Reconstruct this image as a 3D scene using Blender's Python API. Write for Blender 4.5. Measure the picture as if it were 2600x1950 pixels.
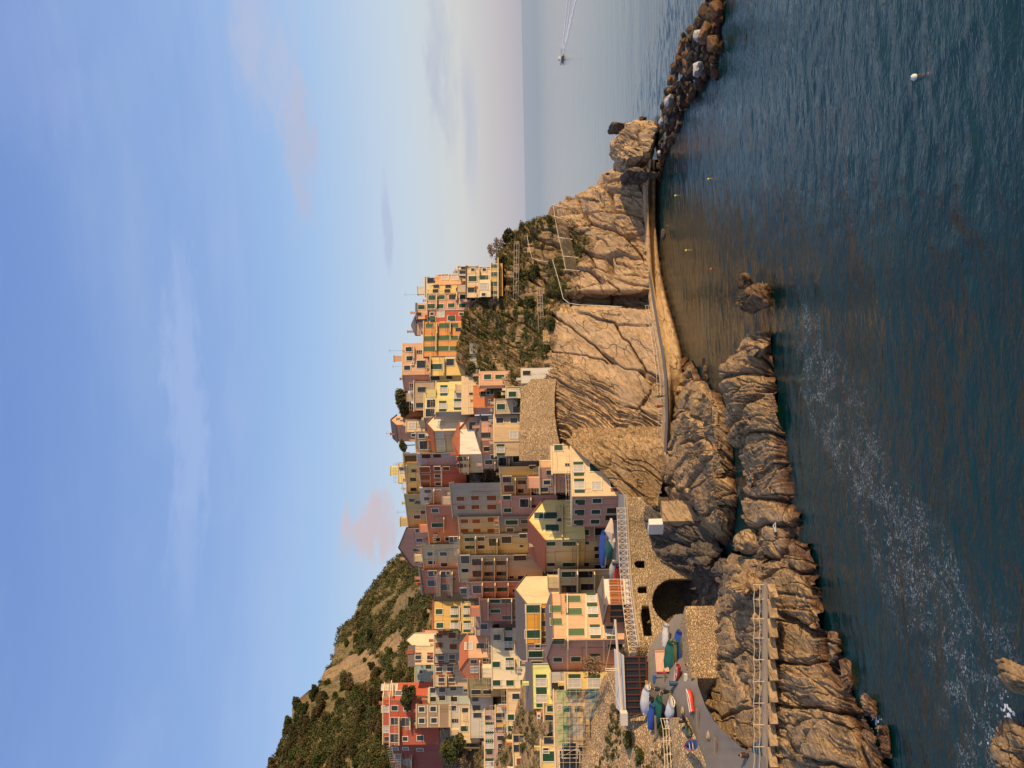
import bpy, bmesh, math, random
import numpy as np
from mathutils import Vector, Matrix
random.seed(7); RNG = np.random.default_rng(11)
for o in list(bpy.data.objects): bpy.data.objects.remove(o)
SC = bpy.context.scene; COL = SC.collection
R = math.radians
# ------------------------------------------------------------------ camera (photo is turned on its side: world-up = image-left)
CAMH = 27.0; F = 1953.0
ROLL = math.atan(0.02); PITCH = math.atan(42.0/F)
cam_d = bpy.data.cameras.new('camera'); cam = bpy.data.objects.new('camera', cam_d); COL.objects.link(cam)
cam_d.sensor_fit = 'HORIZONTAL'; cam_d.sensor_width = 36.0; cam_d.lens = 36.0*F/2600.0
cam_d.clip_start = 0.5; cam_d.clip_end = 80000
_fwd = Vector((0, math.cos(PITCH), math.sin(PITCH))); _up = Vector((0, -math.sin(PITCH), math.cos(PITCH))); _rt = Vector((1, 0, 0))
cr, sr = math.cos(ROLL), math.sin(ROLL)
UR = _rt*cr - _up*sr      # upright-picture right
UU = _rt*sr + _up*cr      # upright-picture up
# picture right = -upright up ; picture up = upright right
_m = Matrix((-UU, UR, -_fwd)).transposed().to_4x4(); _m.translation = Vector((0, 0, CAMH))
cam.matrix_world = _m
SC.camera = cam
# ------------------------------------------------------------------ sun + exposure
SUN_AZ, SUN_EL = 64.0, 15.0     # degrees to the right of straight-behind-the-camera, degrees above the horizon
S_DIR = Vector((math.sin(R(SUN_AZ))*math.cos(R(SUN_EL)), -math.cos(R(SUN_AZ))*math.cos(R(SUN_EL)), math.sin(R(SUN_EL))))
sd = bpy.data.lights.new('sun', 'SUN'); sd.energy = 5.0; sd.angle = R(0.6); sd.color = (1.0, 0.695, 0.36)
so = bpy.data.objects.new('sun', sd); COL.objects.link(so)
so.rotation_euler = S_DIR.to_track_quat('Z', 'Y').to_euler()
SC.view_settings.view_transform = 'Standard'; SC.view_settings.look = 'None'
SC.view_settings.exposure = 0.06; SC.view_settings.gamma = 1.0; SC.view_settings.use_curve_mapping = False
# ------------------------------------------------------------------ node helpers
class NT:
    def __init__(s, nt): s.nt = nt; s.n = nt.nodes; s.l = nt.links
    def new(s, t, **k):
        n = s.n.new(t)
        for a, b in k.items(): setattr(n, a, b)
        return n
    def link(s, a, b): s.l.new(a, b)
    def setin(s, inp, v):
        if isinstance(v, bpy.types.NodeSocket): s.l.new(v, inp)
        else: inp.default_value = v
    def math(s, op, a, b=None, c=None, clamp=False):
        n = s.n.new('ShaderNodeMath'); n.operation = op; n.use_clamp = clamp
        s.setin(n.inputs[0], a)
        if b is not None: s.setin(n.inputs[1], b)
        if c is not None: s.setin(n.inputs[2], c)
        return n.outputs[0]
    def mix(s, f, a, b, blend='MIX'):
        n = s.n.new('ShaderNodeMix'); n.data_type = 'RGBA'; n.blend_type = blend
        s.setin(n.inputs[0], f); s.setin(n.inputs[6], a if isinstance(a, bpy.types.NodeSocket) else (*a, 1)); s.setin(n.inputs[7], b if isinstance(b, bpy.types.NodeSocket) else (*b, 1))
        return n.outputs[2]
    def ramp(s, f, pts, interp='LINEAR'):
        n = s.n.new('ShaderNodeValToRGB'); n.color_ramp.interpolation = interp
        e = n.color_ramp.elements
        while len(e) < len(pts): e.new(0.5)
        for i, (p, c) in enumerate(pts):
            e[i].position = p; e[i].color = (*c, 1) if len(c) == 3 else c
        s.setin(n.inputs[0], f); return n.outputs[0]
    def sstep(s, v, a, b):
        n = s.n.new('ShaderNodeMapRange'); n.interpolation_type = 'SMOOTHSTEP'
        s.setin(n.inputs[0], v); n.inputs[1].default_value = a; n.inputs[2].default_value = b
        return n.outputs[0]
    def noise(s, vec, scale, detail=4, rough=0.55, dist=0.0):
        n = s.n.new('ShaderNodeTexNoise'); s.setin(n.inputs['Vector'], vec)
        n.inputs['Scale'].default_value = scale; n.inputs['Detail'].default_value = detail
        n.inputs['Roughness'].default_value = rough; n.inputs['Distortion'].default_value = dist
        return n.outputs[0]
    def voro(s, vec, scale, feature='F1', out=0, rand=1.0):
        n = s.n.new('ShaderNodeTexVoronoi'); n.feature = feature; s.setin(n.inputs['Vector'], vec)
        n.inputs['Scale'].default_value = scale; n.inputs['Randomness'].default_value = rand
        return n.outputs[out]
    def mapping(s, vec, scale=(1, 1, 1), rot=(0, 0, 0), loc=(0, 0, 0)):
        n = s.n.new('ShaderNodeMapping'); s.setin(n.inputs[0], vec)
        n.inputs['Scale'].default_value = scale; n.inputs['Rotation'].default_value = rot; n.inputs['Location'].default_value = loc
        return n.outputs[0]
    def pos(s): return s.n.new('ShaderNodeNewGeometry').outputs['Position']
    def sep(s, v):
        n = s.n.new('ShaderNodeSeparateXYZ'); s.setin(n.inputs[0], v); return n.outputs
    def comb(s, x, y, z):
        n = s.n.new('ShaderNodeCombineXYZ')
        for i, v in enumerate((x, y, z)): s.setin(n.inputs[i], v)
        return n.outputs[0]
    def bump(s, h, strength=0.5, dist=0.1, normal=None):
        n = s.n.new('ShaderNodeBump'); s.setin(n.inputs['Height'], h)
        n.inputs['Strength'].default_value = strength; n.inputs['Distance'].default_value = dist
        if normal is not None: s.link(normal, n.inputs['Normal'])
        return n.outputs[0]
# ------------------------------------------------------------------ sky
wd = bpy.data.worlds.new('World'); SC.world = wd; wd.use_nodes = True
t = NT(wd.node_tree); t.n.clear()
outw = t.new('ShaderNodeOutputWorld'); bg = t.new('ShaderNodeBackground')
sky = t.new('ShaderNodeTexSky'); sky.sky_type = 'NISHITA'; sky.sun_disc = False
sky.sun_elevation = R(SUN_EL); sky.sun_rotation = math.atan2(S_DIR.x, S_DIR.y)
sky.air_density = 1.0; sky.dust_density = 1.2; sky.ozone_density = 2.0
tc = t.new('ShaderNodeTexCoord').outputs['Generated']
sx, sy, sz = t.sep(tc)
el = t.math('MULTIPLY', t.math('ARCSINE', sz), 57.3)
az = t.math('MULTIPLY', t.math('ARCTAN2', sx, sy), 57.3)
v2 = t.comb(az, t.math('MULTIPLY', el, 4.0), 0.0)
n1 = t.noise(t.mapping(v2, (0.13, 0.10, 1)), 1.0, 7, 0.62, 1.2)
n2 = t.noise(t.mapping(v2, (0.02, 0.028, 1), loc=(3, 5, 0)), 1.0, 5, 0.6, 0.3)
SKYK = 8.6    # background strength below is 0.12
def k(c): return tuple(SKYK*x for x in c)
# clear-air colours by elevation, laid over the physical sky (haze near the horizon)
def gauss(v, c, w): 
    d = t.math('DIVIDE', t.math('SUBTRACT', v, c), w)
    return t.math('EXPONENT', t.math('MULTIPLY', t.math('MULTIPLY', d, d), -1.0))
grad = t.ramp(t.math('DIVIDE', el, 50.0, clamp=True), [
    (0.0, k((0.45, 0.43, 0.48))), (0.035, k((0.53, 0.50, 0.53))), (0.09, k((0.62, 0.62, 0.61))), (0.17, k((0.55, 0.64, 0.73))),
    (0.31, k((0.35, 0.52, 0.79))), (0.42, k((0.255, 0.405, 0.73))), (0.70, k((0.165, 0.285, 0.62))), (1.0, k((0.30, 0.42, 0.70)))])
c0 = t.mix(0.92, sky.outputs[0], grad)
dsun = t.math('ADD', t.math('ADD', t.math('MULTIPLY', sx, S_DIR.x), t.math('MULTIPLY', sy, S_DIR.y)), t.math('MULTIPLY', sz, S_DIR.z))
c0 = t.mix(t.math('MULTIPLY', t.sstep(dsun, 0.1, 1.0), 0.45), c0, k((0.95, 0.80, 0.66)))     # bright haze round the sun, behind the camera
veil = t.math('MULTIPLY', t.sstep(n2, 0.42, 0.80), 0.28)
c1 = t.mix(veil, c0, k((0.50, 0.58, 0.76)))
wp = t.new('ShaderNodeTexNoise'); t.link(v2, wp.inputs['Vector']); wp.inputs['Scale'].default_value = 0.16; wp.inputs['Detail'].default_value = 6; wp.inputs['Roughness'].default_value = 0.62
wr, wg, wb = t.sep(wp.outputs[1])
azw = t.math('ADD', az, t.math('MULTIPLY', t.math('SUBTRACT', wr, 0.5), 9.0)); elw = t.math('ADD', el, t.math('MULTIPLY', t.math('SUBTRACT', wg, 0.5), 5.0))
def cloud(base, azc, elc, wa, we, col, amt, lo, hi, nn=n1):
    g = t.math('MULTIPLY', gauss(azw if we > 1.2 else az, azc, wa), gauss(elw if we > 1.2 else el, elc, we))
    m = t.math('MULTIPLY', t.sstep(t.math('MULTIPLY', g, t.math('ADD', t.math('MULTIPLY', nn, 1.5), 0.2)), lo, hi), amt)
    return t.mix(m, base, k(col))
c1 = cloud(c1, 17, 15.6, 8.5, 1.6, (0.44, 0.47, 0.62), 0.8, 0.40, 1.0)
c1 = cloud(c1, 24, 17.0, 7, 3.2, (0.47, 0.50, 0.65), 0.6, 0.38, 1.1)
c1 = cloud(c1, -10.6, 11.4, 2.9, 2.1, (0.56, 0.49, 0.54), 0.95, 0.30, 0.80)
c1 = cloud(c1, 22, 5.6, 9, 1.3, (0.44, 0.48, 0.58), 0.75, 0.35, 1.2)
c1 = cloud(c1, 19, 3.8, 9, 0.9, (0.45, 0.48, 0.58), 0.7, 0.40, 1.15)
c1 = cloud(c1, 12, 10, 5, 0.5, (0.40, 0.46, 0.62), 0.55, 0.40, 0.8)
c1 = cloud(c1, 24, 32, 10, 5, (0.36, 0.43, 0.70), 0.35, 0.35, 1.2, n2)
c1 = cloud(c1, -2, 24, 18, 1.6, (0.42, 0.52, 0.78), 0.35, 0.35, 0.9, n2)
t.setin(bg.inputs[0], c1); bg.inputs[1].default_value = 0.12
t.link(bg.outputs[0], outw.inputs[0])
SC.cycles.use_denoising = True
try:
    SC.cycles.max_bounces = 6; SC.cycles.diffuse_bounces = 3; SC.cycles.glossy_bounces = 3; SC.cycles.transmission_bounces = 2
    SC.cycles.use_adaptive_sampling = True
except Exception: pass
# ------------------------------------------------------------------ picture <-> world
def ray(x, y):
    u, v = 975.0-y, 1300.0-x
    d = UR*u + UU*v + _fwd*F
    return d/d.y
def P(x, y, D):
    d = ray(x, y); return Vector((d.x*D, D, CAMH + d.z*D))
def PZ(x, y, z=0.0):
    d = ray(x, y); D = (z-CAMH)/d.z; return Vector((d.x*D, D, z))
def Pn(x, y, D):
    u = 975.0-y; v = 1300.0-x
    d = np.outer(u, np.array(UR)) + np.outer(v, np.array(UU)) + np.array(_fwd)*F
    d = d/d[:, 1:2]; q = d*D[:, None]; q[:, 2] += CAMH
    return q
# ------------------------------------------------------------------ object helpers
ORG = {}
def tag(o, label=None, cat=None, group=None, kind=None):
    if label: o['label'] = label
    if cat: o['category'] = cat
    if group: o['group'] = group
    if kind: o['kind'] = kind
    return o
def thing(name, label, cat, loc=(0, 0, 0), group=None):
    o = bpy.data.objects.new(name, None); COL.objects.link(o); o.location = loc; o.empty_display_size = 0.5
    ORG[o.name] = Vector(loc); return tag(o, label, cat, group)
class MB:
    def __init__(s): s.v = []; s.f = []; s.m = []
    def add(s, vs, fs, mi=0):
        b = len(s.v); s.v += [tuple(q) for q in vs]
        for f in fs: s.f.append(tuple(b+i for i in f)); s.m.append(mi)
    def box(s, c, ux, uy, uz, mi=0):      # centre and three half-axis vectors
        c = Vector(c); vs = [c+ux*a+uy*b+uz*d for a in (-1, 1) for b in (-1, 1) for d in (-1, 1)]
        s.add(vs, [(0, 1, 3, 2), (4, 6, 7, 5), (0, 4, 5, 1), (2, 3, 7, 6), (0, 2, 6, 4), (1, 5, 7, 3)], mi)
    def abox(s, c, sx, sy, sz, mi=0): s.box(c, Vector((sx/2, 0, 0)), Vector((0, sy/2, 0)), Vector((0, 0, sz/2)), mi)
    def prism(s, pts, z0, z1, mi=0):
        n = len(pts); vs = [(p[0], p[1], z0) for p in pts]+[(p[0], p[1], z1) for p in pts]
        s.add(vs, [tuple(range(n))[::-1], tuple(range(n, 2*n))]+[(i, (i+1) % n, n+(i+1) % n, n+i) for i in range(n)], mi)
    def bar(s, a, b, r, mi=0, n=5):
        a = Vector(a); b = Vector(b); d = b-a
        if d.length < 1e-6: return
        d.normalize(); e = d.orthogonal().normalized(); g = d.cross(e)
        vs = [q+(e*math.cos(2*math.pi*i/n)+g*math.sin(2*math.pi*i/n))*r for q in (a, b) for i in range(n)]
        s.add(vs, [(i, (i+1) % n, n+(i+1) % n, n+i) for i in range(n)]+[tuple(range(n))[::-1], tuple(range(n, 2*n))], mi)
    def line(s, pts, r, mi=0, n=5):
        for a, b in zip(pts[:-1], pts[1:]): s.bar(a, b, r, mi, n)
    def build(s, name, mats, parent=None, smooth=False, loc=None):
        org = Vector(loc) if loc is not None else (ORG[parent.name] if parent is not None else (Vector(s.v[0]) if s.v else Vector()))
        me = bpy.data.meshes.new(name); A = np.array(s.v, dtype=float).reshape(-1, 3)-np.array(org)
        me.from_pydata(A.tolist(), [], s.f)
        if not isinstance(mats, (list, tuple)): mats = [mats]
        for m in mats: me.materials.append(m)
        me.polygons.foreach_set('material_index', s.m)
        if smooth: me.polygons.foreach_set('use_smooth', [True]*len(s.f))
        me.update()
        o = bpy.data.objects.new(name, me); COL.objects.link(o)
        if parent is not None: o.parent = parent
        else: o.location = org
        ORG[o.name] = org
        return o
def npmesh(name, V, Fq, mats, parent=None, smooth=False, loc=(0, 0, 0), midx=None):
    me = bpy.data.meshes.new(name); V = np.asarray(V, dtype=np.float32); Fq = np.asarray(Fq, dtype=np.int32); k_ = Fq.shape[1]
    me.vertices.add(len(V)); me.vertices.foreach_set('co', (V-np.array(loc, dtype=np.float32)).ravel())
    me.loops.add(Fq.size); me.loops.foreach_set('vertex_index', Fq.ravel())
    me.polygons.add(len(Fq)); me.polygons.foreach_set('loop_start', np.arange(0, Fq.size, k_, dtype=np.int32))
    me.polygons.foreach_set('loop_total', np.full(len(Fq), k_, dtype=np.int32))
    if not isinstance(mats, (list, tuple)): mats = [mats]
    for m in mats: me.materials.append(m)
    if midx is not None: me.polygons.foreach_set('material_index', np.asarray(midx, dtype=np.int32))
    if smooth: me.polygons.foreach_set('use_smooth', np.ones(len(Fq), dtype=bool))
    me.update(calc_edges=True); me.validate()
    o = bpy.data.objects.new(name, me); COL.objects.link(o)
    if parent is not None: o.parent = parent
    else: o.location = loc
    ORG[o.name] = Vector(loc); return o
# ------------------------------------------------------------------ numpy noise
def _h(ix, iy, iz, s=0):
    h = (ix*374761393 + iy*668265263 + iz*2147483647 + s*1274126177) & 0xffffffff
    h = ((h ^ (h >> 13))*1274126177) & 0xffffffff
    h = ((h ^ (h >> 16))*2246822519) & 0xffffffff
    return ((h ^ (h >> 15)) & 0xffffff)/float(0xffffff)
def vnoise(p, s=0):
    p = np.asarray(p); i = np.floor(p).astype(np.int64); f = p-i; f = f*f*(3-2*f); r = 0
    for a in (0, 1):
        wx = f[:, 0] if a else 1-f[:, 0]
        for b in (0, 1):
            wy = f[:, 1] if b else 1-f[:, 1]
            for c in (0, 1):
                wz = f[:, 2] if c else 1-f[:, 2]
                r = r + wx*wy*wz*_h(i[:, 0]+a, i[:, 1]+b, i[:, 2]+c, s)
    return r*2-1
def fbm(p, o=4, s=0):
    r = 0; a = 1.0; q = np.array(p); tot = 0
    for k_ in range(o): r = r + a*vnoise(q, s+k_); tot += a; a *= 0.5; q = q*2.03+13.7
    return r/tot
def vedge(p, s=0):      # distance between the two nearest cell seeds, and the cell's own number
    i = np.floor(p).astype(np.int64); d1 = np.full(len(p), 9.0); d2 = np.full(len(p), 9.0); cid = np.zeros(len(p))
    for a in (-1, 0, 1):
        for b in (-1, 0, 1):
            for c in (-1, 0, 1):
                j = i+np.array((a, b, c))
                sx_ = j[:, 0]+_h(j[:, 0], j[:, 1], j[:, 2], s+1); sy_ = j[:, 1]+_h(j[:, 0], j[:, 1], j[:, 2], s+2); sz_ = j[:, 2]+_h(j[:, 0], j[:, 1], j[:, 2], s+3)
                d = np.sqrt((p[:, 0]-sx_)**2+(p[:, 1]-sy_)**2+(p[:, 2]-sz_)**2)
                cl = d < d1
                d2 = np.where(cl, d1, np.minimum(d2, d)); cid = np.where(cl, _h(j[:, 0], j[:, 1], j[:, 2], s+9), cid); d1 = np.where(cl, d, d1)
    return d2-d1, cid
SN = np.array((0.72, 0.30, -0.62)); SN /= np.linalg.norm(SN)
ST = np.cross(SN, (0, 0, 1.0)); ST /= np.linalg.norm(ST); SB = np.cross(SN, ST)
def rock_disp(p, amp=1.0, big=1.0, strata=1.0, block=(1.3, 4.5), crack=0.5):
    """tilted slabs: every bed rises slowly and ends in a sharp step"""
    w = np.stack([fbm(p*0.2, 3, 31), fbm(p*0.2, 3, 41), fbm(p*0.2, 3, 51)], 1)*0.9+0.16*fbm(p*1.3, 3, 57)[:, None]
    q = p+w; s_ = q@SN; t_ = q@ST; b_ = q@SB
    d = big*(1.3*fbm(p*0.09, 3, 3)+0.5*fbm(p*0.3, 3, 7))
    e, cid = vedge(np.stack([s_/block[0], t_/block[1], b_/block[1]], 1), 5)
    f1 = (s_/(block[0]*0.9)+2.3*cid) % 1.0
    d = d + crack*(0.75*(cid-0.5)+0.75*(f1-0.5)) - crack*0.5*np.exp(-(e/0.03)**2)
    e0, cid0 = vedge(np.stack([s_/4.6, t_/15, b_/13], 1), 65)
    d = d + crack*(1.3*(cid0-0.5)-1.5*np.exp(-(e0/0.045)**2))
    e2, cid2 = vedge(np.stack([s_/0.5, t_/2.6, b_/2.2], 1), 15)
    f2 = (s_/0.42+1.7*cid2) % 1.0
    m = np.clip(fbm(p*0.13, 2, 77)*2.8+0.55, 0.1, 1)*strata
    d = d + m*(0.24*(cid2-0.5)+0.22*(f2-0.5)) + 0.09*fbm(p*2.2, 3, 19)
    return d*amp
def interp_grid(cols, ny, nx, smooth=2):
    """cols: list of (y, [(x, D), ...]); returns px-x, px-y, depth on a (ny, nx) grid"""
    K = len(cols); Y = np.array([c[0] for c in cols], float)
    tx = np.linspace(0, 1, nx); A = []; Dm = []
    for y_, pts in cols:
        s_ = np.linspace(0, 1, len(pts)); A.append(np.interp(tx, s_, [p[0] for p in pts])); Dm.append(np.interp(tx, s_, [p[1] for p in pts]))
    A = np.array(A); Dm = np.array(Dm); order = np.argsort(Y); Ys = Y[order]
    yy = np.linspace(Ys[0], Ys[-1], ny)
    X = np.stack([np.interp(yy, Ys, A[order, j]) for j in range(nx)], 1); DD = np.stack([np.interp(yy, Ys, Dm[order, j]) for j in range(nx)], 1)
    for _ in range(smooth):
        for M in (DD,):
            M[1:-1] = (M[:-2]+2*M[1:-1]+M[2:])/4; M[:, 1:-1] = (M[:, :-2]+2*M[:, 1:-1]+M[:, 2:])/4
    return X, np.repeat(yy[:, None], nx, 1), DD
def grid_faces(ny, nx):
    i = np.arange(ny-1)[:, None]*nx+np.arange(nx-1)[None, :]
    return np.stack([i, i+1, i+nx+1, i+nx], -1).reshape(-1, 4)
def gnormals(V, ny, nx):
    G = V.reshape(ny, nx, 3); a = np.gradient(G, axis=0); b = np.gradient(G, axis=1); n = np.cross(a, b)
    n /= (np.linalg.norm(n, axis=2, keepdims=True)+1e-9); n = n.reshape(-1, 3)
    return n
def loft(name, cols, ny, nx, mat, disp=None, back=None, smooth=6, shade=False, fade=0):
    X, Y, DD = interp_grid(cols, ny, nx, smooth)
    V = Pn(X.ravel(), Y.ravel(), DD.ravel()); V[:, 2] = np.maximum(V[:, 2], -1.5)
    if disp is not None:
        N = gnormals(V, ny, nx)
        flip = np.sign(np.sum(N*(np.array((0, 0, CAMH))-V), 1)); N = N*flip[:, None]
        d = disp(V)
        V = V+N*d[:, None]
    if back is not None:      # continue the top edge away from the sea so the ground has a body
        G = V.reshape(ny, nx, 3); rows = [G]
        for dist, dz in back:
            e = G[:, -1:, :].copy(); e[:, :, 1] += dist; e[:, :, 0] -= dist*0.1; e[:, :, 2] += dz; rows.append(e)
        G = np.concatenate(rows, 1); nx = G.shape[1]; V = G.reshape(-1, 3)
    o = npmesh(name, V, grid_faces(ny, nx)[:, ::-1], mat, smooth=shade)
    return o
# ------------------------------------------------------------------ materials
MATS = {}
def newmat(name):
    m = bpy.data.materials.new(name); m.use_nodes = True; t = NT(m.node_tree)
    b = t.n['Principled BSDF']; return m, t, b
def paint(name, col, rough=0.8, var=0.12, bump=0.15, scale=1.2, metal=0.0, spec=0.3):
    key = name
    if key in MATS: return MATS[key]
    m, t, b = newmat(name); p = t.pos()
    n = t.noise(p, scale, 5, 0.65); f = t.math('ADD', t.math('MULTIPLY', t.math('SUBTRACT', n, 0.5), 2*var), 1.0)
    c = t.mix(1.0, col, t.comb(f, f, f), 'MULTIPLY'); t.link(c, b.inputs['Base Color'])
    b.inputs['Roughness'].default_value = rough; b.inputs['Metallic'].default_value = metal
    b.inputs['Specular IOR Level'].default_value = spec
    if bump: t.link(t.bump(t.noise(p, scale*8, 3), bump, 0.02), b.inputs['Normal'])
    MATS[key] = m; return m
def stucco(col, old=0.5):
    key = 'stucco_%02x%02x%02x_%d' % (*(int(255*x) for x in col), int(old*10))
    if key in MATS: return MATS[key]
    m, t, b = newmat(key); p = t.pos()
    big = t.noise(p, 0.35, 6, 0.65); streak = t.noise(t.mapping(p, (1.6, 1.6, 0.16)), 1.0, 5, 0.7); fine = t.noise(p, 5.0, 4, 0.6)
    f = t.math('ADD', 0.80, t.math('ADD', t.math('MULTIPLY', big, 0.26), t.math('MULTIPLY', fine, 0.14)))
    c = t.mix(1.0, col, t.comb(f, f, f), 'MULTIPLY')
    dirt = t.math('MULTIPLY', t.sstep(streak, 0.48, 0.74), 0.3+0.45*old)
    c = t.mix(dirt, c, (0.22, 0.17, 0.12))
    patch = t.math('MULTIPLY', t.sstep(t.noise(t.mapping(p, (1, 1, 1), loc=(7, 3, 9)), 0.8, 6, 0.7), 0.60, 0.66), 0.55*old)
    c = t.mix(patch, c, tuple(min(1, 0.55*x+0.25) for x in col))
    t.link(c, b.inputs['Base Color']); b.inputs['Roughness'].default_value = 0.9; b.inputs['Specular IOR Level'].default_value = 0.15
    t.link(t.bump(t.math('ADD', fine, t.math('MULTIPLY', big, 3.0)), 0.25, 0.04), b.inputs['Normal'])
    MATS[key] = m; return m
def rubble(name, col, scale=2.2, dark=0.35):
    if name in MATS: return MATS[name]
    m, t, b = newmat(name); p = t.pos(); w = t.noise(p, 1.5, 3); wv = t.new('ShaderNodeTexNoise'); t.link(p, wv.inputs['Vector']); wv.inputs['Scale'].default_value = 1.1; wv.inputs['Detail'].default_value = 4
    sc_ = t.new('ShaderNodeVectorMath', operation='SCALE'); t.link(wv.outputs[1], sc_.inputs[0]); sc_.inputs['Scale'].default_value = 0.55
    ad = t.new('ShaderNodeVectorMath', operation='ADD'); t.link(t.mapping(p, (0.8, 0.8, 1.9)), ad.inputs[0]); t.link(sc_.outputs[0], ad.inputs[1]); q = ad.outputs[0]
    e = t.voro(q, scale, 'DISTANCE_TO_EDGE'); cid = t.voro(q, scale, 'F1', 1)
    hs = t.new('ShaderNodeSeparateColor'); t.link(cid, hs.inputs[0])
    f = t.math('ADD', 0.62, t.math('MULTIPLY', hs.outputs[0], 0.75))
    c = t.mix(1.0, col, t.comb(f, t.math('MULTIPLY', f, 0.98), t.math('MULTIPLY', f, 0.93)), 'MULTIPLY')
    c = t.mix(t.math('MULTIPLY', t.noise(p, 0.5, 5), 0.5), c, tuple(x*0.55 for x in col))
    mort = t.math('SUBTRACT', 1.0, t.sstep(e, 0.0, 0.09))
    c = t.mix(t.math('MULTIPLY', mort, 0.75), c, tuple(x*dark for x in col))
    plain = t.math('MULTIPLY', t.sstep(t.noise(p, 0.32, 5, 0.6), 0.47, 0.60), 0.75); c = t.mix(plain, c, t.mix(t.noise(p, 2.0, 5), tuple(x*0.55 for x in col), tuple(x*1.0 for x in col)))
    c = t.mix(t.math('MULTIPLY', t.sstep(t.noise(t.mapping(p, (1, 1, .3), loc=(4, 1, 2)), 0.5, 5), 0.55, 0.75), 0.5), c, (0.10, 0.085, 0.05))
    t.link(c, b.inputs['Base Color']); b.inputs['Roughness'].default_value = 0.95; b.inputs['Specular IOR Level'].default_value = 0.1
    h = t.math('ADD', t.sstep(e, 0.0, 0.16), t.math('ADD', t.math('MULTIPLY', hs.outputs[1], 0.6), t.math('MULTIPLY', t.noise(p, 6, 4), 0.5)))
    t.link(t.bump(h, 0.9, 0.16), b.inputs['Normal']); MATS[name] = m; return m
def rockmat(name, light, darkc, wet=True, bstr=0.9, sc=1.0, green=0.0, layk=1.0):
    if name in MATS: return MATS[name]
    m, t, b = newmat(name); p = t.pos()
    rot = (R(20), R(-42), R(12))
    q = t.mapping(p, (1, 1, 1), rot)
    w = t.noise(p, 0.4, 4)
    qs = t.mapping(q, (2.6*sc, 0.5*sc, 0.6*sc))
    lay = t.noise(qs, 1.0, 7, 0.68, 0.6)
    big = t.noise(p, 0.11*sc, 5, 0.6)
    fine = t.noise(p, 3.0*sc, 6, 0.7)
    qw = t.new('ShaderNodeVectorMath', operation='ADD'); t.link(t.mapping(q, (0.75*sc, 0.22*sc, 0.26*sc)), qw.inputs[0])
    wn = t.new('ShaderNodeTexNoise'); t.link(p, wn.inputs['Vector']); wn.inputs['Scale'].default_value = 0.5*sc; wn.inputs['Detail'].default_value = 4
    wv = t.new('ShaderNodeVectorMath', operation='SCALE'); t.link(wn.outputs[1], wv.inputs[0]); wv.inputs['Scale'].default_value = 0.9
    t.link(wv.outputs[0], qw.inputs[1])
    e1 = t.voro(qw.outputs[0], 1.0, 'DISTANCE_TO_EDGE')
    e2 = t.voro(qw.outputs[0], 3.1, 'DISTANCE_TO_EDGE')
    c = t.mix(t.sstep(big, 0.38, 0.66), light, tuple(0.70*a+0.30*b_ for a, b_ in zip(light, darkc)))
    c = t.mix(t.math('MULTIPLY', t.sstep(lay, 0.46, 0.70), 0.75*layk), c, darkc)
    lay2 = t.noise(t.mapping(q, (7.0*sc, 0.9*sc, 1.2*sc)), 1.0, 6, 0.75, 0.4)
    c = t.mix(t.math('MULTIPLY', t.math('SUBTRACT', 1.0, t.sstep(lay2, 0.34, 0.44)), t.math('MULTIPLY', t.sstep(t.noise(p, 0.13, 3), 0.42, 0.62), 0.85*layk)), c, tuple(x*0.45 for x in darkc))
    c = t.mix(t.math('MULTIPLY', t.sstep(fine, 0.58, 0.8), 0.35), c, tuple(min(1, x*1.5) for x in light))
    crk = t.math('MULTIPLY', t.math('SUBTRACT', 1.0, t.sstep(e1, 0.0, 0.04)), t.sstep(t.noise(p, 0.33*sc, 3), 0.42, 0.58)); crk2 = t.math('MULTIPLY', t.math('SUBTRACT', 1.0, t.sstep(e2, 0.0, 0.04)), t.math('MULTIPLY', t.sstep(w, 0.5, 0.66), 0.6))
    c = t.mix(t.math('MULTIPLY', t.math('MAXIMUM', crk, t.math('MULTIPLY', crk2, 0.6)), 0.75), c, tuple(x*0.35 for x in darkc))
    if green > 0:
        nz = t.sep(t.n.new('ShaderNodeNewGeometry').outputs['Normal'])[2]
        c = t.mix(t.math('MULTIPLY', t.sstep(t.noise(p, 0.6, 6, 0.7), 0.50, 0.62), green), c, (0.075, 0.085, 0.028))
    if wet:
        z = t.sep(p)[2]; zz = t.math('ADD', z, t.math('MULTIPLY', t.math('SUBTRACT', t.noise(p, 0.9, 5), 0.5), 1.6))
        alg = t.math('SUBTRACT', 1.0, t.sstep(zz, 0.5, 1.3)); blk = t.math('SUBTRACT', 1.0, t.sstep(zz, 0.0, 0.45))
        c = t.mix(t.math('MULTIPLY', alg, 0.75), c, (0.13, 0.055, 0.028)); c = t.mix(t.math('MULTIPLY', blk, 0.8), c, (0.03, 0.018, 0.013))
    t.link(c, b.inputs['Base Color']); b.inputs['Roughness'].default_value = 0.92; b.inputs['Specular IOR Level'].default_value = 0.15
    h = t.math('ADD', t.math('ADD', t.math('MULTIPLY', lay, 0.8), t.math('MULTIPLY', t.sstep(lay2, 0.34, 0.5), 0.45)), t.math('MULTIPLY', fine, 0.4))
    h = t.math('SUBTRACT', h, t.math('MULTIPLY', t.math('MAXIMUM', crk, crk2), 0.9))
    t.link(t.bump(h, bstr, 0.35), b.inputs['Normal']); MATS[name] = m; return m
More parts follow.
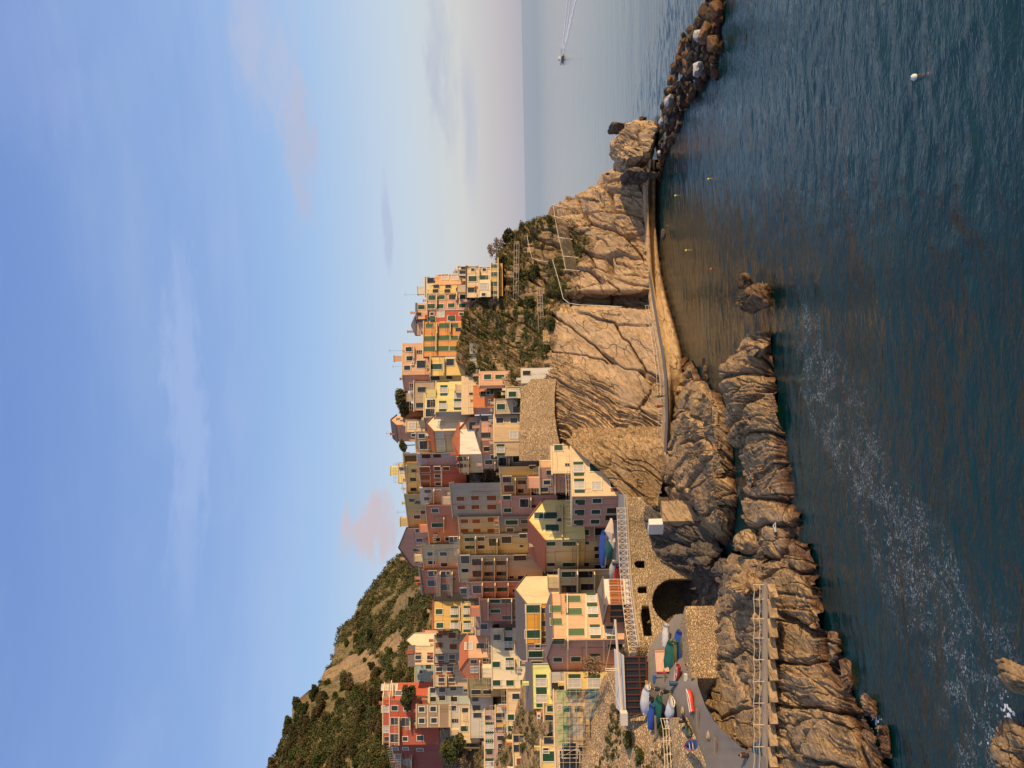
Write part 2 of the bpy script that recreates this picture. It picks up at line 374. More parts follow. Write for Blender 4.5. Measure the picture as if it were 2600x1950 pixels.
def leafmat(name, a, bcol, cc, sc=0.25):
    if name in MATS: return MATS[name]
    m, t, b = newmat(name); p = t.pos()
    c = t.ramp(t.noise(p, sc, 5, 0.65), [(0.36, a), (0.52, bcol), (0.66, cc)])
    f = t.math('ADD', 0.65, t.math('MULTIPLY', t.noise(p, 2.2, 2), 0.7)); c = t.mix(1.0, c, t.comb(f, f, f), 'MULTIPLY')
    t.link(c, b.inputs['Base Color']); b.inputs['Roughness'].default_value = 0.75; b.inputs['Specular IOR Level'].default_value = 0.15
    MATS[name] = m; return m
M_rock = rockmat('cliff_rock', (0.52, 0.37, 0.23), (0.17, 0.12, 0.072), bstr=0.75, layk=0.75, sc=0.7)
M_rockd = rockmat('shore_rock', (0.47, 0.325, 0.185), (0.12, 0.085, 0.052), sc=1.3, bstr=0.9)
M_wet = rockmat('wet_rock', (0.25, 0.16, 0.09), (0.07, 0.045, 0.03), sc=1.5)
M_path = paint('worn_path', (0.30, 0.24, 0.175), 0.95, 0.35, 0.4, 0.9)
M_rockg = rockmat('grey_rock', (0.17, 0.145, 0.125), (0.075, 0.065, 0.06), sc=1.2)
M_slope = rockmat('slope_earth', (0.36, 0.25, 0.15), (0.15, 0.10, 0.055), wet=False, green=0.8)
M_quay = rockmat('quay_stone', (0.50, 0.36, 0.22), (0.20, 0.14, 0.085), bstr=0.7, sc=0.8, layk=0.7)
M_hill = rockmat('hill_earth', (0.24, 0.18, 0.10), (0.08, 0.075, 0.035), wet=False, green=0.95, sc=0.6)
M_rub = rubble('rubble_wall', (0.58, 0.42, 0.26), 3.4, 0.25)
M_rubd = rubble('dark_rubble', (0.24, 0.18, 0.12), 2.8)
M_vstone = rubble('viaduct_stone', (0.52, 0.39, 0.25), 2.7, 0.6)
M_conc = paint('weathered_concrete', (0.36, 0.29, 0.21), 0.9, 0.3, 0.4, 0.8)
M_concg = paint('grey_concrete', (0.27, 0.26, 0.25), 0.9, 0.22, 0.3, 0.7)
M_asph = paint('asphalt', (0.16, 0.145, 0.135), 0.9, 0.25, 0.3, 0.5)
M_trim = paint('white_trim', (0.62, 0.58, 0.50), 0.7, 0.1, 0)
M_trimy = paint('cream_trim', (0.62, 0.50, 0.32), 0.7, 0.1, 0)
M_glass = paint('dark_pane', (0.018, 0.022, 0.028), 0.12, 0.2, 0, 2, spec=0.5)
M_curt = paint('window_curtain', (0.42, 0.40, 0.38), 0.6, 0.2, 0)
M_green = paint('green_shutter', (0.018, 0.060, 0.032), 0.6, 0.25, 0.3, 3)
M_greenl = paint('faded_green_shutter', (0.070, 0.125, 0.060), 0.7, 0.25, 0.3, 3)
M_brown = paint('brown_shutter', (0.20, 0.060, 0.028), 0.6, 0.25, 0.3, 3)
M_rail = paint('iron_rail', (0.10, 0.09, 0.085), 0.6, 0.2, 0)
M_railw = paint('pale_rail', (0.62, 0.52, 0.42), 0.6, 0.15, 0)
M_pipe = paint('pipe', (0.30, 0.22, 0.16), 0.6, 0.2, 0)
M_tile = paint('roof_tile', (0.38, 0.12, 0.06), 0.85, 0.3, 0.8, 2.5)
M_slate = paint('slate_roof', (0.15, 0.125, 0.115), 0.85, 0.3, 0.8, 2.0)
M_dark = paint('near_black', (0.02, 0.018, 0.016), 0.9, 0.2, 0)  # plain black of the outboard motor and shoes
M_ac = paint('plant_box', (0.60, 0.55, 0.48), 0.6, 0.1, 0)
M_leafd = leafmat('scrub_leaves', (0.040, 0.055, 0.020), (0.075, 0.080, 0.030), (0.12, 0.085, 0.040), 0.12)
M_leafg = leafmat('green_leaves', (0.045, 0.068, 0.020), (0.095, 0.105, 0.035), (0.17, 0.14, 0.060), 0.5)
M_leaft = leafmat('oak_leaves', (0.050, 0.045, 0.020), (0.085, 0.070, 0.030), (0.11, 0.075, 0.040), 0.08)
M_twig = leafmat('dry_twigs', (0.17, 0.11, 0.07), (0.22, 0.15, 0.09), (0.26, 0.17, 0.10), 0.5)
M_agave = leafmat('agave_leaves', (0.10, 0.14, 0.09), (0.16, 0.19, 0.12), (0.22, 0.22, 0.12), 0.8)
M_bark = paint('bark', (0.12, 0.085, 0.055), 0.9, 0.3, 0.5, 4)
# sea
def seamat():
    m, t, b = newmat('sea_water'); p = t.pos(); X, Y, Z = t.sep(p)
    n1 = t.noise(t.mapping(p, (0.30, 0.72, 1), (0, 0, R(12))), 1.0, 3, 0.55, 0.3)
    n2 = t.noise(t.mapping(p, (1.5, 3.2, 1), (0, 0, R(8))), 1.0, 3, 0.6, 0.5)
    n3 = t.noise(t.mapping(p, (0.035, 0.075, 1), (0, 0, R(-10))), 1.0, 4, 0.5)
    dist = t.sstep(Y, 45.0, 230.0)
    near = t.math('SUBTRACT', 1.0, t.sstep(Y, 170.0, 215.0))
    h = t.math('ADD', t.math('MULTIPLY', n1, t.math('SUBTRACT', 0.9, t.math('MULTIPLY', near, 0.6))), t.math('MULTIPLY', n2, 0.11))
    h = t.math('MULTIPLY', h, t.math('SUBTRACT', 1.0, t.math('MULTIPLY', dist, 0.93)))
    h = t.math('ADD', h, t.math('MULTIPLY', n3, t.math('SUBTRACT', 1.2, dist)))
    t.link(t.bump(h, 0.9, 0.9), b.inputs['Normal'])
    # noise-mottled teal; sky reflection of the far water put into the colour
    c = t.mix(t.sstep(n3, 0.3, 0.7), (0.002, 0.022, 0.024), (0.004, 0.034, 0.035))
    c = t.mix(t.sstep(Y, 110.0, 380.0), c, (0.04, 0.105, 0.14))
    # drifting foam flecks: a band lying off the point, in its own world position
    ax, ay, bx, by = 2.0, 74.0, -26.0, 40.0
    L2 = (bx-ax)**2+(by-ay)**2
    tt = t.math('DIVIDE', t.math('ADD', t.math('MULTIPLY', t.math('SUBTRACT', X, ax), bx-ax), t.math('MULTIPLY', t.math('SUBTRACT', Y, ay), by-ay)), L2, clamp=True)
    dx = t.math('SUBTRACT', X, t.math('ADD', ax, t.math('MULTIPLY', tt, bx-ax))); dy = t.math('SUBTRACT', Y, t.math('ADD', ay, t.math('MULTIPLY', tt, by-ay)))
    dd = t.math('SQRT', t.math('ADD', t.math('MULTIPLY', dx, dx), t.math('MULTIPLY', dy, dy)))
    wob = t.math('MULTIPLY', t.math('SUBTRACT', t.noise(p, 0.12, 4), 0.5), 9.0)
    band = t.math('MULTIPLY', t.math('SUBTRACT', 1.0, t.sstep(t.math('ADD', dd, wob), 0.5, 9.0)), t.sstep(t.noise(p, 0.35, 3), 0.25, 0.55))
    fn = t.noise(t.mapping(p, (1.3, 2.0, 1)), 1.0, 5, 0.72, 0.9); fine = t.noise(t.mapping(p, (4.5, 6.5, 1)), 1.0, 3, 0.7)
    lace = t.math('SUBTRACT', 1.0, t.sstep(t.math('ABSOLUTE', t.math('SUBTRACT', fn, 0.5)), 0.004, 0.030))      # thin connected threads
    lace = t.math('MULTIPLY', lace, t.sstep(fine, 0.42, 0.60)); core = t.sstep(t.math('ADD', fn, t.math('MULTIPLY', band, 0.10)), 0.66, 0.72)
    thick = t.math('MULTIPLY', band, t.sstep(tt, 0.78, 1.0)); fleck2 = t.math('MULTIPLY', t.sstep(t.math('ADD', fn, t.math('MULTIPLY', thick, 0.14)), 0.60, 0.66), t.sstep(fine, 0.35, 0.5))
    patch = t.math('ADD', 0.12, t.math('MULTIPLY', t.sstep(t.noise(t.mapping(p, (0.55, 0.4, 1), (0, 0, R(30))), 1.0, 5, 0.7, 0.6), 0.46, 0.60), 1.0)); lace = t.math('MULTIPLY', lace, patch)
    foam = t.math('MULTIPLY', t.math('MAXIMUM', t.math('MULTIPLY', t.math('MAXIMUM', lace, t.math('MULTIPLY', core, t.sstep(fine, 0.45, 0.6))), t.sstep(band, 0.10, 0.75)), t.math('MULTIPLY', fleck2, thick)), 0.9)
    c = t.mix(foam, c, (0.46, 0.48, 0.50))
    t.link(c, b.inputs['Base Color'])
    t.link(t.math('ADD', t.math('ADD', 0.06, t.math('MULTIPLY', t.sstep(Y, 120.0, 1500.0), 0.13)), t.math('MULTIPLY', foam, 0.6)), b.inputs['Roughness'])
    b.inputs['IOR'].default_value = 1.38
    return m
M_sea = seamat()
M_foam = paint('foam', (0.75, 0.76, 0.78), 0.7, 0.2, 0.5, 2)
# ------------------------------------------------------------------ sea
def sea():
    xd = np.arange(-76, 76.1, 0.27); yd = np.arange(29, 215, 0.24)
    xs = np.concatenate([[-60000, -6000, -900, -300, -120, -90], xd, [90, 120, 300, 900, 6000, 60000.]])
    ys = np.concatenate([[-200, 0, 20], yd, [222, 240, 280, 350, 500, 900, 2000, 8000, 60000.]])
    X, Y = np.meshgrid(xs, ys); x = X.ravel(); y = Y.ravel()
    a = R(9); u = x*math.cos(a)+y*math.sin(a); v = -x*math.sin(a)+y*math.cos(a)
    def nz(su, sv, seed, ang=0.0):
        c_, s_ = math.cos(ang), math.sin(ang); return vnoise(np.stack([(u*c_+v*s_)*su, (-u*s_+v*c_)*sv, np.full(len(u), seed*1.7)], 1), seed)
    w = 0.35*nz(.25, .3, 3)
    ridge = lambda n: 1-np.abs(n)*2.0          # peaked crests, flat troughs
    h = 0.092*ridge(nz(.26, .62, 1, .12)+w*.3)+0.050*ridge(nz(.48, 1.15, 2, -.22)+w*.3)+0.06*nz(.13, .26, 5)+0.022*nz(1.1, 2.3, 7, .3)
    gust = 0.75+0.45*nz(.03, .05, 9)
    win = np.clip((75-np.abs(x))/8, 0, 1)*np.clip((y-28.5)/3, 0, 1)*np.clip((214-y)/45, 0, 1)
    calm = 1-0.45*np.clip(1-np.hypot((x-18)/26, (y-126)/26), 0, 1)       # the sheltered cove
    V = np.stack([x, y, h*gust*win*calm-.02], 1)
    tag(npmesh('sea', V, grid_faces(len(ys), len(xs)), M_sea, smooth=True), kind='structure')
sea()
# ------------------------------------------------------------------ foliage helper
def leaves(C_, Rr, n_per, size, flat=0.75, seed=1):
    """C_: (k,3) clump centres, Rr: (k,3) radii; n_per small leaf faces spread through each clump's volume"""
    rg = np.random.default_rng(seed); C_ = np.asarray(C_, float); Rr = np.asarray(Rr, float)
    if Rr.ndim == 1: Rr = np.stack([Rr, Rr, Rr*flat], 1)
    k_ = len(C_); n = k_*n_per; d = rg.normal(size=(n, 3)); d /= np.linalg.norm(d, axis=1, keepdims=True)
    rad = rg.uniform(0.45, 1.05, n)**0.6
    c = np.repeat(C_, n_per, 0)+d*rad[:, None]*np.repeat(Rr, n_per, 0)
    a = rg.normal(size=(n, 3))+d*0.5; a /= np.linalg.norm(a, axis=1, keepdims=True)
    b = np.cross(a, rg.normal(size=(n, 3))); b /= np.linalg.norm(b, axis=1, keepdims=True)
    s_ = size*rg.uniform(0.5, 1.4, n)[:, None]
    V = np.stack([c-a*s_, c+b*s_*0.6, c+a*s_, c-b*s_*0.6], 1).reshape(-1, 3)
    return V, np.arange(4*n).reshape(n, 4)
def surf_points(o, n, seed=3, zmin=-99, cond=None):
    me = o.data; rg = np.random.default_rng(seed); nv = len(me.vertices); co = np.empty(nv*3, dtype=np.float32)
    me.vertices.foreach_get('co', co); co = co.reshape(-1, 3)+np.array(o.location)
    no = np.empty(nv*3, dtype=np.float32); me.vertices.foreach_get('normal', no); no = no.reshape(-1, 3)
    idx = rg.integers(0, nv, n*6); p = co[idx]; ok = p[:, 2] > zmin
    if cond is not None: ok &= cond(p, no[idx])
    p = p[ok][:n]; return p
# ------------------------------------------------------------------ the main cliff and the slope above it
cliff_cols = [
 (372, [(1665, 166), (1655, 168), (1640, 169), (1625, 170), (1612, 171)]),
 (410, [(1650, 166), (1640, 168), (1630, 169), (1622, 170), (1615, 171)]),
 (436, [(1645, 165), (1625, 167), (1610, 168), (1596, 169), (1582, 171)]),
 (452, [(1642, 163), (1610, 164), (1585, 166), (1562, 168), (1547, 171)]),
 (478, [(1636, 161), (1600, 163), (1560, 166), (1520, 169), (1494, 172)]),
 (500, [(1633, 160), (1580, 163), (1530, 166), (1480, 169), (1444, 173)]),
 (532, [(1631, 159), (1570, 162), (1510, 166), (1450, 170), (1407, 174)]),
 (556, [(1632, 158), (1560, 162), (1480, 166), (1410, 170), (1350, 175)]),
 (600, [(1635, 156), (1555, 160), (1470, 165), (1380, 169), (1290, 174)]),
 (645, [(1639, 154), (1550, 158), (1460, 163), (1360, 167), (1262, 170)]),
 (700, [(1646, 150.5), (1550, 154.5), (1450, 160), (1350, 164), (1266, 166)]),
 (738, [(1648, 149), (1555, 152), (1448, 157.5), (1345, 164), (1240, 166)]),
 (758, [(1652, 157), (1560, 161), (1445, 161), (1335, 164), (1215, 166)]),
 (780, [(1656, 156), (1560, 160), (1440, 160), (1330, 163), (1188, 167)]),
 (788, [(1660, 146), (1550, 150), (1430, 155), (1325, 162), (1178, 166)]),
 (860, [(1668, 142), (1550, 147), (1420, 152), (1320, 160), (1166, 165)]),
 (915, [(1676, 140), (1550, 145), (1418, 150), (1325, 157), (1155, 163)]),
 (965, [(1684, 138), (1550, 143), (1412, 148), (1335, 153), (1215, 160)]),
 (1050, [(1690, 136), (1560, 141), (1410, 146), (1360, 149), (1300, 156)]),
 (1130, [(1688, 136), (1570, 140), (1430, 145), (1400, 149), (1350, 156)]),
 (1160, [(1682, 136), (1580, 139), (1470, 143), (1420, 148), (1370, 156)]),
 (1200, [(1672, 137), (1600, 139), (1530, 142), (1480, 147), (1400, 156)]),
 (1262, [(1665, 138), (1630, 139), (1590, 140), (1560, 144), (1480, 156)]),
 (1300, [(1662, 132), (1645, 133), (1620, 135), (1600, 139), (1540, 156)]),
]
def cliff_disp(V):
    X_ = V[:, 0]; Z_ = V[:, 2]
    rough = np.clip((X_-19)/3, 0, 1)                       # broken ground right of the cleft
    lay = np.clip((-6+0.55*(Z_-4)-X_)/3.0+0.6+1.2*fbm(V*0.2, 2, 91), 0, 1)*(1-rough)     # thin dipping beds at the left
    slab = 1-np.clip(rough+lay, 0, 1)
    big = 1.1*fbm(V*0.07, 3, 3)+0.35*fbm(V*0.35, 3, 7)
    w = np.stack([fbm(V*0.25, 3, 31), fbm(V*0.25, 3, 41), fbm(V*0.25, 3, 51)], 1)*0.9+0.25*np.stack([fbm(V*1.1, 2, 32)]*3, 1); q = V+w; s_, t_, b_ = q@SN, q@ST, q@SB
    e, cid = vedge(np.stack([s_/5.5, t_/17, b_/19], 1), 5); d1 = 0.9*(cid-0.5)-1.5*np.exp(-(e/0.026)**2)+0.8*((s_/4.0+2*cid) % 1.0-0.5)+0.07*fbm(V*1.2, 4, 8)
    e, cid = vedge(np.stack([s_/0.75, t_/6, b_/9], 1), 15); e3, cid3 = vedge(np.stack([s_/0.28, t_/3, b_/4], 1), 25)
    d2 = 0.55*(cid-0.5)+0.7*((s_/0.9+1.5*cid) % 1.0-0.5)+0.3*((s_/0.3+cid3) % 1.0-0.5)+0.25*(cid3-0.5)
    return big+slab*d1+lay*d2+rough*rock_disp(V, 1.0, 0.5, 1.3, (2.2, 10.0), 1.35)
cliff = loft('cliff', cliff_cols, 560, 440, [M_rock, M_slope], disp=cliff_disp,
             back=[(2, 0.2), (12, 1.0), (60, 3.0)], smooth=5)
tag(cliff, kind='structure')
def setslope():      # bare rock below, earth and scrub above
    me = cliff.data; n = len(me.polygons); c = np.empty(n*3, dtype=np.float32); me.polygons.foreach_get('center', c); c = c.reshape(-1, 3)
    lim = np.interp(c[:, 0], [-5, 14, 17, 22, 30, 34, 42], [24.5, 20.5, 18, 17, 12.0, 16, 22])+2.2*fbm(c*0.25, 4, 61)
    me.polygons.foreach_set('material_index', (c[:, 2] > lim).astype(np.int32))
setslope()
# slope behind the town (ravine sides): mostly hidden by the houses
town_cols = [
 (1160, [(1560, 152), (1420, 160), (1300, 172), (1150, 184), (1060, 200)]),
 (1260, [(1600, 152), (1450, 162), (1300, 176), (1150, 192), (1060, 212)]),
 (1400, [(1610, 152), (1450, 164), (1300, 182), (1150, 206), (1075, 226)]),
 (1500, [(1620, 148), (1450, 160), (1300, 176), (1190, 204), (1110, 226)]),
 (1600, [(1640, 136), (1500, 146), (1350, 160), (1200, 188), (1120, 215)]),
 (1700, [(1650, 126), (1500, 134), (1350, 150), (1200, 180), (1110, 208)]),
 (1800, [(1650, 112), (1500, 124), (1350, 142), (1200, 170), (1090, 198)]),
 (1960, [(1650, 104), (1480, 120), (1330, 138), (1200, 160), (1085, 190)]),
 (2100, [(1650, 100), (1480, 118), (1330, 136), (1200, 158), (1085, 188)]),
]
slope = loft('hillside', town_cols, 160, 120, M_slope, disp=lambda V: 0.9*fbm(V*0.15, 4, 5), back=[(30, 4)], smooth=4)
tag(slope, kind='structure')
# ------------------------------------------------------------------ the hill behind
hill_cols = [
 (1240, [(1320, 300), (1290, 330), (1240, 360), (1200, 400), (1170, 430)]),
 (1300, [(1320, 280), (1250, 330), (1200, 360), (1160, 400), (1115, 430)]),
 (1386, [(1300, 270), (1200, 320), (1140, 350), (1090, 385), (1043, 420)]),
 (1429, [(1300, 265), (1200, 310), (1120, 340), (1060, 375), (997, 415)]),
 (1474, [(1300, 260), (1190, 300), (1100, 335), (1030, 370), (957, 405)]),
 (1513, [(1300, 255), (1180, 290), (1080, 325), (1000, 360), (926, 395)]),
 (1562, [(1300, 250), (1180, 280), (1070, 315), (980, 350), (900, 385)]),
 (1603, [(1300, 245), (1170, 275), (1060, 305), (960, 340), (876, 372)]),
 (1655, [(1300, 240), (1170, 268), (1050, 295), (940, 325), (850, 355)]),
 (1700, [(1300, 235), (1160, 260), (1030, 280), (920, 305), (830, 330)]),
 (1738, [(1300, 228), (1150, 250), (1020, 270), (900, 290), (800, 312)]),
 (1771, [(1300, 222), (1150, 243), (1010, 262), (880, 280), (768, 300)]),
 (1801, [(1300, 218), (1150, 238), (1000, 255), (870, 270), (742, 290)]),
 (1856, [(1300, 212), (1140, 230), (990, 246), (860, 262), (738, 280)]),
 (1900, [(1300, 208), (1140, 226), (980, 240), (840, 256), (720, 272)]),
 (1950, [(1300, 205), (1140, 222), (970, 236), (820, 250), (690, 266)]),
 (2150, [(1300, 200), (1140, 214), (960, 228), (800, 242), (630, 258)]),
]
M_crag = rockmat('hill_crag', (0.32, 0.23, 0.135), (0.17, 0.12, 0.07), wet=False, sc=0.5, bstr=0.9)
hill = loft('hill', hill_cols, 300, 200, [M_hill, M_crag], disp=lambda V: 4.5*fbm(V*0.035, 4, 5)+1.6*fbm(V*0.15, 4, 9), back=[(15, -1), (90, -25)], smooth=3)
tag(hill, kind='structure')
def crag(p):      # bare crags low on the wooded end of the hill and small ones elsewhere
    px = 1342-(p[:, 2]-CAMH)/p[:, 1]*F+18; py = 975-p[:, 0]/p[:, 1]*F; n_ = fbm(p*0.08, 4, 83)
    a = 1-np.hypot((px-925)/85, (py-1700)/75); b = 1-np.hypot((px-1010)/60, (py-1640)/50); c = 1-np.hypot((px-840)/45, (py-1715)/30)
    return np.maximum(np.maximum(a, b), np.maximum(c, -.15))+0.9*n_
_c = np.empty(len(hill.data.polygons)*3, dtype=np.float32); hill.data.polygons.foreach_get('center', _c)
hill.data.polygons.foreach_set('material_index', (crag(_c.reshape(-1, 3)) > .50).astype(np.int32))
# ------------------------------------------------------------------ shore rocks as lofted land
def rockloft(name, cols, ny, nx, mat, amp=0.55, block=(1.0, 3.5), back=[(1.5, -0.3), (5, -3.5)], big=0.8, crack=0.7, strata=1.0, smooth=4):
    o = loft(name, cols, ny, nx, mat, disp=lambda V: rock_disp(V, amp, big, strata, block, crack), back=back, smooth=smooth)
    return tag(o, kind='structure')
mid_cols = [
 (900, [(1748, 129), (1746, 129.5), (1742, 131), (1738, 133)]),
 (935, [(1765, 124), (1750, 125), (1738, 128), (1722, 133)]),
 (985, [(1800, 115), (1772, 115.5), (1742, 121), (1712, 131)]),
 (1010, [(1838, 107), (1800, 107), (1755, 115), (1700, 131)]),
 (1060, [(1858, 103), (1815, 103), (1765, 111), (1692, 131)]),
 (1120, [(1862, 102), (1812, 102), (1760, 111), (1690, 131)]),
 (1200, [(1868, 101), (1808, 101.5), (1750, 111), (1675, 131)]),
 (1270, [(1872, 100.5), (1812, 101), (1760, 109), (1690, 128)]),
 (1330, [(1868, 101.5), (1822, 102), (1780, 108), (1740, 120)]),
 (1375, [(1858, 104), (1835, 105), (1810, 109), (1775, 118)]),
 (1410, [(1852, 106), (1842, 107), (1828, 110), (1800, 118)]),
]
rockloft('shore_rock', mid_cols, 420, 230, M_rockd, 0.95, (2.6, 7.5), back=[(4, 0), (10, -1)])
ridge_cols = [
 (846, [(1958, 85.7), (1945, 85.8), (1935, 86.5), (1925, 88)]),
 (872, [(1958, 85.5), (1930, 86), (1905, 88), (1893, 90.5)]),
 (905, [(1960, 85), (1920, 86), (1885, 88), (1868, 90.5)]),
 (935, [(1964, 84.5), (1920, 86), (1875, 88), (1834, 91)]),
 (975, [(1968, 84), (1915, 86), (1870, 88.5), (1836, 91.5)]),
 (1010, [(1973, 83.3), (1915, 86), (1880, 88.5), (1852, 91)]),
 (1060, [(1983, 82), (1930, 84.5), (1880, 88), (1850, 92)]),
 (1110, [(1991, 81), (1940, 83.5), (1900, 87), (1868, 91)]),
 (1180, [(2003, 79.6), (1960, 82), (1920, 85.5), (1893, 89)]),
 (1250, [(2013, 78.5), (1965, 81), (1925, 84.5), (1893, 89)]),
 (1320, [(2030, 76.8), (1980, 79.5), (1930, 83.5), (1897, 88)]),
 (1390, [(2050, 74.6), (1990, 78), (1945, 81.5), (1912, 86)]),
 (1450, [(2068, 72.9), (2010, 76), (1960, 80), (1925, 84)]),
 (1520, [(2080, 72), (2020, 74.7), (1975, 77.6), (1948, 79.6)]),
 (1600, [(2094, 71), (2030, 74), (1980, 76.8), (1951, 78.6)]),
 (1660, [(2120, 69.0), (2045, 73), (1980, 76.2), (1950, 78)]),
 (1730, [(2150, 66.9), (2060, 71), (1990, 75), (1950, 77.4)]),
 (1800, [(2190, 64), (2080, 69.5), (1995, 74.4), (1951, 76.8)]),
 (1870, [(2240, 60.6), (2100, 67), (2000, 73.6), (1952, 76.2)]),
 (1960, [(2270, 58.8), (2120, 65), (2005, 72.8), (1954, 75.4)]),
 (2080, [(2300, 57.5), (2130, 64), (2005, 72), (1954, 74.5)]),
]
rockloft('headland', ridge_cols, 760, 260, M_rockd, 0.95, (1.9, 9.0), back=[(1.0, -0.6), (2.5, -2.5), (6, -6)], crack=0.65)
rockloft('outcrop', [(1085, [(1700, 134), (1640, 138), (1560, 140.5), (1470, 143)]), (1118, [(1692, 130), (1625, 131.5), (1545, 132), (1438, 132.5)]), (1160, [(1690, 128), (1630, 128.8), (1570, 129.4), (1482, 130)]), (1200, [(1690, 127), (1640, 127.5), (1590, 128), (1532, 128.7)]),
 (1235, [(1680, 126.2), (1640, 126.7), (1600, 127), (1562, 127.6)]), (1262, [(1672, 125.6), (1650, 126), (1620, 126.3), (1588, 126.7)]), (1290, [(1672, 123), (1655, 123.6), (1640, 124.2), (1622, 124.8)])], 260, 260, M_rockd, 0.6, (1.2, 6), back=[(3, 0)], big=0.5, strata=1.8)
# rocks between the stepped path and the slipway
inner_cols = [
 (1405, [(1930, 83.5), (1915, 85), (1900, 88), (1880, 92), (1850, 95)]),
 (1440, [(1935, 83), (1905, 86), (1870, 89), (1845, 92), (1835, 97)]),
 (1480, [(1938, 82), (1890, 85), (1860, 89), (1845, 93), (1835, 97)]),
 (1540, [(1938, 81.5), (1900, 84), (1870, 87.5), (1840, 92), (1812, 97.5)]),
 (1600, [(1938, 80.8), (1900, 83.5), (1860, 88), (1830, 92), (1808, 97.5)]),
 (1660, [(1938, 80.2), (1900, 83.5), (1860, 87.5), (1830, 92), (1805, 97)]),
 (1730, [(1936, 79.6), (1905, 82), (1870, 86), (1835, 91), (1805, 96)]),
 (1780, [(1934, 79), (1910, 81), (1880, 84.5), (1840, 90), (1800, 95)]),
 (1830, [(1928, 78.8), (1910, 80.5), (1885, 83), (1850, 88), (1800, 94)]),
 (1880, [(1915, 79.2), (1900, 80.5), (1880, 82.6), (1855, 86), (1815, 91)]),
 (1912, [(1890, 80.5), (1883, 81), (1875, 82.4), (1862, 84), (1845, 87)]),
]
rockloft('headland_rock', inner_cols, 340, 200, M_rockd, 0.6, (1.5, 5.0), back=[(3, -1), (6, -3)], big=0.7)
# dark rock wall of the inlet below the viaduct
cave_cols = [
 (1285, [(1790, 113), (1765, 113.5), (1730, 114.5), (1690, 116), (1640, 117.2)]),
 (1340, [(1805, 111), (1775, 112), (1740, 113.5), (1695, 115), (1645, 116.8)]),
 (1400, [(1822, 109), (1785, 110.8), (1750, 113), (1708, 115), (1668, 116.2)]),
 (1445, [(1838, 107.5), (1792, 110), (1752, 113.2), (1718, 115.2), (1690, 116)]),
 (1472, [(1845, 107), (1798, 110), (1752, 116), (1712, 120), (1675, 123)]),
 (1520, [(1850, 106), (1800, 110), (1755, 116.5), (1710, 122), (1655, 126)]),
 (1580, [(1850, 106), (1800, 110), (1755, 116), (1700, 121), (1648, 124)]),
 (1640, [(1850, 106), (1800, 110), (1750, 113), (1700, 117), (1620, 120)]),
]
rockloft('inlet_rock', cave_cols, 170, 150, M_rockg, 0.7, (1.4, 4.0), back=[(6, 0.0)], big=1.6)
# ------------------------------------------------------------------ free-standing rocks
def rock_mesh(name, rx, ry, rz, mat, seed, loc, n=90, amp=0.5, block=(0.9, 2.6), power=0.75, tilt=None):
    th = np.linspace(0, 2*math.pi, n, endpoint=False); ph = np.linspace(-math.pi/2, math.pi/2, n//2)
    T, Q = np.meshgrid(th, ph); sg = lambda v: np.sign(v)*np.abs(v)**power
    V = np.stack([rx*sg(np.cos(Q))*sg(np.cos(T)), ry*sg(np.cos(Q))*sg(np.sin(T)), rz*sg(np.sin(Q))], -1).reshape(-1, 3)
    N = V/np.array((rx, ry, rz))**2; N /= np.linalg.norm(N, axis=1, keepdims=True)+1e-9
    rgp = np.random.default_rng(seed); rad3 = np.array((rx, ry, rz)); U = V/rad3
    for _ in range(16):
        n_ = rgp.normal(size=3); n_ /= np.linalg.norm(n_); o_ = U@n_-rgp.uniform(0.66, 0.95); U = U-np.maximum(o_, 0)[:, None]*n_
    V = U*rad3*1.16
    W = V+np.array((seed*17.3, seed*7.7, seed*3.1)); V = V+N*(rock_disp(W, amp, 0.5, 1.0, block, 0.8)+0.25*min(rx, rz)*fbm(W*(1.3/max(rx, rz)), 3, seed))[:, None]
    if tilt: V = V@np.array(Matrix.Rotation(tilt, 3, 'Y')).T
    m = n//2; i = np.arange(m-1)[:, None]*n+np.arange(n)[None, :]; j = np.arange(m-1)[:, None]*n+(np.arange(n)[None, :]+1) % n
    Fq = np.stack([i, j, j+n, i+n], -1).reshape(-1, 4)
    return npmesh(name, V+np.array(loc), Fq, mat, loc=tuple(loc))
def rock_at(x, y, D, hx, hy, depth, mat, seed, label, group=None, base=None, **kw):
    """hx, hy: half-size in photo pixels along height and width"""
    c = P(x, y, D); s_ = D/F
    o = rock_mesh('rock', hy*s_, depth, hx*s_, mat, seed, c, **kw)
    return tag(o, label, 'rock', group)
rock_at(1612, 372, 157, 60, 54, 5.8, M_rock, 3, 'tall rounded tan sea stack standing between the cliff tip and the breakwater', n=240, amp=0.8, block=(1.5, 4))
rock_at(1617, 449, 154, 45, 19, 4.0, M_rockg, 4, 'dark pointed rock wedged in the gap between cliff tip and sea stack', n=140)
rock_at(1572, 326, 163, 24, 10, 2.5, M_rockg, 5, 'small brown pinnacle leaning on the seaward side of the sea stack', n=90)
rock_at(1634, 304, 163, 9, 10, 1.5, M_rockg, 6, 'little dark rock knob sticking out behind the sea stack', n=60)
rock_at(1922, 762, 86.0, 36, 32, 2.8, M_wet, 7, 'squat brown rock islet with foam washing its right side in the bay', n=200, amp=0.5)
rock_at(1893, 713, 88, 13, 13, 1.2, M_wet, 8, 'smaller brown rock beside the foam washed islet', n=120, amp=0.4)
rock_at(1928, 885, 86, 26, 20, 1.6, M_rockd, 9, 'rounded boulder lying off the tip of the headland', n=140, amp=0.35)
rock_at(1905, 1480, 84.5, 52, 32, 3.0, M_rockd, 12, 'big smooth rock half in shadow at the start of the stepped path', n=180, amp=0.5)
rock_at(1838, 1458, 98, 22, 26, 2.5, M_rockg, 13, 'grey boulder at the mouth of the dark inlet', n=120, amp=0.5)
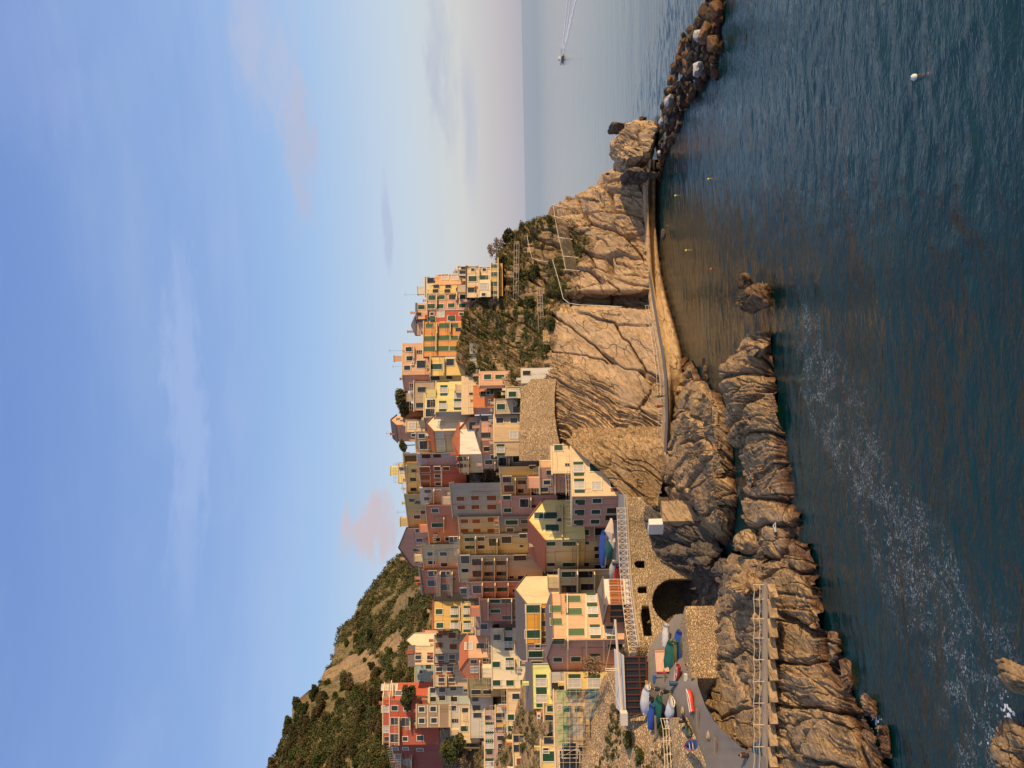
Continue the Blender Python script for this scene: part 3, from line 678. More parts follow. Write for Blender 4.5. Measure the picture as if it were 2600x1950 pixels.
rock_at(1850, 1495, 95, 22, 14, 2.0, M_rockg, 14, 'blue grey boulder below the grey inlet boulder', n=120, amp=0.4)
rock_at(1900, 1375, 88, 28, 22, 2.0, M_rockd, 15, 'leaning oval slab on the landward side of the headland', n=140, amp=0.4)
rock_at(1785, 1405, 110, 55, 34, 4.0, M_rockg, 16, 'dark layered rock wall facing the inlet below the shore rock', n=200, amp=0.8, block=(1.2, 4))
rock_at(2120, 1640, 68.2, 9, 34, 1.0, M_rockd, 17, 'narrow reddish reef rock awash along the headland', n=140, amp=0.3)
rock_at(2150, 1712, 65.6, 10, 40, 1.0, M_rockd, 18, 'long red weeded reef strip awash beside the headland', n=140, amp=0.3)
rock_at(2205, 1790, 62, 12, 30, 1.2, M_rockd, 19, 'low wet rock at the foot of the headland near the foam', n=120, amp=0.3)
rock_at(2245, 1880, 59.4, 14, 44, 1.2, M_rockd, 20, 'weedy rock with green tint at the near edge of the shore', n=140, amp=0.35)
rock_at(2585, 1720, 41.5, 22, 40, 1.4, M_rockd, 21, 'grey brown rock at the bottom edge of the sea', n=150, amp=0.35)
rock_at(2575, 1905, 42.5, 28, 62, 1.6, M_rockd, 22, 'largest near rock with white foam round it at the corner', n=180, amp=0.35)
rock_at(1796, 945, 117, 8, 22, 1.2, M_rockd, 23, 'low wet rock trailing off the tip of the shore rock', n=90, amp=0.3)
rock_at(1788, 925, 119, 3.0, 14, 0.7, M_rockd, 24, 'thin dark reef just breaking the surface in the bay', n=60, amp=0.15)
rock_at(1684, 594, 146, 3.5, 12, 0.8, M_rockg, 25, 'small dark rock breaking the water beside the quay', n=60, amp=0.15)
# ------------------------------------------------------------------ breakwater boulders
def boulder_base(seed, mat):
    rg = np.random.default_rng(seed); bm = bmesh.new()
    for i in range(26):
        d = rg.normal(size=3); d /= np.linalg.norm(d); d *= rg.uniform(0.75, 1.0); bm.verts.new((d[0]*1.15, d[1]*0.95, d[2]*0.8))
    g = bmesh.ops.convex_hull(bm, input=bm.verts); bmesh.ops.delete(bm, geom=[v for v in bm.verts if not v.link_faces], context='VERTS')
    bmesh.ops.bevel(bm, geom=list(bm.edges), offset=0.03, segments=1, affect='EDGES')
    bmesh.ops.triangulate(bm, faces=list(bm.faces)); bmesh.ops.subdivide_edges(bm, edges=list(bm.edges), cuts=3, use_grid_fill=True)
    V = np.array([v.co for v in bm.verts]); N = V/np.linalg.norm(V, axis=1, keepdims=True); V = V+N*(0.035*fbm(V*2.6+seed, 4, seed))[:, None]
    for v, c in zip(bm.verts, V): v.co = c
    me = bpy.data.meshes.new('boulder'); bm.to_mesh(me); bm.free(); me.materials.append(mat); return me
M_b1 = rockmat('boulder_brown', (0.17, 0.11, 0.065), (0.06, 0.044, 0.032), sc=2.0)
M_b2 = rockmat('boulder_dark', (0.075, 0.062, 0.052), (0.032, 0.028, 0.025), sc=2.0)
M_b3 = rockmat('boulder_rust', (0.31, 0.175, 0.09), (0.11, 0.065, 0.04), sc=2.0)
M_b4 = rockmat('boulder_white', (0.62, 0.62, 0.64), (0.40, 0.39, 0.40), sc=2.0)
M_b5 = rockmat('boulder_grey', (0.24, 0.22, 0.205), (0.11, 0.10, 0.095), sc=2.0)
BB = {n_: [boulder_base(s_, m_) for s_ in range(k0, k0+4)] for n_, m_, k0 in (('b', M_b1, 1), ('d', M_b2, 11), ('r', M_b3, 21), ('w', M_b4, 31), ('g', M_b5, 41))}
BL = {'b': 'brown angular boulder heaped in the breakwater', 'd': 'dark wet boulder heaped in the breakwater', 'r': 'rust orange lit boulder on the seaward crest of the breakwater', 'g': 'grey angular boulder heaped in the breakwater'}
def boulder(x, y, D, r, kd, label=None, group=None):
    o = bpy.data.objects.new('boulder', random.choice(BB[kd])); COL.objects.link(o)
    o.location = P(x, y, D); o.rotation_euler = (random.uniform(-.5, .5), random.uniform(-.5, .5), random.uniform(0, 6.28))
    o.scale = (r*random.uniform(.8, 1.2), r*random.uniform(.8, 1.2), r*random.uniform(.75, 1.1))
    return tag(o, label or BL[kd], 'boulder', group or {'b': 'brown breakwater boulders', 'd': 'dark breakwater boulders', 'r': 'rust breakwater boulders', 'g': 'grey breakwater boulders'}.get(kd))
bwY = [-40, 0, 54, 112, 181, 222, 271, 300, 332, 361, 387, 441, 470]; bwLo = [1845, 1840, 1838, 1831, 1820, 1780, 1741, 1732, 1726, 1704, 1696, 1682, 1680]
bwHiY = [-40, 0, 42, 69, 90, 127, 159, 199, 226, 271, 320, 360, 420, 470]; bwHi = [1790, 1784, 1768, 1746, 1724, 1719, 1703, 1686, 1683, 1668, 1668, 1664, 1664, 1662]
rr = random.Random(5); yb = -35
while yb < 462:
    lo = np.interp(yb, bwY, bwLo); hi = np.interp(yb, bwHiY, bwHi); w = lo-hi
    D0 = PZ(lo, yb, 0).y; n_ = max(2, int(round(w/16)))
    for j in range(n_):
        tt_ = (j+0.3+rr.uniform(-.2, .2))/n_; x_ = lo-3-(w-8)*tt_; D_ = D0+0.8+tt_*w*0.085
        r_ = rr.uniform(0.6, 1.3)*(1.0 if yb < 300 else 0.8)
        if tt_ > 0.62: kd = rr.choice('rbbrbdb' if 60 < yb < 300 else 'bbdgdb')
        else: kd = rr.choice('bddgdbdd')
        boulder(x_, yb+rr.uniform(-8, 8), D_, r_, kd)
    yb += rr.uniform(10, 13)
for x_, y_, r_, lb in ((1700, 252, 1.3, 'largest white boulder, near the middle of the breakwater'), (1679, 308, 0.85, 'small white boulder behind the sea stack end of the breakwater'), (1674, 388, 0.7, 'white block beside the path end of the breakwater'), (1772, 90, 1.3, 'white tipped boulder high on the outer breakwater'), (1768, 178, 1.5, 'pale pinkish boulder low on the harbour side of the breakwater')):
    boulder(x_, y_, PZ(np.interp(y_, bwY, bwLo), y_, 0).y+1.6, r_, 'w', lb, 'pale breakwater boulders')
boulder(1820, 24, 103.5, 1.5, 'r', 'broad golden lit boulder near the outer tip of the breakwater', 'gold breakwater boulders')
boulder(1788, 86, 104, 1.5, 'r', 'golden lit boulder under the white tipped boulder', 'gold breakwater boulders')
boulder(1808, 112, 103.5, 1.4, 'r', 'streaked golden boulder on the harbour side of the breakwater', 'gold breakwater boulders')
for x_, y_, r_, lb in ((1838, 14, 0.5, 'tiny triangular rock off the breakwater tip'), (1832, 48, 0.65, 'small pyramid rock in the water by the breakwater tip'), (1830, 120, 0.8, 'slim golden rock standing in the water beside the breakwater'), (1817, 188, 0.95, 'dark pointed rock in the water off the breakwater'), (1755, 228, 0.55, 'upper of two little wet rocks beside the breakwater'), (1752, 250, 0.55, 'lower of two little wet rocks beside the breakwater')):
    boulder(x_, y_, PZ(x_+5, y_, 0).y, r_, 'b', lb, 'rocks standing off the breakwater')
# boulders at the near side of the middle rock and along the quay foot
for i in range(26):
    y_ = rr.uniform(560, 880); x_ = np.interp(y_, [560, 700, 780, 900], [1667, 1680, 1702, 1732])
    boulder(x_+1, y_, PZ(x_+1, y_, 0).y+0.3, rr.uniform(0.4, 0.7), 'b', 'small brown rock at the foot of the quay wall', 'rocks along the quay foot')
from mathutils.bvhtree import BVHTree
def bvh_of(o):
    me = o.data; nv = len(me.vertices); co = np.empty(nv*3, dtype=np.float32); me.vertices.foreach_get('co', co); co = co.reshape(-1, 3)+np.array(o.location)
    return BVHTree.FromPolygons(co.tolist(), [tuple(p.vertices) for p in me.polygons])
_B = {}
def snap(x, y, objs, fall=None, reach=60):
    for dx in range(0, reach, 3):
        best = None
        for o in objs:
            if o.name not in _B: _B[o.name] = bvh_of(o)
            d = ray(x+dx, y); h = _B[o.name].ray_cast(Vector((0, 0, CAMH)), d.normalized(), 600)
            if h[0] is not None and (best is None or h[0].y < best.y): best = h[0]
        if best is not None: return best
    return fall
# ------------------------------------------------------------------ quay and its path at the cliff foot
def strip(name, rows, mat, sub=6):
    """rows: list of (y, [(x, D), ...]) joined as a ruled body"""
    X, Y, DD = interp_grid(rows, len(rows)*sub, len(rows[0][1]), 0); V = Pn(X.ravel(), Y.ravel(), DD.ravel())
    V[:, 2] = np.maximum(V[:, 2], -1.0); return npmesh(name, V, grid_faces(len(rows)*sub, len(rows[0][1]))[:, ::-1], mat)
def zrow(y, pts):  # (x, z) -> (x, D)
    return (y, [(x, PZ(x, y, z).y) for x, z in pts])
q = [zrow(405, [(1672, -.5), (1664, 1.0), (1663, 1.9), (1655, 1.9), (1654, 2.2), (1645, 2.2)]),
     zrow(480, [(1668, -.5), (1662, 1.0), (1652, 1.2), (1646, 1.3), (1645, 2.6), (1630, 2.6)]),
     zrow(560, [(1668, -.5), (1662, 1.0), (1652, 1.2), (1648, 1.3), (1646, 2.6), (1630, 2.7)]),
     zrow(640, [(1674, -.5), (1668, 1.0), (1658, 1.3), (1652, 1.4), (1650, 2.8), (1634, 2.9)]),
     zrow(700, [(1682, -.5), (1675, 1.0), (1665, 1.5), (1656, 1.6), (1653, 3.0), (1640, 3.1)]),
     zrow(770, [(1699, -.5), (1691, 1.0), (1681, 1.6), (1668, 1.8), (1664, 3.3), (1648, 3.4)]),
     zrow(840, [(1720, -.5), (1711, 1.0), (1698, 1.7), (1684, 2.2), (1678, 3.6), (1656, 3.8)]),
     zrow(900, [(1735, -.5), (1725, 1.0), (1712, 1.8), (1696, 2.6), (1690, 3.9), (1666, 4.1)]),
     zrow(960, [(1742, -.5), (1730, 1.0), (1716, 2.0), (1704, 3.0), (1700, 4.1), (1674, 4.4)]),
     zrow(1060, [(1740, -.5), (1725, 1.5), (1712, 2.6), (1703, 3.8), (1700, 4.3), (1682, 4.6)]),
     zrow(1190, [(1735, -.5), (1720, 1.5), (1705, 3.0), (1698, 4.2), (1696, 4.6), (1670, 4.9)])]
qo = strip('quay', q, M_quay, 10); tag(qo, kind='structure')
pth = [zrow(y_, [(x_+w_, z_), (x_-w_, z_+.02)]) for y_, x_, z_, w_ in ((690, 1648, 3.3, 2.2), (770, 1660, 3.55, 3), (840, 1672, 3.9, 3.4), (900, 1683, 4.2, 3.6), (960, 1690, 4.45, 3.6), (1060, 1693, 4.7, 3.2), (1180, 1688, 4.95, 3))]
tag(strip('path', pth, M_asph, 8), kind='structure')
# harbour platform at the viaduct foot, stepped path on the headland, slipway
def poly_slab(name, pts, mat, th=0.5, kind='structure', zs=None):
    mb = MB(); W = [PZ(x, y, z) for x, y, z in pts]; n = len(W); lo = [(w.x, w.y, w.z-th) for w in W]
    mb.add([tuple(w) for w in W]+lo, [tuple(range(n)), tuple(range(n, 2*n))[::-1]]+[(i, n+i, n+(i+1) % n, (i+1) % n) for i in range(n)])
    o = mb.build(name, mat); return tag(o, kind=kind)
poly_slab('promenade', [(1583, 1255, 12.4), (1596, 1440, 12.4), (1608, 1560, 12.4), (1623, 1668, 12.4), (1640, 1750, 12.0), (1655, 1830, 11.6), (1560, 1830, 11.9), (1530, 1700, 12.4), (1510, 1500, 12.45), (1520, 1255, 12.45)], M_concg, 0.6)
ramp = [
 (1560, [(1750, 104), (1735, 105), (1715, 106)]),
 (1640, [(1762, 98), (1735, 101), (1650, 104.5)]),
 (1690, [(1768, 95), (1725, 98), (1640, 103.5)]),
 (1740, [(1772, 92), (1725, 95.5), (1640, 103)]),
 (1790, [(1790, 89), (1740, 93), (1665, 100)]),
 (1830, [(1812, 86.5), (1760, 91), (1700, 97)]),
 (1870, [(1850, 82.5), (1790, 88), (1730, 93)]),
 (1900, [(1885, 79.8), (1820, 85), (1755, 90)]),
 (1925, [(1945, 76.6), (1850, 82), (1775, 88)]),
 (1960, [(1955, 76), (1860, 81), (1790, 86)]),
 (2080, [(1960, 75.5), (1870, 80), (1800, 85)])]
tag(strip('slipway', ramp, M_asph, 12), kind='structure')
pts_ = [zrow(y_, [(1962, 3.0), (1952, 3.3), (1950, 4.25), (1934, 4.3)]) for y_ in (1478, 1600, 1750, 1960)]
tag(strip('stepped_path', pts_, M_path, 8), kind='structure')
ks = (1484, 1521, 1571, 1620, 1675, 1730, 1785, 1840, 1896, 1950, 2004)
for ya, yb_ in zip(ks[:-1], ks[1:]):
    a = PZ(1948, ya+1, 4.3); b = PZ(1957, yb_-1, 4.3); d = (b-a)/2; nn = Vector((d.y, -d.x, 0)).normalized(); mb = MB()
    mb.box(Vector(((a.x+b.x)/2, (a.y+b.y)/2, 3.98)), Vector((d.x, d.y, 0))*.99, nn*.22, Vector((0, 0, .36)))
    tag(mb.build('concrete_block', M_quay), 'tan concrete kerb block lining the stepped path on the headland', 'concrete block', 'kerb blocks along the stepped path')
# ------------------------------------------------------------------ houses
PAL = dict(cream=(.66, .50, .31), lcream=(.70, .60, .42), peach=(.62, .36, .22), yellow=(.68, .49, .19), bright=(.70, .60, .26), lemon=(.66, .66, .26), gold=(.58, .37, .12),
  orange=(.64, .29, .10), dorange=(.56, .20, .08), salmon=(.58, .31, .21), red=(.43, .10, .065), brick=(.48, .20, .13), maroon=(.30, .085, .07), pink=(.52, .28, .21), mauve=(.40, .28, .26),
  tan=(.44, .33, .23), lowtan=(.50, .39, .27), ochre=(.52, .42, .25), mustard=(.50, .38, .17), grey=(.37, .335, .29), lgrey=(.45, .43, .39), white=(.66, .62, .54), blueg=(.36, .42, .43), greeng=(.28, .36, .35),
  brown=(.28, .19, .12), sand=(.54, .39, .23), olive=(.46, .42, .28), unf=(.30, .215, .145), amber=(.60, .30, .045))
WT = {  # kind: (width, height, panel, open shutters, frame)
 'g': (0.95, 1.35, 'green', 0, 1), 'G': (1.1, 2.2, 'green', 0, 1), 'l': (0.95, 1.5, 'greenl', 0, 0), 'L': (1.05, 2.3, 'greenl', 0, 0), 'b': (1.0, 1.45, 'brown', 0, 0), 'r': (0.8, 1.2, 'glass', 2, 1),
 'o': (0.9, 1.4, 'curt', 1, 1), 'd': (0.95, 1.3, 'glass', 0, 1), 'D': (1.3, 2.2, 'glass', 0, 0), 'w': (1.2, 1.4, 'curt', 0, 1), 's': (0.6, 0.75, 'glass', 0, 1), 'n': (0.8, 1.2, 'glass', 0, 0),
 'p': (0.9, 1.5, 'green', 3, 1), 'a': (1.0, 1.9, 'green', 0, 1), 'x': (1.9, 1.5, 'glass', 0, 1), 'W': (2.0, 2.2, 'glass', 0, 1)}
PANEL = {'green': M_green, 'greenl': M_greenl, 'brown': M_brown, 'glass': M_glass, 'curt': M_curt}
def window(root, p, u, n, kd, k_=1.0, arch=False):
    w, h, pan, op, fr = WT[kd]; w *= k_*1.1; h *= k_*1.1; Z = Vector((0, 0, 1)); mb = MB(); f = 0.09*k_+0.03
    if fr:
        for sx in (-1, 1): mb.box(p+u*sx*(w/2+f/2)+n*0.03, u*f/2, n*0.055, Z*(h/2+f))
        mb.box(p+Z*(h/2+f/2)+n*0.03, u*w/2, n*0.055, Z*f/2); mb.box(p-Z*(h/2+f/2)+n*0.06, u*(w/2+f+0.05), n*0.10, Z*f/2)
    else:
        for sx in (-1, 1): mb.box(p+u*sx*(w/2+0.03)+n*0.02, u*0.03, n*0.045, Z*(h/2+0.06))
        mb.box(p-Z*(h/2+0.04)+n*0.05, u*(w/2+0.06), n*0.09, Z*0.04); mb.box(p+Z*(h/2+0.03)+n*0.02, u*(w/2+0.03), n*0.04, Z*0.03)
    o = mb.build('window', M_trim if fr else M_trimy, root)
    q = MB(); q.box(p+n*0.012, u*w/2, n*0.014, Z*h/2)
    if pan in ('green', 'greenl', 'brown'):
        q.box(p+u*0+n*0.035, u*0.025, n*0.012, Z*h/2)
        for s_ in (-1, 1):
            for j in range(5): q.box(p+u*s_*w/4+Z*(-h/2+h*(j+0.5)/5)+n*0.034, u*w*0.2, n*0.012, Z*h*0.045)
        q.build('shutter', PANEL[pan], o)
        if kd == 'p': s2 = MB(); s2.box(p-Z*h*0.12+n*0.32, u*w/2, n*0.03+Z*0, Z*h*0.36); s2.build('shutter', M_green, o)
    else:
        q.build('pane', PANEL[pan], o)
        if fr and kd in 'wo': c = MB(); c.box(p+n*0.035, u*0.03, n*0.02, Z*h/2); c.box(p+Z*h*0.15+n*0.034, u*w/2, n*0.018, Z*0.03); c.build('window_bar', M_trim, o)
        if op:
            for s_ in (-1, 1):
                s2 = MB(); s2.box(p+u*s_*(w/2+f+w*0.26)+n*0.05, u*w*0.24, n*0.025, Z*h/2)
                for j in range(4): s2.box(p+u*s_*(w/2+f+w*0.26)+Z*(-h/2+h*(j+0.5)/4)+n*0.085, u*w*0.19, n*0.012, Z*h*0.06)
                s2.build('shutter', M_brown if op == 2 else M_green, o)
    return o
def balcony(root, a, b, n, z, dep=0.95, rail=True, mat=None, rm=None, hh=0.95):
    u = (b-a); L = u.length; u.normalize(); Z = Vector((0, 0, 1)); c = (a+b)/2; c.z = z
    mb = MB(); mb.box(c+n*dep/2-Z*0.09, u*L/2, n*dep/2, Z*0.09); o = mb.build('balcony', mat or M_trimy, root)
    if rail:
        r = MB(); A = a.copy(); A.z = z; B_ = b.copy(); B_.z = z; p0 = A+n*dep*0.95; p1 = B_+n*dep*0.95
        for h_ in (hh, 0.1): r.bar(p0+Z*h_, p1+Z*h_, 0.028); r.bar(A+Z*h_, p0+Z*h_, 0.028); r.bar(B_+Z*h_, p1+Z*h_, 0.028)
        k_ = max(2, int(L/0.3))
        for i in range(k_+1): q_ = p0.lerp(p1, i/k_); r.bar(q_, q_+Z*hh, 0.016, 0, 4)
        r.build('railing', rm or M_rail, o)
    return o
CNT = [0, 0]
LAUN = ['white washing on the sunny pink balcony over the weathered tan house', 'washing hung on the shaded half of the pink balcony', 'long row of washing on the lower line of the white terraced house',
 'washing on the upper line of the white terraced house', 'short row of washing on the salmon red house terrace', 'washing hung under the balconies of the shaded mustard house', 'washing above the dusky salmon balconied house',
 'small washing on the narrow pink and cream block', 'pale towels on a line of the pale grey cream shuttered house', 'spare washing', 'spare washing two']
def house(name, label, ref, xt, xb, segs, col, wins='', roof='flat', t=8.0, rise=1.6, ext=0.6, cols=None, old=0.5, bal='', eave=0.25, rmat=None, cat='house', k_=1.0, base=None, extra=None, group=None):
    """ref=(y, D): left (or corner) vertex; segs=[(y, slope)...] further vertices to the right; a leading negative-index segment ('L', y, slope) lies to the left"""
    CNT[0] += 1
    y0, D0 = ref; xm = (xt+xb)/2
    def vert(y_from, D_from, y, s_):
        a0 = ray(xm, y_from).x; a1 = ray(xm, y).x
        return D_from*(1-s_*a0)/(1-s_*a1)
    left = [s_ for s_ in segs if s_[0] == 'L']; right = [s_ for s_ in segs if s_[0] != 'L']
    vs = [(y0, D0)]; y_, D_ = y0, D0
    for (y2, s_) in right: D_ = vert(y_, D_, y2, s_); vs.append((y2, D_)); y_ = y2
    y_, D_ = y0, D0
    for (_, y2, s_) in left: D_ = vert(y_, D_, y2, s_); vs.insert(0, (y2, D_)); y_ = y2
    pts = [Vector((ray(xm, yy).x*dd, dd, 0)) for yy, dd in vs]
    zt = P(xt, y0, D0).z; zb = P(xb, y0, D0).z-ext
    nf = len(pts)-1; norms = []
    for i in range(nf):
        d = (pts[i+1]-pts[i]).normalized(); norms.append(Vector((d.y, -d.x, 0)))
    if nf == 1: back = [pts[1]+pts[1].normalized()*t, pts[0]+pts[0].normalized()*t]      # party walls run straight back
    else: back = [pts[0]+pts[2]-pts[1]]
    foot = [p.copy() for p in pts]+back
    cen = sum(foot, Vector())/len(foot); loc = (cen.x, cen.y, zb)
    root = thing(name, label, cat, loc, group)
    C0 = stucco(PAL[col] if isinstance(col, str) else col, old)
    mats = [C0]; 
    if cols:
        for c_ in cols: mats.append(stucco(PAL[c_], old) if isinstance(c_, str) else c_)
    # wall: a closed body, front faces may take another colour, or shade put into the colour
    mb = MB(); n = len(foot)
    lo = [(p.x, p.y, zb) for p in foot]; hi = [(p.x, p.y, zt) for p in foot]
    gi = None; h_ = rise
    if roof.startswith('gable'):
        gi = int(roof[5:] or 0)      # the gable sits on this front face
        i0, i1 = gi, gi+1; opp = [(i0+2) % n, (i1+2) % n] if n == 4 else None
        A, B_ = Vector(hi[i0]), Vector(hi[i1]); Cc, Dd = Vector(hi[(i1+1) % n]), Vector(hi[(i1+2) % n])
        r0 = (A+B_)/2+Vector((0, 0, h_)); r1 = (Cc+Dd)/2+Vector((0, 0, h_))
        V = lo+hi+[tuple(r0), tuple(r1)]; R0, R1 = 2*n, 2*n+1; a, b, c, d = n+i0, n+i1, n+(i1+1) % n, n+(i1+2) % n
        side = lambda i: (i, (i+1) % n, n+(i+1) % n, n+i)
        fs = []; ms = []
        for i in range(n):
            if i == gi: fs.append((i, i+1, b, R0, a)); 
            elif i == (gi+2) % n: fs.append((i, (i+1) % n, d, R1, c) if False else (i, (i+1) % n, n+(i+1) % n, R1, n+i))
            else: fs.append(side(i))
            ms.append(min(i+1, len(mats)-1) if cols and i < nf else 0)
        for f_, m_ in zip(fs, ms): mb.add([V[q] for q in f_], [tuple(range(len(f_)))], m_)
        wall = mb.build('wall', mats, root)
        rb = MB(); ov = 0.3
        ax = (r1-r0).normalized(); 
        for (e0, e1) in ((A, Dd), (B_, Cc)):
            sl = (e0-r0); sl = sl*(1+ov/sl.length); a0 = r0-ax*ov; a1 = r1+ax*ov; b0 = a0+sl; b1 = a1+sl; up_ = Vector((0, 0, 0.14))
            rb.add([a0, a1, b1, b0, a0+up_, a1+up_, b1+up_, b0+up_], [(0, 1, 2, 3), (4, 7, 6, 5), (0, 4, 5, 1), (1, 5, 6, 2), (2, 6, 7, 3), (3, 7, 4, 0)])
        rb.build('roof', rmat or M_tile, root)
    else:
        for i in range(n):
            mb.add([lo[i], lo[(i+1) % n], hi[(i+1) % n], hi[i]], [(0, 1, 2, 3)], min(i+1, len(mats)-1) if cols and i < nf else 0)
        mb.add(hi, [tuple(range(n))]); mb.add(lo, [tuple(range(n))[::-1]])
        wall = mb.build('wall', mats, root)
        rb = MB()
        def grown(g): return [cen+(p-cen)*(1+g/max(2.0, (p-cen).length)) for p in foot]
        if roof == 'flat':
            rb.prism(grown(eave), zt-0.02, zt+0.16)
            g2 = grown(-0.02); rb.prism(g2, zt+0.16, zt+0.2)
            rb.build('roof', rmat or M_trimy, root)
            if eave > 0.3: pass
        elif roof == 'parapet':
            for i in range(n):
                a, b = Vector((foot[i].x, foot[i].y, zt+0.35)), Vector((foot[(i+1) % n].x, foot[(i+1) % n].y, zt+0.35)); d = (b-a); L = d.length; d.normalize(); m_ = Vector((d.y, -d.x, 0))
                rb.box((a+b)/2-m_*0.08, d*(L/2-0.0), m_*0.1, Vector((0, 0, 0.35)))
            rb.build('parapet', C0, root)
        elif roof == 'hip':
            g2 = grown(0.45); ap = [cen+(p-cen)*0.12 for p in foot]; m_ = len(g2)
            V = [(p.x, p.y, zt-0.02) for p in g2]+[(p.x, p.y, zt+0.12) for p in g2]+[(p.x, p.y, zt+0.12+rise) for p in ap]
            rb.add(V, [tuple(range(m_))[::-1]]+[(i, (i+1) % m_, m_+(i+1) % m_, m_+i) for i in range(m_)]+[(m_+i, m_+(i+1) % m_, 2*m_+(i+1) % m_, 2*m_+i) for i in range(m_)]+[tuple(range(2*m_, 3*m_))])
            rb.build('roof', rmat or M_tile, root)
        elif roof == 'shed':
            ax = norms[-1]; g2 = grown(0.35); V = []
            for z_ in (0.0, 0.16): V += [(p.x, p.y, zt+z_+max(0, rise*(1 if i >= nf+1 else 0))) for i, p in enumerate(g2)]
            m_ = len(g2); rb.add(V, [tuple(range(m_))[::-1], tuple(range(m_, 2*m_))]+[(i, (i+1) % m_, m_+(i+1) % m_, m_+i) for i in range(m_)]); rb.build('roof', rmat or M_tile, root)
    # gutter pipe at the corner
    i = min(1, nf-0) if nf > 1 else random.choice((0, 1)); pc = pts[i]; nn = norms[min(i, nf-1)]
    if zt-zb > 4: g = MB(); off = nn*0.07-(pts[1]-pts[0]).normalized()*(0.12 if i else -0.12); g.bar((pc.x+off.x, pc.y+off.y, zb), (pc.x+off.x, pc.y+off.y, zt), 0.05); g.build('drainpipe', M_pipe, root)
    # rooftop clutter: chimneys, rails, stair hut
    rg_ = random.Random(CNT[0]*13+1) if name != 'annex' else random.Random(5); plain = name == 'annex'; A_, B__ = pts[0], pts[-1]; bk = (cen-(A_+B__)/2); bk.z = 0
    if not plain and (zt > 30 or rg_.random() < .6):
        for _ in range(rg_.choice((1, 1, 2))):
            q_ = A_.lerp(B__, rg_.uniform(.15, .85)) if nf == 1 else pts[0].lerp(pts[2], rg_.uniform(.2, .8)); q_ = q_+bk*rg_.uniform(.3, .9); hz = rg_.uniform(.7, 1.3)+(rise*.6 if roof not in ('flat', 'parapet') else 0)
            c_ = MB(); c_.abox((q_.x, q_.y, zt+hz/2), .5, .5, hz); c_.abox((q_.x, q_.y, zt+hz+.06), .66, .66, .1); c_.build('chimney', C0 if rg_.random() < .6 else M_tile, root)
    if not plain and roof in ('flat', 'parapet') and (A_-B__).length > 4:
        if rg_.random() < .62:
            r_ = MB()
            for i in range(nf):
                a, b = pts[i], pts[i+1]; a = a+(cen-a)*.04; b = b+(cen-b)*.04; z0_ = zt+(.18 if roof == 'flat' else .7); k2 = max(2, int((b-a).length/.9))
                for h2 in (.5, .95): r_.bar((a.x, a.y, z0_+h2), (b.x, b.y, z0_+h2), .025, 0, 4)
                for j in range(k2+1): p_ = a.lerp(b, j/k2); r_.bar((p_.x, p_.y, z0_), (p_.x, p_.y, z0_+.95), .022, 0, 4)
            r_.build('roof_railing', M_railw if rg_.random() < .5 else M_rail, root)
        if rg_.random() < .4:
            q_ = A_.lerp(B__, rg_.uniform(.25, .75))+bk*.7; c_ = MB(); w2 = rg_.uniform(1.2, 2.0); c_.abox((q_.x, q_.y, zt+1.05), w2, w2, 2.1); c_.abox((q_.x, q_.y, zt+2.14), w2+.3, w2+.3, .08); c_.build('stair_hut', C0, root)
    # cables and a meter box on the front
    i = 0; a, b = pts[i], pts[i+1]
    if (b-a).length > 3 and zt-zb > 5:
        c_ = MB(); n_ = norms[i]
        for _ in range(rg_.choice((1, 2))):
            z1_ = zb+(zt-zb)*rg_.uniform(.3, .9); f0 = rg_.uniform(0, .3); f1 = rg_.uniform(.6, 1); p0_ = a.lerp(b, f0)+n_*.04; p1_ = a.lerp(b, f1)+n_*.04
            c_.line([Vector((p0_.x, p0_.y, z1_)), Vector(((p0_.x+p1_.x)/2, (p0_.y+p1_.y)/2, z1_-.12)), Vector((p1_.x, p1_.y, z1_+.05)), Vector((p1_.x, p1_.y, zb+.2))], .022, 0, 3)
        c_.build('cable', M_rail, root)
    def onface(x, y):
        d = ray(x, y); i = nf-1
        for j in range(nf):
            if y > vs[j+1][0]: i = j; break
        A = pts[i]; n_ = norms[i]; D_ = A.dot(n_)/(d.x*n_.x+d.y*n_.y)
        return Vector((d.x*D_, D_, CAMH+d.z*D_)), i
    for it in [w_.strip() for w_ in wins.split(';') if w_.strip()]:
        q_ = it.split(); kk = float(q_[3]) if len(q_) > 3 else 1.0
        p, i = onface(float(q_[1]), float(q_[2])); window(root, p, (pts[i+1]-pts[i]).normalized(), norms[i], q_[0], kk*k_)
    for it in [w_.strip() for w_ in bal.split(';') if w_.strip()]:
        q_ = it.split(); x_ = float(q_[1]); p0, i = onface(x_, float(q_[2])-0.5); p1, _ = onface(x_, float(q_[3])+0.5)
        dep = float(q_[4]) if len(q_) > 4 else 0.9
        if q_[0] in ('B', 'S', 'P'): balcony(root, p0, p1, norms[i], p0.z, dep, q_[0] != 'S', None, M_railw if q_[0] == 'P' else M_rail)
        if q_[0] == 'K':     # string course
            mb = MB(); d = (p1-p0); mb.box((p0+p1)/2+norms[i]*0.03, d/2, norms[i]*0.05, Vector((0, 0, 0.13))); mb.build('string_course', M_trimy, root)
        if q_[0] == 'C':     # air conditioner
            mb = MB(); d = (pts[i+1]-pts[i]).normalized(); c = (p0+p1)/2; mb.box(c+norms[i]*0.2, d*0.42, norms[i]*0.17, Vector((0, 0, 0.3))); ac = mb.build('air_conditioner', M_ac, root)
            f_ = MB(); f_.bar(c+norms[i]*0.36, c+norms[i]*0.385, 0.2, 0, 12); f_.build('fan_grille', M_rail, ac)
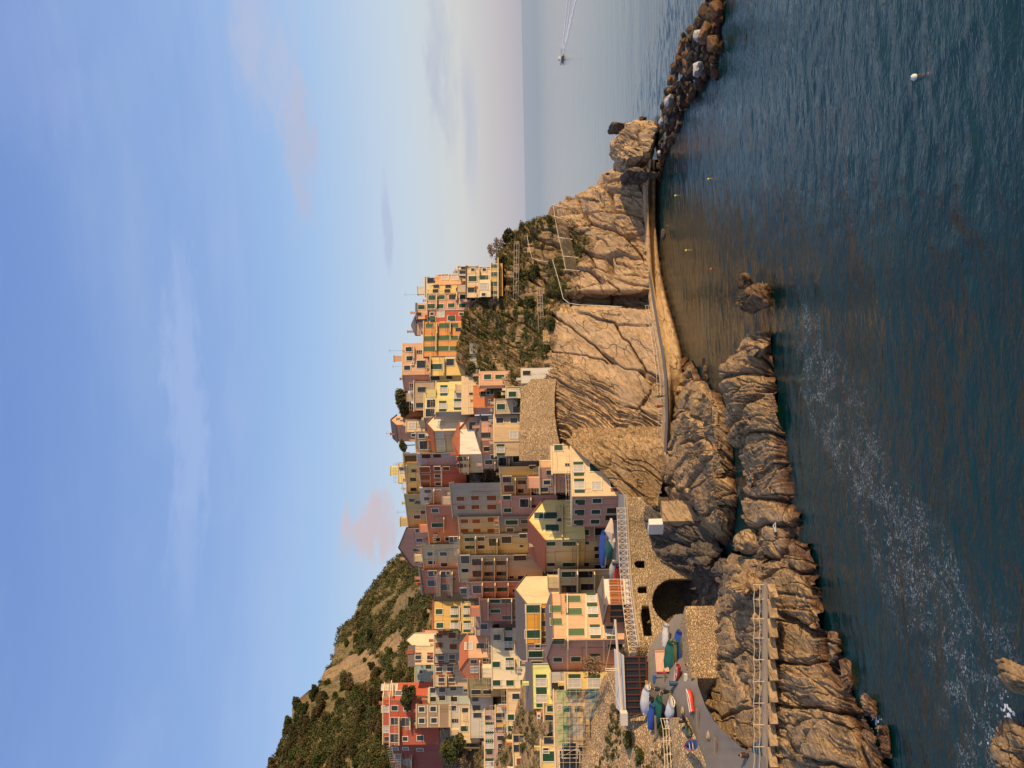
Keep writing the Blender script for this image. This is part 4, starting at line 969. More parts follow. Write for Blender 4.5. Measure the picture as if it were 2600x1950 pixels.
        if q_[0] == 'T':     # cloth hanging on a line
            mb = MB(); d = p1-p0; k2 = max(2, int(d.length/0.55))
            for j in range(k2): a = p0+d*(j+0.12)/k2; b = p0+d*(j+0.86)/k2; h2 = random.uniform(.5, 1.0); o_ = norms[i]*(0.35); mb.add([a+o_, b+o_, b+o_*1.1-Vector((0, 0, h2)), a+o_*0.9-Vector((0, 0, h2)), a+o_*1.02, b+o_*1.02, b+o_*1.13-Vector((0, 0, h2)), a+o_*0.94-Vector((0, 0, h2))], [(0, 1, 2, 3), (7, 6, 5, 4), (0, 4, 5, 1), (1, 5, 6, 2), (2, 6, 7, 3), (3, 7, 4, 0)])
            tag(mb.build('hanging_laundry', M_curt), LAUN[CNT[1]], 'laundry'); CNT[1] += 1
    return root, pts, norms, zt, zb
H = house
# ---- the row on top of the cliff (sunlit)
H('house', 'cream cliff top house with a lower arcade of arched green windows', (755, 165.5), 1184, 1247, [(678, .25)], 'cream', 's 1201 685;s 1230 685;g 1200 708 1.2;g 1230 706 1.2;D 1199 736 .8;w 1229 727;s 1228 747', 'flat', 8, ext=1.5, rmat=M_slate, eave=.5, bal='P 1216 704 682;P 1217 753 735')
H('house', 'orange arcade storey with arched green doors under the cream cliff house', (752, 164.6), 1247.5, 1265, [(669, .25)], 'gold', 'a 1257 676 .8;a 1257 697;a 1256 721;a 1256 743 .8', 'flat', 8.6, ext=1.0, bal='P 1265 764 661 1.6')
H('house_bay', 'square lemon cream bay projecting from the cream cliff house', (754, 163.2), 1216, 1246, [(710, .25)], 'lcream', 'w 1229 727;s 1228 748', 'flat', 3.0, ext=0)
H('house', 'low pink house with a sloping roofline beside the cream cliff house', (781, 167), 1197, 1250, [(756, .35)], 'peach', 's 1202 761;s 1210 771', 'shed', 6, rise=1.2, rmat=M_slate, ext=1.2)
H('tower_house', 'slim yellow tower house above the cream cliff house', (746, 172), 1096, 1178, [(722, .3)], 'yellow', 'n 1108 727;n 1138 727;n 1106 739;n 1136 739;n 1165 735', 'parapet', 7, ext=3)
H('house', 'pale tower with an open loggia top behind the yellow tower house', (752, 178), 1080, 1175, [(704, .1)], 'white', 'n 1095 712 1.4;w 1125 712;w 1150 710;n 1160 718', 'flat', 8, eave=.4, ext=3)
H('house', 'thin salmon house at the right end behind the yellow tower', (722, 176), 1113, 1178, [(697, .3)], 'peach', 'w 1130 703;w 1155 704;s 1170 700', 'parapet', 7, ext=3)
H('roof_terrace', 'small white roof terrace with dark openings left of the bare trees', (700, 171), 1163, 1188, [(676, .2)], 'white', 'D 1176 690 .7;n 1178 682', 'flat', 6, ext=2)
H('house', 'salmon house with white framed windows between the yellow tower and the red house', (786, 169.5), 1084, 1186, [(745, .3)], 'salmon', 'g 1097 756 1.1;g 1121 755;D 1151 754 .8;g 1176 754;g 1095 778 1.1;g 1118 778;g 1146 776;g 1174 776', 'flat', 9, eave=.35, ext=3, bal='B 1108 785 748;C 1160 765 755;B 1159 765 747')
H('house', 'orange attic storey peeping above the salmon house', (810, 180), 1060, 1090, [(770, .2)], 'peach', 'g 1070 780;n 1063 798', 'shed', 8, rmat=M_slate, eave=.5)
H('house', 'purple slate roofed attic at the crest above the red house', (850, 183), 1056, 1100, [(800, .2)], 'mauve', '', 'hip', 8, rmat=M_slate)
H('house', 'narrow bright red house between the salmon and the orange houses', (816, 168.5), 1087, 1178, [(787, .3)], 'red', 's 1097 797;w 1119 798;p 1096 810;p 1146 808;s 1171 798', 'flat', 9, rmat=M_slate, ext=3, eave=.4)
H('house', 'wide orange house with dark green shutters on the cliff top', (906, 166.5), 1075, 1172, [(817, .25)], 'orange', 'l 1090 827;L 1129 827;l 1154 826;n 1164 837;L 1092 860;L 1127 858;l 1154 858;L 1090 886;L 1126 885;l 1150 885', 'flat', 10, ext=3, bal='B 1109 850 820;B 1107 893 847;B 1143 846 818', eave=.45)
H('house', 'peach upper house with three dark windows behind the orange house', (951, 174), 1022, 1082, [('L', 992, -.7), (871, .2)], 'peach', 'd 1038 887;d 1040 910;n 1065 894;d 1034 934;W 1069 925 .8;d 1048 979', 'flat', 9, cols=['pink', 'peach', 'peach'], ext=4, bal='B 1051 912 880;C 1048 926 920')  # left face a darker pink: shade put into the wall colour
H('house', 'golden yellow house with a balcony at the left end of the cliff row', (953, 165), 1093, 1158, [('L', 969, -.7), (907, .25)], 'yellow', 'G 1108 931;D 1105 960 .8;W 1143 920 .7;n 1141 958', 'flat', 9, ext=2, bal='B 1127 950 910;B 1092 950 908')
# ---- crest and middle cluster, lit on the right-hand faces
H('house', 'tan grey house with dark window under the peach upper house', (1042, 172), 1052, 1085, [(968, .1)], 'tan', 'D 1071 989 .8;D 1067 1029 .8', 'flat', 9, ext=4, eave=.4)
H('house', 'narrow bright yellow storey with three large windows', (1060, 167), 1077, 1108, [('L', 1096, -.8), (1000, .25)], 'bright', 'w 1093 1007 .8;W 1095 1025 .8;W 1092 1048 .8', 'flat', 9, cols=['grey', 'bright', 'bright'], ext=2)  # grey left face is the yellow wall with its shade painted in
H('house', 'bright lemon yellow house with four shuttered windows', (1045, 162), 1107, 1180, [('L', 1058, -.8), (970, .25)], 'bright', 'o 1127 991;o 1124 1031;o 1163 1005;o 1162 1027', 'flat', 9, cols=['grey', 'bright', 'bright'], ext=2, eave=.35)  # left return coloured grey to stand for its shaded side
H('house', 'blank pale yellow terrace house beside the small orange house', (1052, 158.5), 1180, 1218, [(954, .25)], 'cream', 'n 1196 1000 .6', 'parapet', 9, ext=2)
H('house', 'small orange house with two green windows on the garden terrace', (978, 154.5), 1218, 1284, [('L', 986, -.8), (942, .25)], 'peach', 'g 1238 957;G 1269 957 .75', 'flat', 8, ext=1, eave=.4)
H('house', 'orange red terrace house with an air conditioner', (1034, 156.5), 1210, 1258, [('L', 1052, -.8), (978, .25)], 'dorange', 'D 1232 1000 .8;W 1244 994 .6', 'parapet', 8, cols=['pink', 'dorange', 'dorange'], ext=1, bal='C 1243 1022 1016')
H('house', 'rectangular cream hut alone at the top edge of the bare cliff', (972, 149.6), 1325, 1411, [('L', 977, -.7), (934, .1)], 'white', 'D 1337 947 .6;s 1399 950 .7', 'flat', 7, ext=0.6, eave=.08)
H('house', 'cream hut on the stone wall with a green window', (1011, 151), 1286, 1344, [(981, .1)], 'lcream', 'g 1301 1001;s 1332 1002 .7', 'flat', 7, ext=1, eave=.1)
H('house', 'tan plaster house with a green window next to the cream hut', (1051, 152.5), 1257, 1330, [(1012, .1)], 'lowtan', 'g 1272 1033 1.1;W 1312 1040 .6', 'flat', 7, ext=3, old=1)
H('house', 'large weathered tan plaster house standing on the rubble wall', (1158, 152), 1256, 1330, [(1120, .05), (1085, .25), (1053, .45)], 'sand', 'd 1269 1068;d 1305 1068;w 1305 1104;o 1271 1142', 'flat', 8, ext=3, old=1.0, bal='')
H('house', 'pink house with washing on its balcony above the weathered tan house', (1118, 157), 1222, 1258, [('L', 1152, -.4), (1054, .2)], 'salmon', 'D 1232 1063 .8;D 1234 1105 .8;d 1237 1140', 'shed', 8, ext=1, rmat=M_slate, bal='B 1253 1116 1056;T 1240 1080 1056;B 1254 1150 1120;T 1243 1146 1126')
H('house', 'small gabled cream house with orange trim and lattice windows', (1119, 160), 1192, 1222, [(1058, .2)], 'peach', 'W 1203 1082 .8;W 1203 1106 .7', 'gable0', 7, rise=2.2, rmat=M_tile, ext=3)
H('house', 'tall pale cream gabled house with a blank sunlit front', (1093, 163.5), 1100, 1185, [('L', 1149, -.55), (1057, .6)], 'lcream', 'w 1116 1103;w 1119 1124;w 1120 1139;w 1119 1075 .7', 'gable1', 9, rise=1.4, cols=['lowtan', 'lcream', 'lcream'], ext=3)  # tan left face is the cream wall, darkened in colour for shade
H('house', 'white wedge shaped house with a sloping orange roof edge', (1153, 158), 1166, 1200, [('L', 1200, -.6), (1072, .5)], 'white', 'D 1173 1165 .8;D 1173 1182 .8;n 1185 1165;n 1186 1182', 'shed', 7, rise=2.0, rmat=M_tile, cols=['lgrey', 'white', 'white'], ext=2, bal='P 1190 1198 1158')  # light grey left face: the white wall with painted shade
H('house', 'pink chapel like gabled house on the crest of the village', (1078, 182), 1004, 1035, [('L', 1121, -.55), (1056, .7)], 'brick', 'n 1011 1064 .8;n 1020 1068 .6', 'gable1', 9, rise=1.2, cols=['salmon', 'peach', 'peach'], ext=4, rmat=M_slate)
H('house', 'small orange red house tucked under the crest trees', (1058, 180), 1018, 1040, [(1027, .2)], 'dorange', 'n 1032 1034', 'flat', 7, ext=4)
H('house', 'pale yellow house with a bow window below the pink gabled house', (1097, 174), 1032, 1060, [(1066, .2)], 'cream', 'w 1047 1081', 'flat', 7, ext=4)
H('house', 'tan house with dark doors and a long terrace on the crest', (1150, 170), 1058, 1094, [('L', 1152, -.5), (1095, -.3)], 'tan', 'd 1071 1107;W 1078 1130 .9;s 1050 1105', 'flat', 8, ext=3, bal='B 1088 1140 1100')
# ---- shaded right side of the ravine
sh = -.62
H('house', 'tan crest house with one big dark green window', (1189, 170), 1027, 1066, [(1150, -.3)], 'tan', 'D 1043 1164 1.1;n 1055 1180 .8', 'flat', 8, ext=5, eave=.4)
H('house', 'yellow crest house with roof pergola and two dark windows', (1254, 172), 1036, 1064, [(1176, sh)], 'yellow', 'd 1049 1217;d 1050 1242;n 1022 1190;n 1052 1195', 'flat', 8, ext=3, bal='P 1036 1250 1180 .3')
H('house', 'yellow penthouse with a sunlit wall on the crest', (1226, 175), 1012, 1038, [(1176, .1)], 'bright', 'w 1024 1192', 'flat', 6, ext=1)
H('house', 'pale blue grey house with a roof garden', (1185, 164), 1070, 1138, [(1150, sh)], 'blueg', 'D 1110 1157 .7;D 1082 1158 .8', 'parapet', 8, ext=3)
H('house', 'maroon house with rust doors under the roof garden', (1238, 164), 1070, 1150, [(1184, sh)], 'maroon', 'd 1110 1189 .9;d 1111 1208 .9;d 1113 1228 .9;b 1079 1192 1.3;b 1080 1212 1.3;b 1080 1230 1.3;n 1133 1189', 'flat', 8, ext=3, bal='K 1121 1236 1186')
H('house', 'white terraced house hung with washing', (1281, 163), 1078, 1140, [(1237, sh)], 'lgrey', 'n 1086 1247;n 1085 1266;w 1110 1250', 'parapet', 8, ext=3, bal='B 1103 1280 1240;T 1120 1278 1242;T 1090 1276 1256')
H('house', 'salmon red house with green shuttered door and three windows', (1383, 162), 1092, 1148, [(1281, sh)], 'brick', 'd 1105 1296;G 1111 1333;d 1109 1369;d 1139 1368', 'flat', 8, ext=3, eave=.35, bal='B 1128 1346 1310;T 1100 1376 1352')
H('house', 'mustard crest house left of the yellow pergola house', (1350, 172), 1040, 1090, [(1254, sh)], 'mustard', 'n 1046 1270;n 1060 1275;d 1059 1312;d 1076 1300', 'flat', 8, ext=4)
H('house', 'dusky pink crest house near the hill with a grey roof', (1438, 174), 1046, 1086, [(1340, sh)], 'pink', 'd 1063 1347;d 1065 1371;n 1056 1396;n 1060 1425', 'gable0', 8, rise=2.4, ext=4, rmat=M_slate)
H('house', 'tan house with shuttered windows above the maroon balconied house', (1447, 160.5), 1078, 1156, [(1382, sh)], 'ochre', 'd 1094 1406;d 1126 1406;g 1096 1428;d 1128 1433', 'flat', 8, ext=3, bal='K 1100 1446 1384')
H('house', 'maroon house with white framed balconies beside the hill', (1507, 162), 1076, 1158, [(1446, sh)], 'brick', 'W 1098 1456 .7;W 1097 1480 .8;W 1131 1458 .8;W 1131 1490 .8;n 1150 1470', 'shed', 8, ext=3, rmat=M_slate, bal='P 1120 1506 1450;P 1150 1506 1450')
H('apartment_house', 'tall grey house with brown shutters, right half', (1311, 157.5), 1150, 1268, [(1226, sh)], 'grey', 'b 1169 1266;b 1206 1264;b 1248 1264 1.2;b 1171 1288;b 1207 1287;b 1249 1287 1.2', 'flat', 9, ext=3, eave=.35, old=.8)
H('apartment_house', 'tall grey house with brown shutters, lower left half', (1355, 159), 1168, 1270, [(1311.5, sh)], 'grey', 'b 1179 1323;b 1209 1323;b 1250 1319 1.2;b 1180 1347;b 1211 1347;b 1247 1347', 'flat', 9, ext=3, eave=.3, old=.8)
H('house', 'mauve house with white framed windows beside the weathered tan house', (1190, 155.5), 1226, 1375, [(1150, sh)], 'mauve', 'd 1241 1173;x 1275 1172;x 1313 1162;d 1255 1160', 'flat', 8, ext=3, bal='B 1292 1188 1158;B 1256 1188 1170')
H('house', 'blank tan wall house in the shaded gully', (1211, 154.5), 1270, 1372, [(1184, sh)], 'ochre', 'n 1352 1186', 'flat', 8, ext=3)
H('house', 'shaded mustard house with stacked balconies and awnings', (1258, 153.5), 1274, 1374, [(1210, sh)], 'mustard', 'W 1287 1217 .7;W 1292 1240 .8;D 1325 1224 .7;D 1325 1246 .7;n 1353 1222;n 1353 1253', 'flat', 8, ext=3, bal='B 1308 1257 1212;B 1347 1257 1214;T 1330 1250 1226')
H('house', 'dusky pink house with scattered windows in the gully', (1311, 153), 1276, 1376, [(1258, sh)], 'pink', 'g 1287 1263;g 1289 1295;x 1331 1277;n 1352 1285', 'flat', 8, ext=3, bal='B 1347 1290 1262')
H('house', 'grey rubble stone house with blue doors in the gully', (1352, 154.5), 1269, 1350, [(1311, sh)], (.26, .225, .19), 'G 1299 1326;d 1295 1345;D 1333 1324 .7;n 1333 1345', 'flat', 8, ext=3, old=1)
H('apartment_house', 'tall ochre house with a wooden loggia balcony', (1408, 155), 1172, 1340, [(1355, sh)], 'ochre', 'G 1192 1369 .8;d 1221 1368;G 1193 1389 .8;d 1222 1388;W 1255 1376 .9;W 1286 1370 .8;s 1324 1386;d 1328 1360;W 1152 1370 .7', 'flat', 9, ext=3, bal='B 1208 1400 1360;B 1262 1402 1366 1.2;P 1168 1404 1360', old=.7)
H('apartment_house', 'tall ochre house with three tiers of balconies', (1475, 153.5), 1168, 1340, [(1409, sh)], 'ochre', 'x 1181 1420;W 1211 1427 .8;D 1241 1430 .8;D 1272 1429 .8;W 1212 1456 .8;D 1242 1457 .8;D 1273 1456 .8;D 1320 1416;s 1299 1465;d 1324 1466;d 1181 1448', 'flat', 9, ext=3, bal='B 1225 1474 1415;B 1256 1474 1415;B 1288 1474 1415', old=.7)
H('apartment_house', 'dusky salmon house with balconies left of the tall ochre house', (1518, 152), 1190, 1342, [(1475.5, sh)], 'pink', 'x 1211 1496;G 1243 1497;G 1277 1496;n 1310 1499;W 1180 1500 .7', 'flat', 9, ext=3, bal='B 1225 1516 1478;B 1257 1516 1478;B 1290 1516 1478;T 1185 1514 1480')
H('house', 'dark brick red house with green shutters and a long terrace', (1577, 150), 1222, 1340, [(1518.5, sh)], 'brick', 'G 1257 1526 .8;D 1287 1525 .8;G 1258 1551 .8;D 1287 1568 .8;n 1310 1544;n 1310 1567;n 1308 1525', 'flat', 9, ext=3, bal='B 1240 1566 1519;B 1299 1575 1519', cols=['brick'])
# ---- lower middle: pink/cream house by the sea, gable house
H('house', 'big cream house with a brick pink side standing on the rocks by the promenade', (1259, 128.5), 1455, 1586, [('L', 1337, -.75), (1132, .45)], 'cream', 'o 1471 1233 1.1;o 1469 1190 1.1;g 1512 1187 1.3;w 1515 1233;r 1562 1230 1.2;p 1473 1273;g 1516 1271;p 1471 1299;g 1513 1299;p 1469 1325;g 1511 1324;D 1557 1296 .9;D 1553 1314 .9', 'flat', 10, cols=['pink', 'cream', 'cream'], ext=1, old=.9, eave=.15)
H('house', 'cream upper storey stepped back above the big cream seaside house', (1204, 131.5), 1403, 1462, [(1132, .45)], 'cream', 'g 1418 1137;n 1440 1180 .6', 'flat', 8, ext=2, eave=.15)
H('house', 'narrow pink and cream block behind the seaside house roof', (1252, 134), 1372, 1462, [(1186, -.3)], 'salmon', 'd 1389 1225 .8;n 1382 1243;n 1397 1200', 'flat', 7, ext=2, bal='B 1408 1250 1190;T 1395 1246 1234;B 1436 1250 1215')
H('house', 'pale green gabled house with a long red tile roof', (1370, 138), 1383, 1472, [('L', 1451, -.8), (1269, .55)], 'olive', 'g 1368 1309 1.1;G 1398 1309;G 1402 1340;g 1399 1380 1.1;G 1445 1380;n 1399 1433 1.1;G 1445 1433;s 1420 1320', 'gable1', 9, rise=2.9, cols=['ochre', 'bright', 'olive'], ext=1, bal='B 1464 1449 1373;B 1428 1366 1285 .6', rmat=M_tile)
H('house', 'shaded cream ground floors under the long balcony of the pale green gabled house', (1371, 138.5), 1466, 1545, [('L', 1461, -.8), (1334, .5)], 'ochre', 'G 1482 1378 .8;D 1482 1433 .8;D 1524 1393 .9;D 1525 1411 .9;G 1482 1352 .8;D 1522 1350 .9;D 1526 1440', 'flat', 8, ext=3, bal='B 1508 1368 1336', cols=['ochre', 'pink', 'ochre'])
H('house', 'recessed ochre house with green doors behind the sunlit tan gable', (1508, 137), 1422, 1520, [(1445, -.5)], 'ochre', 'G 1444 1458;D 1487 1458;D 1446 1495 1.2;D 1492 1490', 'flat', 8, ext=3, bal='B 1464 1507 1447 1.2;B 1507 1507 1450')
# ---- left side of the ravine, lit
H('house', 'golden house with faded green shutters in the upper left', (1598, 160), 1100, 1178, [(1527, .35)], 'gold', 'g 1115 1553;g 1117 1588;o 1154 1553;o 1154 1589', 'shed', 10, rmat=M_tile, ext=0, rise=1.5, bal='B 1166 1575 1538;B 1168 1602 1577')
H('house', 'shaded lower storey of the golden house with open windows', (1608, 159.6), 1172, 1210, [(1527, .3)], 'yellow', 'o 1186 1552;o 1186 1590', 'flat', 9, ext=2, bal='B 1202 1606 1530')
H('house', 'tall tan rear house between the golden house and the gully', (1530, 164), 1104, 1225, [(1503, .2)], 'ochre', 'n 1140 1515 .7', 'flat', 9, ext=3)
H('house', 'blank grey mauve house with two narrow windows below the golden house', (1613, 155), 1208, 1330, [(1536, .1)], 'mauve', 'd 1229 1564;d 1229 1591;n 1260 1590;D 1258 1608 .7', 'flat', 8, ext=3)
H('house', 'grey beige house with brown shutters under the hill', (1661, 165), 1103, 1172, [(1612, .25)], 'lowtan', 'b 1115 1638;b 1151 1642;b 1116 1614 .8;b 1148 1613', 'flat', 9, ext=2, bal='S 1160 1625 1608 .5')
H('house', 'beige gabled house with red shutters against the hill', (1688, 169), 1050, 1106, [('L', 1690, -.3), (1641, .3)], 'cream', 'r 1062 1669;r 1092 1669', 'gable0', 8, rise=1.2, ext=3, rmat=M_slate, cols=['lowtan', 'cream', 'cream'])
H('house', 'sunlit cream gable end beside the beige gabled house', (1640, 171), 1048, 1080, [(1606, .6)], 'lcream', '', 'gable0', 8, rise=1.6, ext=3, rmat=M_slate)
H('house', 'pink house with a tiled roof edge and white railing above the golden house', (1660, 173), 1076, 1108, [(1600, .3)], 'salmon', 'n 1085 1617;w 1092 1640;n 1084 1650', 'shed', 8, rise=1.5, ext=3, bal='P 1096 1658 1630')
H('house', 'tan house with open brown shutters next to the blue green house', (1743, 166.5), 1103, 1172, [(1686, .2)], 'lowtan', 'r 1115 1699;r 1143 1699;r 1121 1726;r 1147 1726;n 1088 1693', 'flat', 9, ext=3, bal='B 1133 1742 1712')
H('house', 'grey storey with two windows and red shutters above the tan house', (1684, 167.5), 1102, 1172, [(1661, .2)], 'grey', 'r 1120 1670;r 1148 1668', 'flat', 9, ext=3)
H('house', 'blue green house with white framed windows', (1787, 167.5), 1092, 1192, [(1744, .15)], 'blueg', 'd 1098 1753;d 1123 1751;d 1151 1747;d 1099 1775;d 1123 1772;d 1153 1775;s 1182 1752', 'flat', 9, ext=3, bal='K 1088 1786 1746')
H('house', 'dark green grey house with a green door below the hill', (1790, 172), 1054, 1096, [(1686, .2)], 'greeng', 'n 1070 1735;g 1074 1757;s 1069 1706', 'flat', 9, ext=4, bal='B 1088 1786 1750')
H('house', 'unfinished brown concrete house frame next to the red apartment house', (1848, 164), 1058, 1146, [(1787.5, .15)], 'unf', 's 1071 1801 1.5;s 1100 1800 1.5;s 1071 1830 1.5;s 1102 1829 1.5', 'flat', 9, ext=0, old=1, bal='K 1086 1847 1789;K 1115 1847 1789;K 1141 1847 1789', eave=.2)
H('apartment_house', 'large red apartment house with yellow trimmed balconies', (1777, 170), 990, 1080, [('L', 1891, .12), (1733, 1.0)], 'red', 's 1033 1798 1.5;d 1002 1798;W 1030 1833 .8;s 1029 1876 1.3;d 1067 1874;W 1002 1874 .8;W 1002 1831 .7;d 1038 1762;w 1000 1745;n 1055 1833;d 1012 1760', 'flat', 10, ext=3, bal='P 1014 1889 1820 1.1;P 1042 1850 1820 1.1;P 996 1772 1738', eave=.5, rmat=M_trimy)
H('apartment_house', 'top storey of the red apartment house with white framed windows', (1777, 173), 973, 992, [('L', 1886, .12), (1736, 1.0)], 'red', 'w 978 1800;w 981 1852;n 983 1876;n 979 1765;w 978 1745', 'flat', 8, ext=1, eave=.35)
H('apartment_house', 'wing of the red apartment house coloured maroon for its shade at the photo edge', (1891.5, 169.5), 994, 1082, [('L', 1990, -.7), (1891, .2)], 'maroon', 's 1004 1900 1.4;s 1030 1900 1.4;d 1067 1903;x 1011 1921;d 1012 1936;x 1033 1935', 'flat', 9, ext=3, bal='P 1021 1945 1912;P 1048 1950 1915', eave=.4)  # maroon paints the shade onto this side of the red house
H('house', 'beige strip house with grey panels under the unfinished house', (1850, 163), 1146, 1172, [(1787, .15)], 'lgrey', 'd 1150 1798;D 1155 1830 .6', 'flat', 8, ext=2)
H('house', 'beige terraced house with a green window below the unfinished house', (1888, 160), 1168, 1195, [(1798, .2)], 'cream', 'g 1179 1850;n 1181 1803;s 1179 1883', 'flat', 8, ext=2, bal='B 1190 1830 1803')
H('house', 'grey house with two arched doorways in the upper left', (1875, 158.5), 1194, 1228, [(1770, .2)], 'lgrey', 'n 1207 1775;D 1210 1797 .7;D 1212 1816 .7', 'flat', 8, ext=2)
H('house', 'ochre shaded house with green doors under the red tiled house', (1770, 158), 1190, 1246, [(1722, -.3)], 'mustard', 'D 1209 1757 .8;D 1237 1757 .7', 'flat', 8, ext=3)
H('house', 'salmon orange house with a red tile roof and small loggias', (1670, 156.5), 1186, 1262, [('L', 1724, -.2), (1613, .5)], 'salmon', 'n 1203 1680;w 1205 1700;n 1234 1674;n 1235 1700;w 1190 1640;d 1240 1640;D 1220 1640 .7', 'gable0', 9, rise=1.6, cols=['brick', 'peach', 'peach'], ext=3, rmat=M_tile, bal='B 1218 1722 1675')
H('house', 'pale grey cream house with many dark green shutters', (1750, 151), 1250, 1352, [(1594, .18)], 'lcream', 'g 1260 1687;o 1294 1685;g 1330 1684;g 1261 1734;g 1295 1734;g 1331 1733;o 1291 1609;o 1291 1636;d 1262 1618;g 1320 1640 .9', 'flat', 10, ext=2, bal='B 1306 1696 1672;T 1312 1710 1690;B 1277 1628 1600;B 1306 1650 1625', old=.4)
H('house', 'peach grey house with two bare plaster patches beside the green shuttered house', (1864, 149), 1290, 1350, [(1751, .15)], 'cream', 'g 1336 1775;g 1296 1821;g 1296 1850;d 1310 1768;n 1305 1845 .7', 'flat', 9, ext=3, old=1)
H('house', 'narrow amber house squeezed above the plaster patched house', (1846, 152), 1259, 1288, [(1790, .15)], 'gold', 'D 1270 1818 .8;n 1268 1829;w 1275 1798', 'flat', 8, ext=2)
H('house', 'long mauve house with rows of dark windows at the left edge', (1990, 150), 1232, 1300, [(1802, .25)], 'mauve', 'o 1243 1849;o 1243 1871;o 1243 1892;n 1243 1910;o 1243 1941;n 1271 1874;n 1273 1894;n 1273 1914;n 1271 1943;n 1240 1822', 'flat', 9, ext=3, eave=.3)
H('house', 'cream house with balustraded balconies near the left edge', (1920, 142), 1304, 1345, [(1865, .1)], 'cream', 'D 1318 1875 .9;D 1318 1900 .9;b 1335 1885 1.1', 'flat', 7, ext=3, bal='P 1332 1918 1866 1.2;P 1345 1918 1866 1.2')
H('house', 'light cream house with an orange shuttered window at the left edge', (1990, 140), 1306, 1360, [(1920.5, .2)], 'lcream', 'b 1326 1936 1.3;n 1318 1950', 'flat', 8, ext=3, eave=.35)
# sunlit gable + amber house
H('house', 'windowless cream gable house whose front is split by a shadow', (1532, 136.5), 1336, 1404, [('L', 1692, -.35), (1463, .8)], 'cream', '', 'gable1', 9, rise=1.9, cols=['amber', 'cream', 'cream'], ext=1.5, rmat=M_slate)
H('house', 'amber orange house front with green doors and a long balcony', (1634, 134.5), 1338, 1400, [(1535, .1)], 'amber', 'G 1354 1546 1.1;G 1353 1610 1.1;n 1385 1550;n 1382 1583;n 1385 1609;n 1384 1625', 'flat', 6, ext=3, bal='B 1372 1633 1537 1.2')
H('house', 'mauve house with a green door below the amber house', (1692, 134), 1340, 1382, [(1635, -.2)], 'mauve', 'G 1360 1661;s 1365 1640;D 1362 1686 .8', 'flat', 7, ext=4)
H('apartment_house', 'large pink and cream house with green shutters above the boats', (1624, 117.5), 1404, 1592, [('L', 1707, -.55), (1507, .95)], 'lcream', 'l 1410 1546 1.1;l 1412 1579 1.1;l 1418 1628 1.1;L 1454 1521;L 1457 1553;L 1463 1605;o 1501 1521;o 1505 1550;o 1511 1603;o 1551 1606 .9;g 1416 1674 .9;g 1462 1673;o 1510 1673;D 1562 1642 .9', 'gable0', 10, rise=.9, cols=['pink', 'peach', 'peach'], ext=.6, rmat=M_slate, bal='K 1441 1706 1626;K 1489 1706 1626;K 1533 1706 1626;K 1441 1622 1509;B 1440 1560 1510 .5;K 1488 1622 1509;K 1533 1622 1560;B 1440 1640 1618 .8', old=.4)
H('house', 'bright lemon green house with two open windows', (1799, 121), 1353, 1400, [(1684, .2)], 'lemon', 'o 1374 1733 1.1;o 1375 1774 1.1', 'shed', 7, rise=1, rmat=M_slate, ext=2)
H('house', 'grey blue strip house with one window under the lemon house', (1765, 119.5), 1400, 1430, [(1706, .1)], 'lgrey', 'D 1417 1745 1.0', 'flat', 6, ext=4)
H('house', 'yellow house with two tall open shuttered windows beside the pink house', (1752, 117), 1437, 1562, [(1706, .25)], 'yellow', 'o 1459 1735 1.2;o 1509 1735 1.2;s 1548 1733', 'flat', 8, ext=2)
H('house', 'small golden house block beside the scaffolding', (1832, 119), 1382, 1410, [(1787, .1)], 'gold', 'g 1400 1799 .9;n 1395 1822', 'flat', 6, ext=3, bal='C 1368 1820 1812')
H('house', 'yellow house with a green door at the left edge above the stone wall', (1990, 117), 1376, 1425, [(1878, .15)], 'yellow', 'G 1402 1920 1.2;D 1395 1880 .7;s 1386 1905', 'flat', 7, ext=5)
H('house', 'house under repair wrapped in scaffolding and netting', (1960, 115), 1412, 1490, [(1752, .30)], 'sand', 'W 1446 1930 1.2;n 1440 1800;n 1440 1850;n 1470 1800;w 1470 1850;n 1480 1900;W 1446 1905 .9', 'flat', 8, ext=4, old=1)
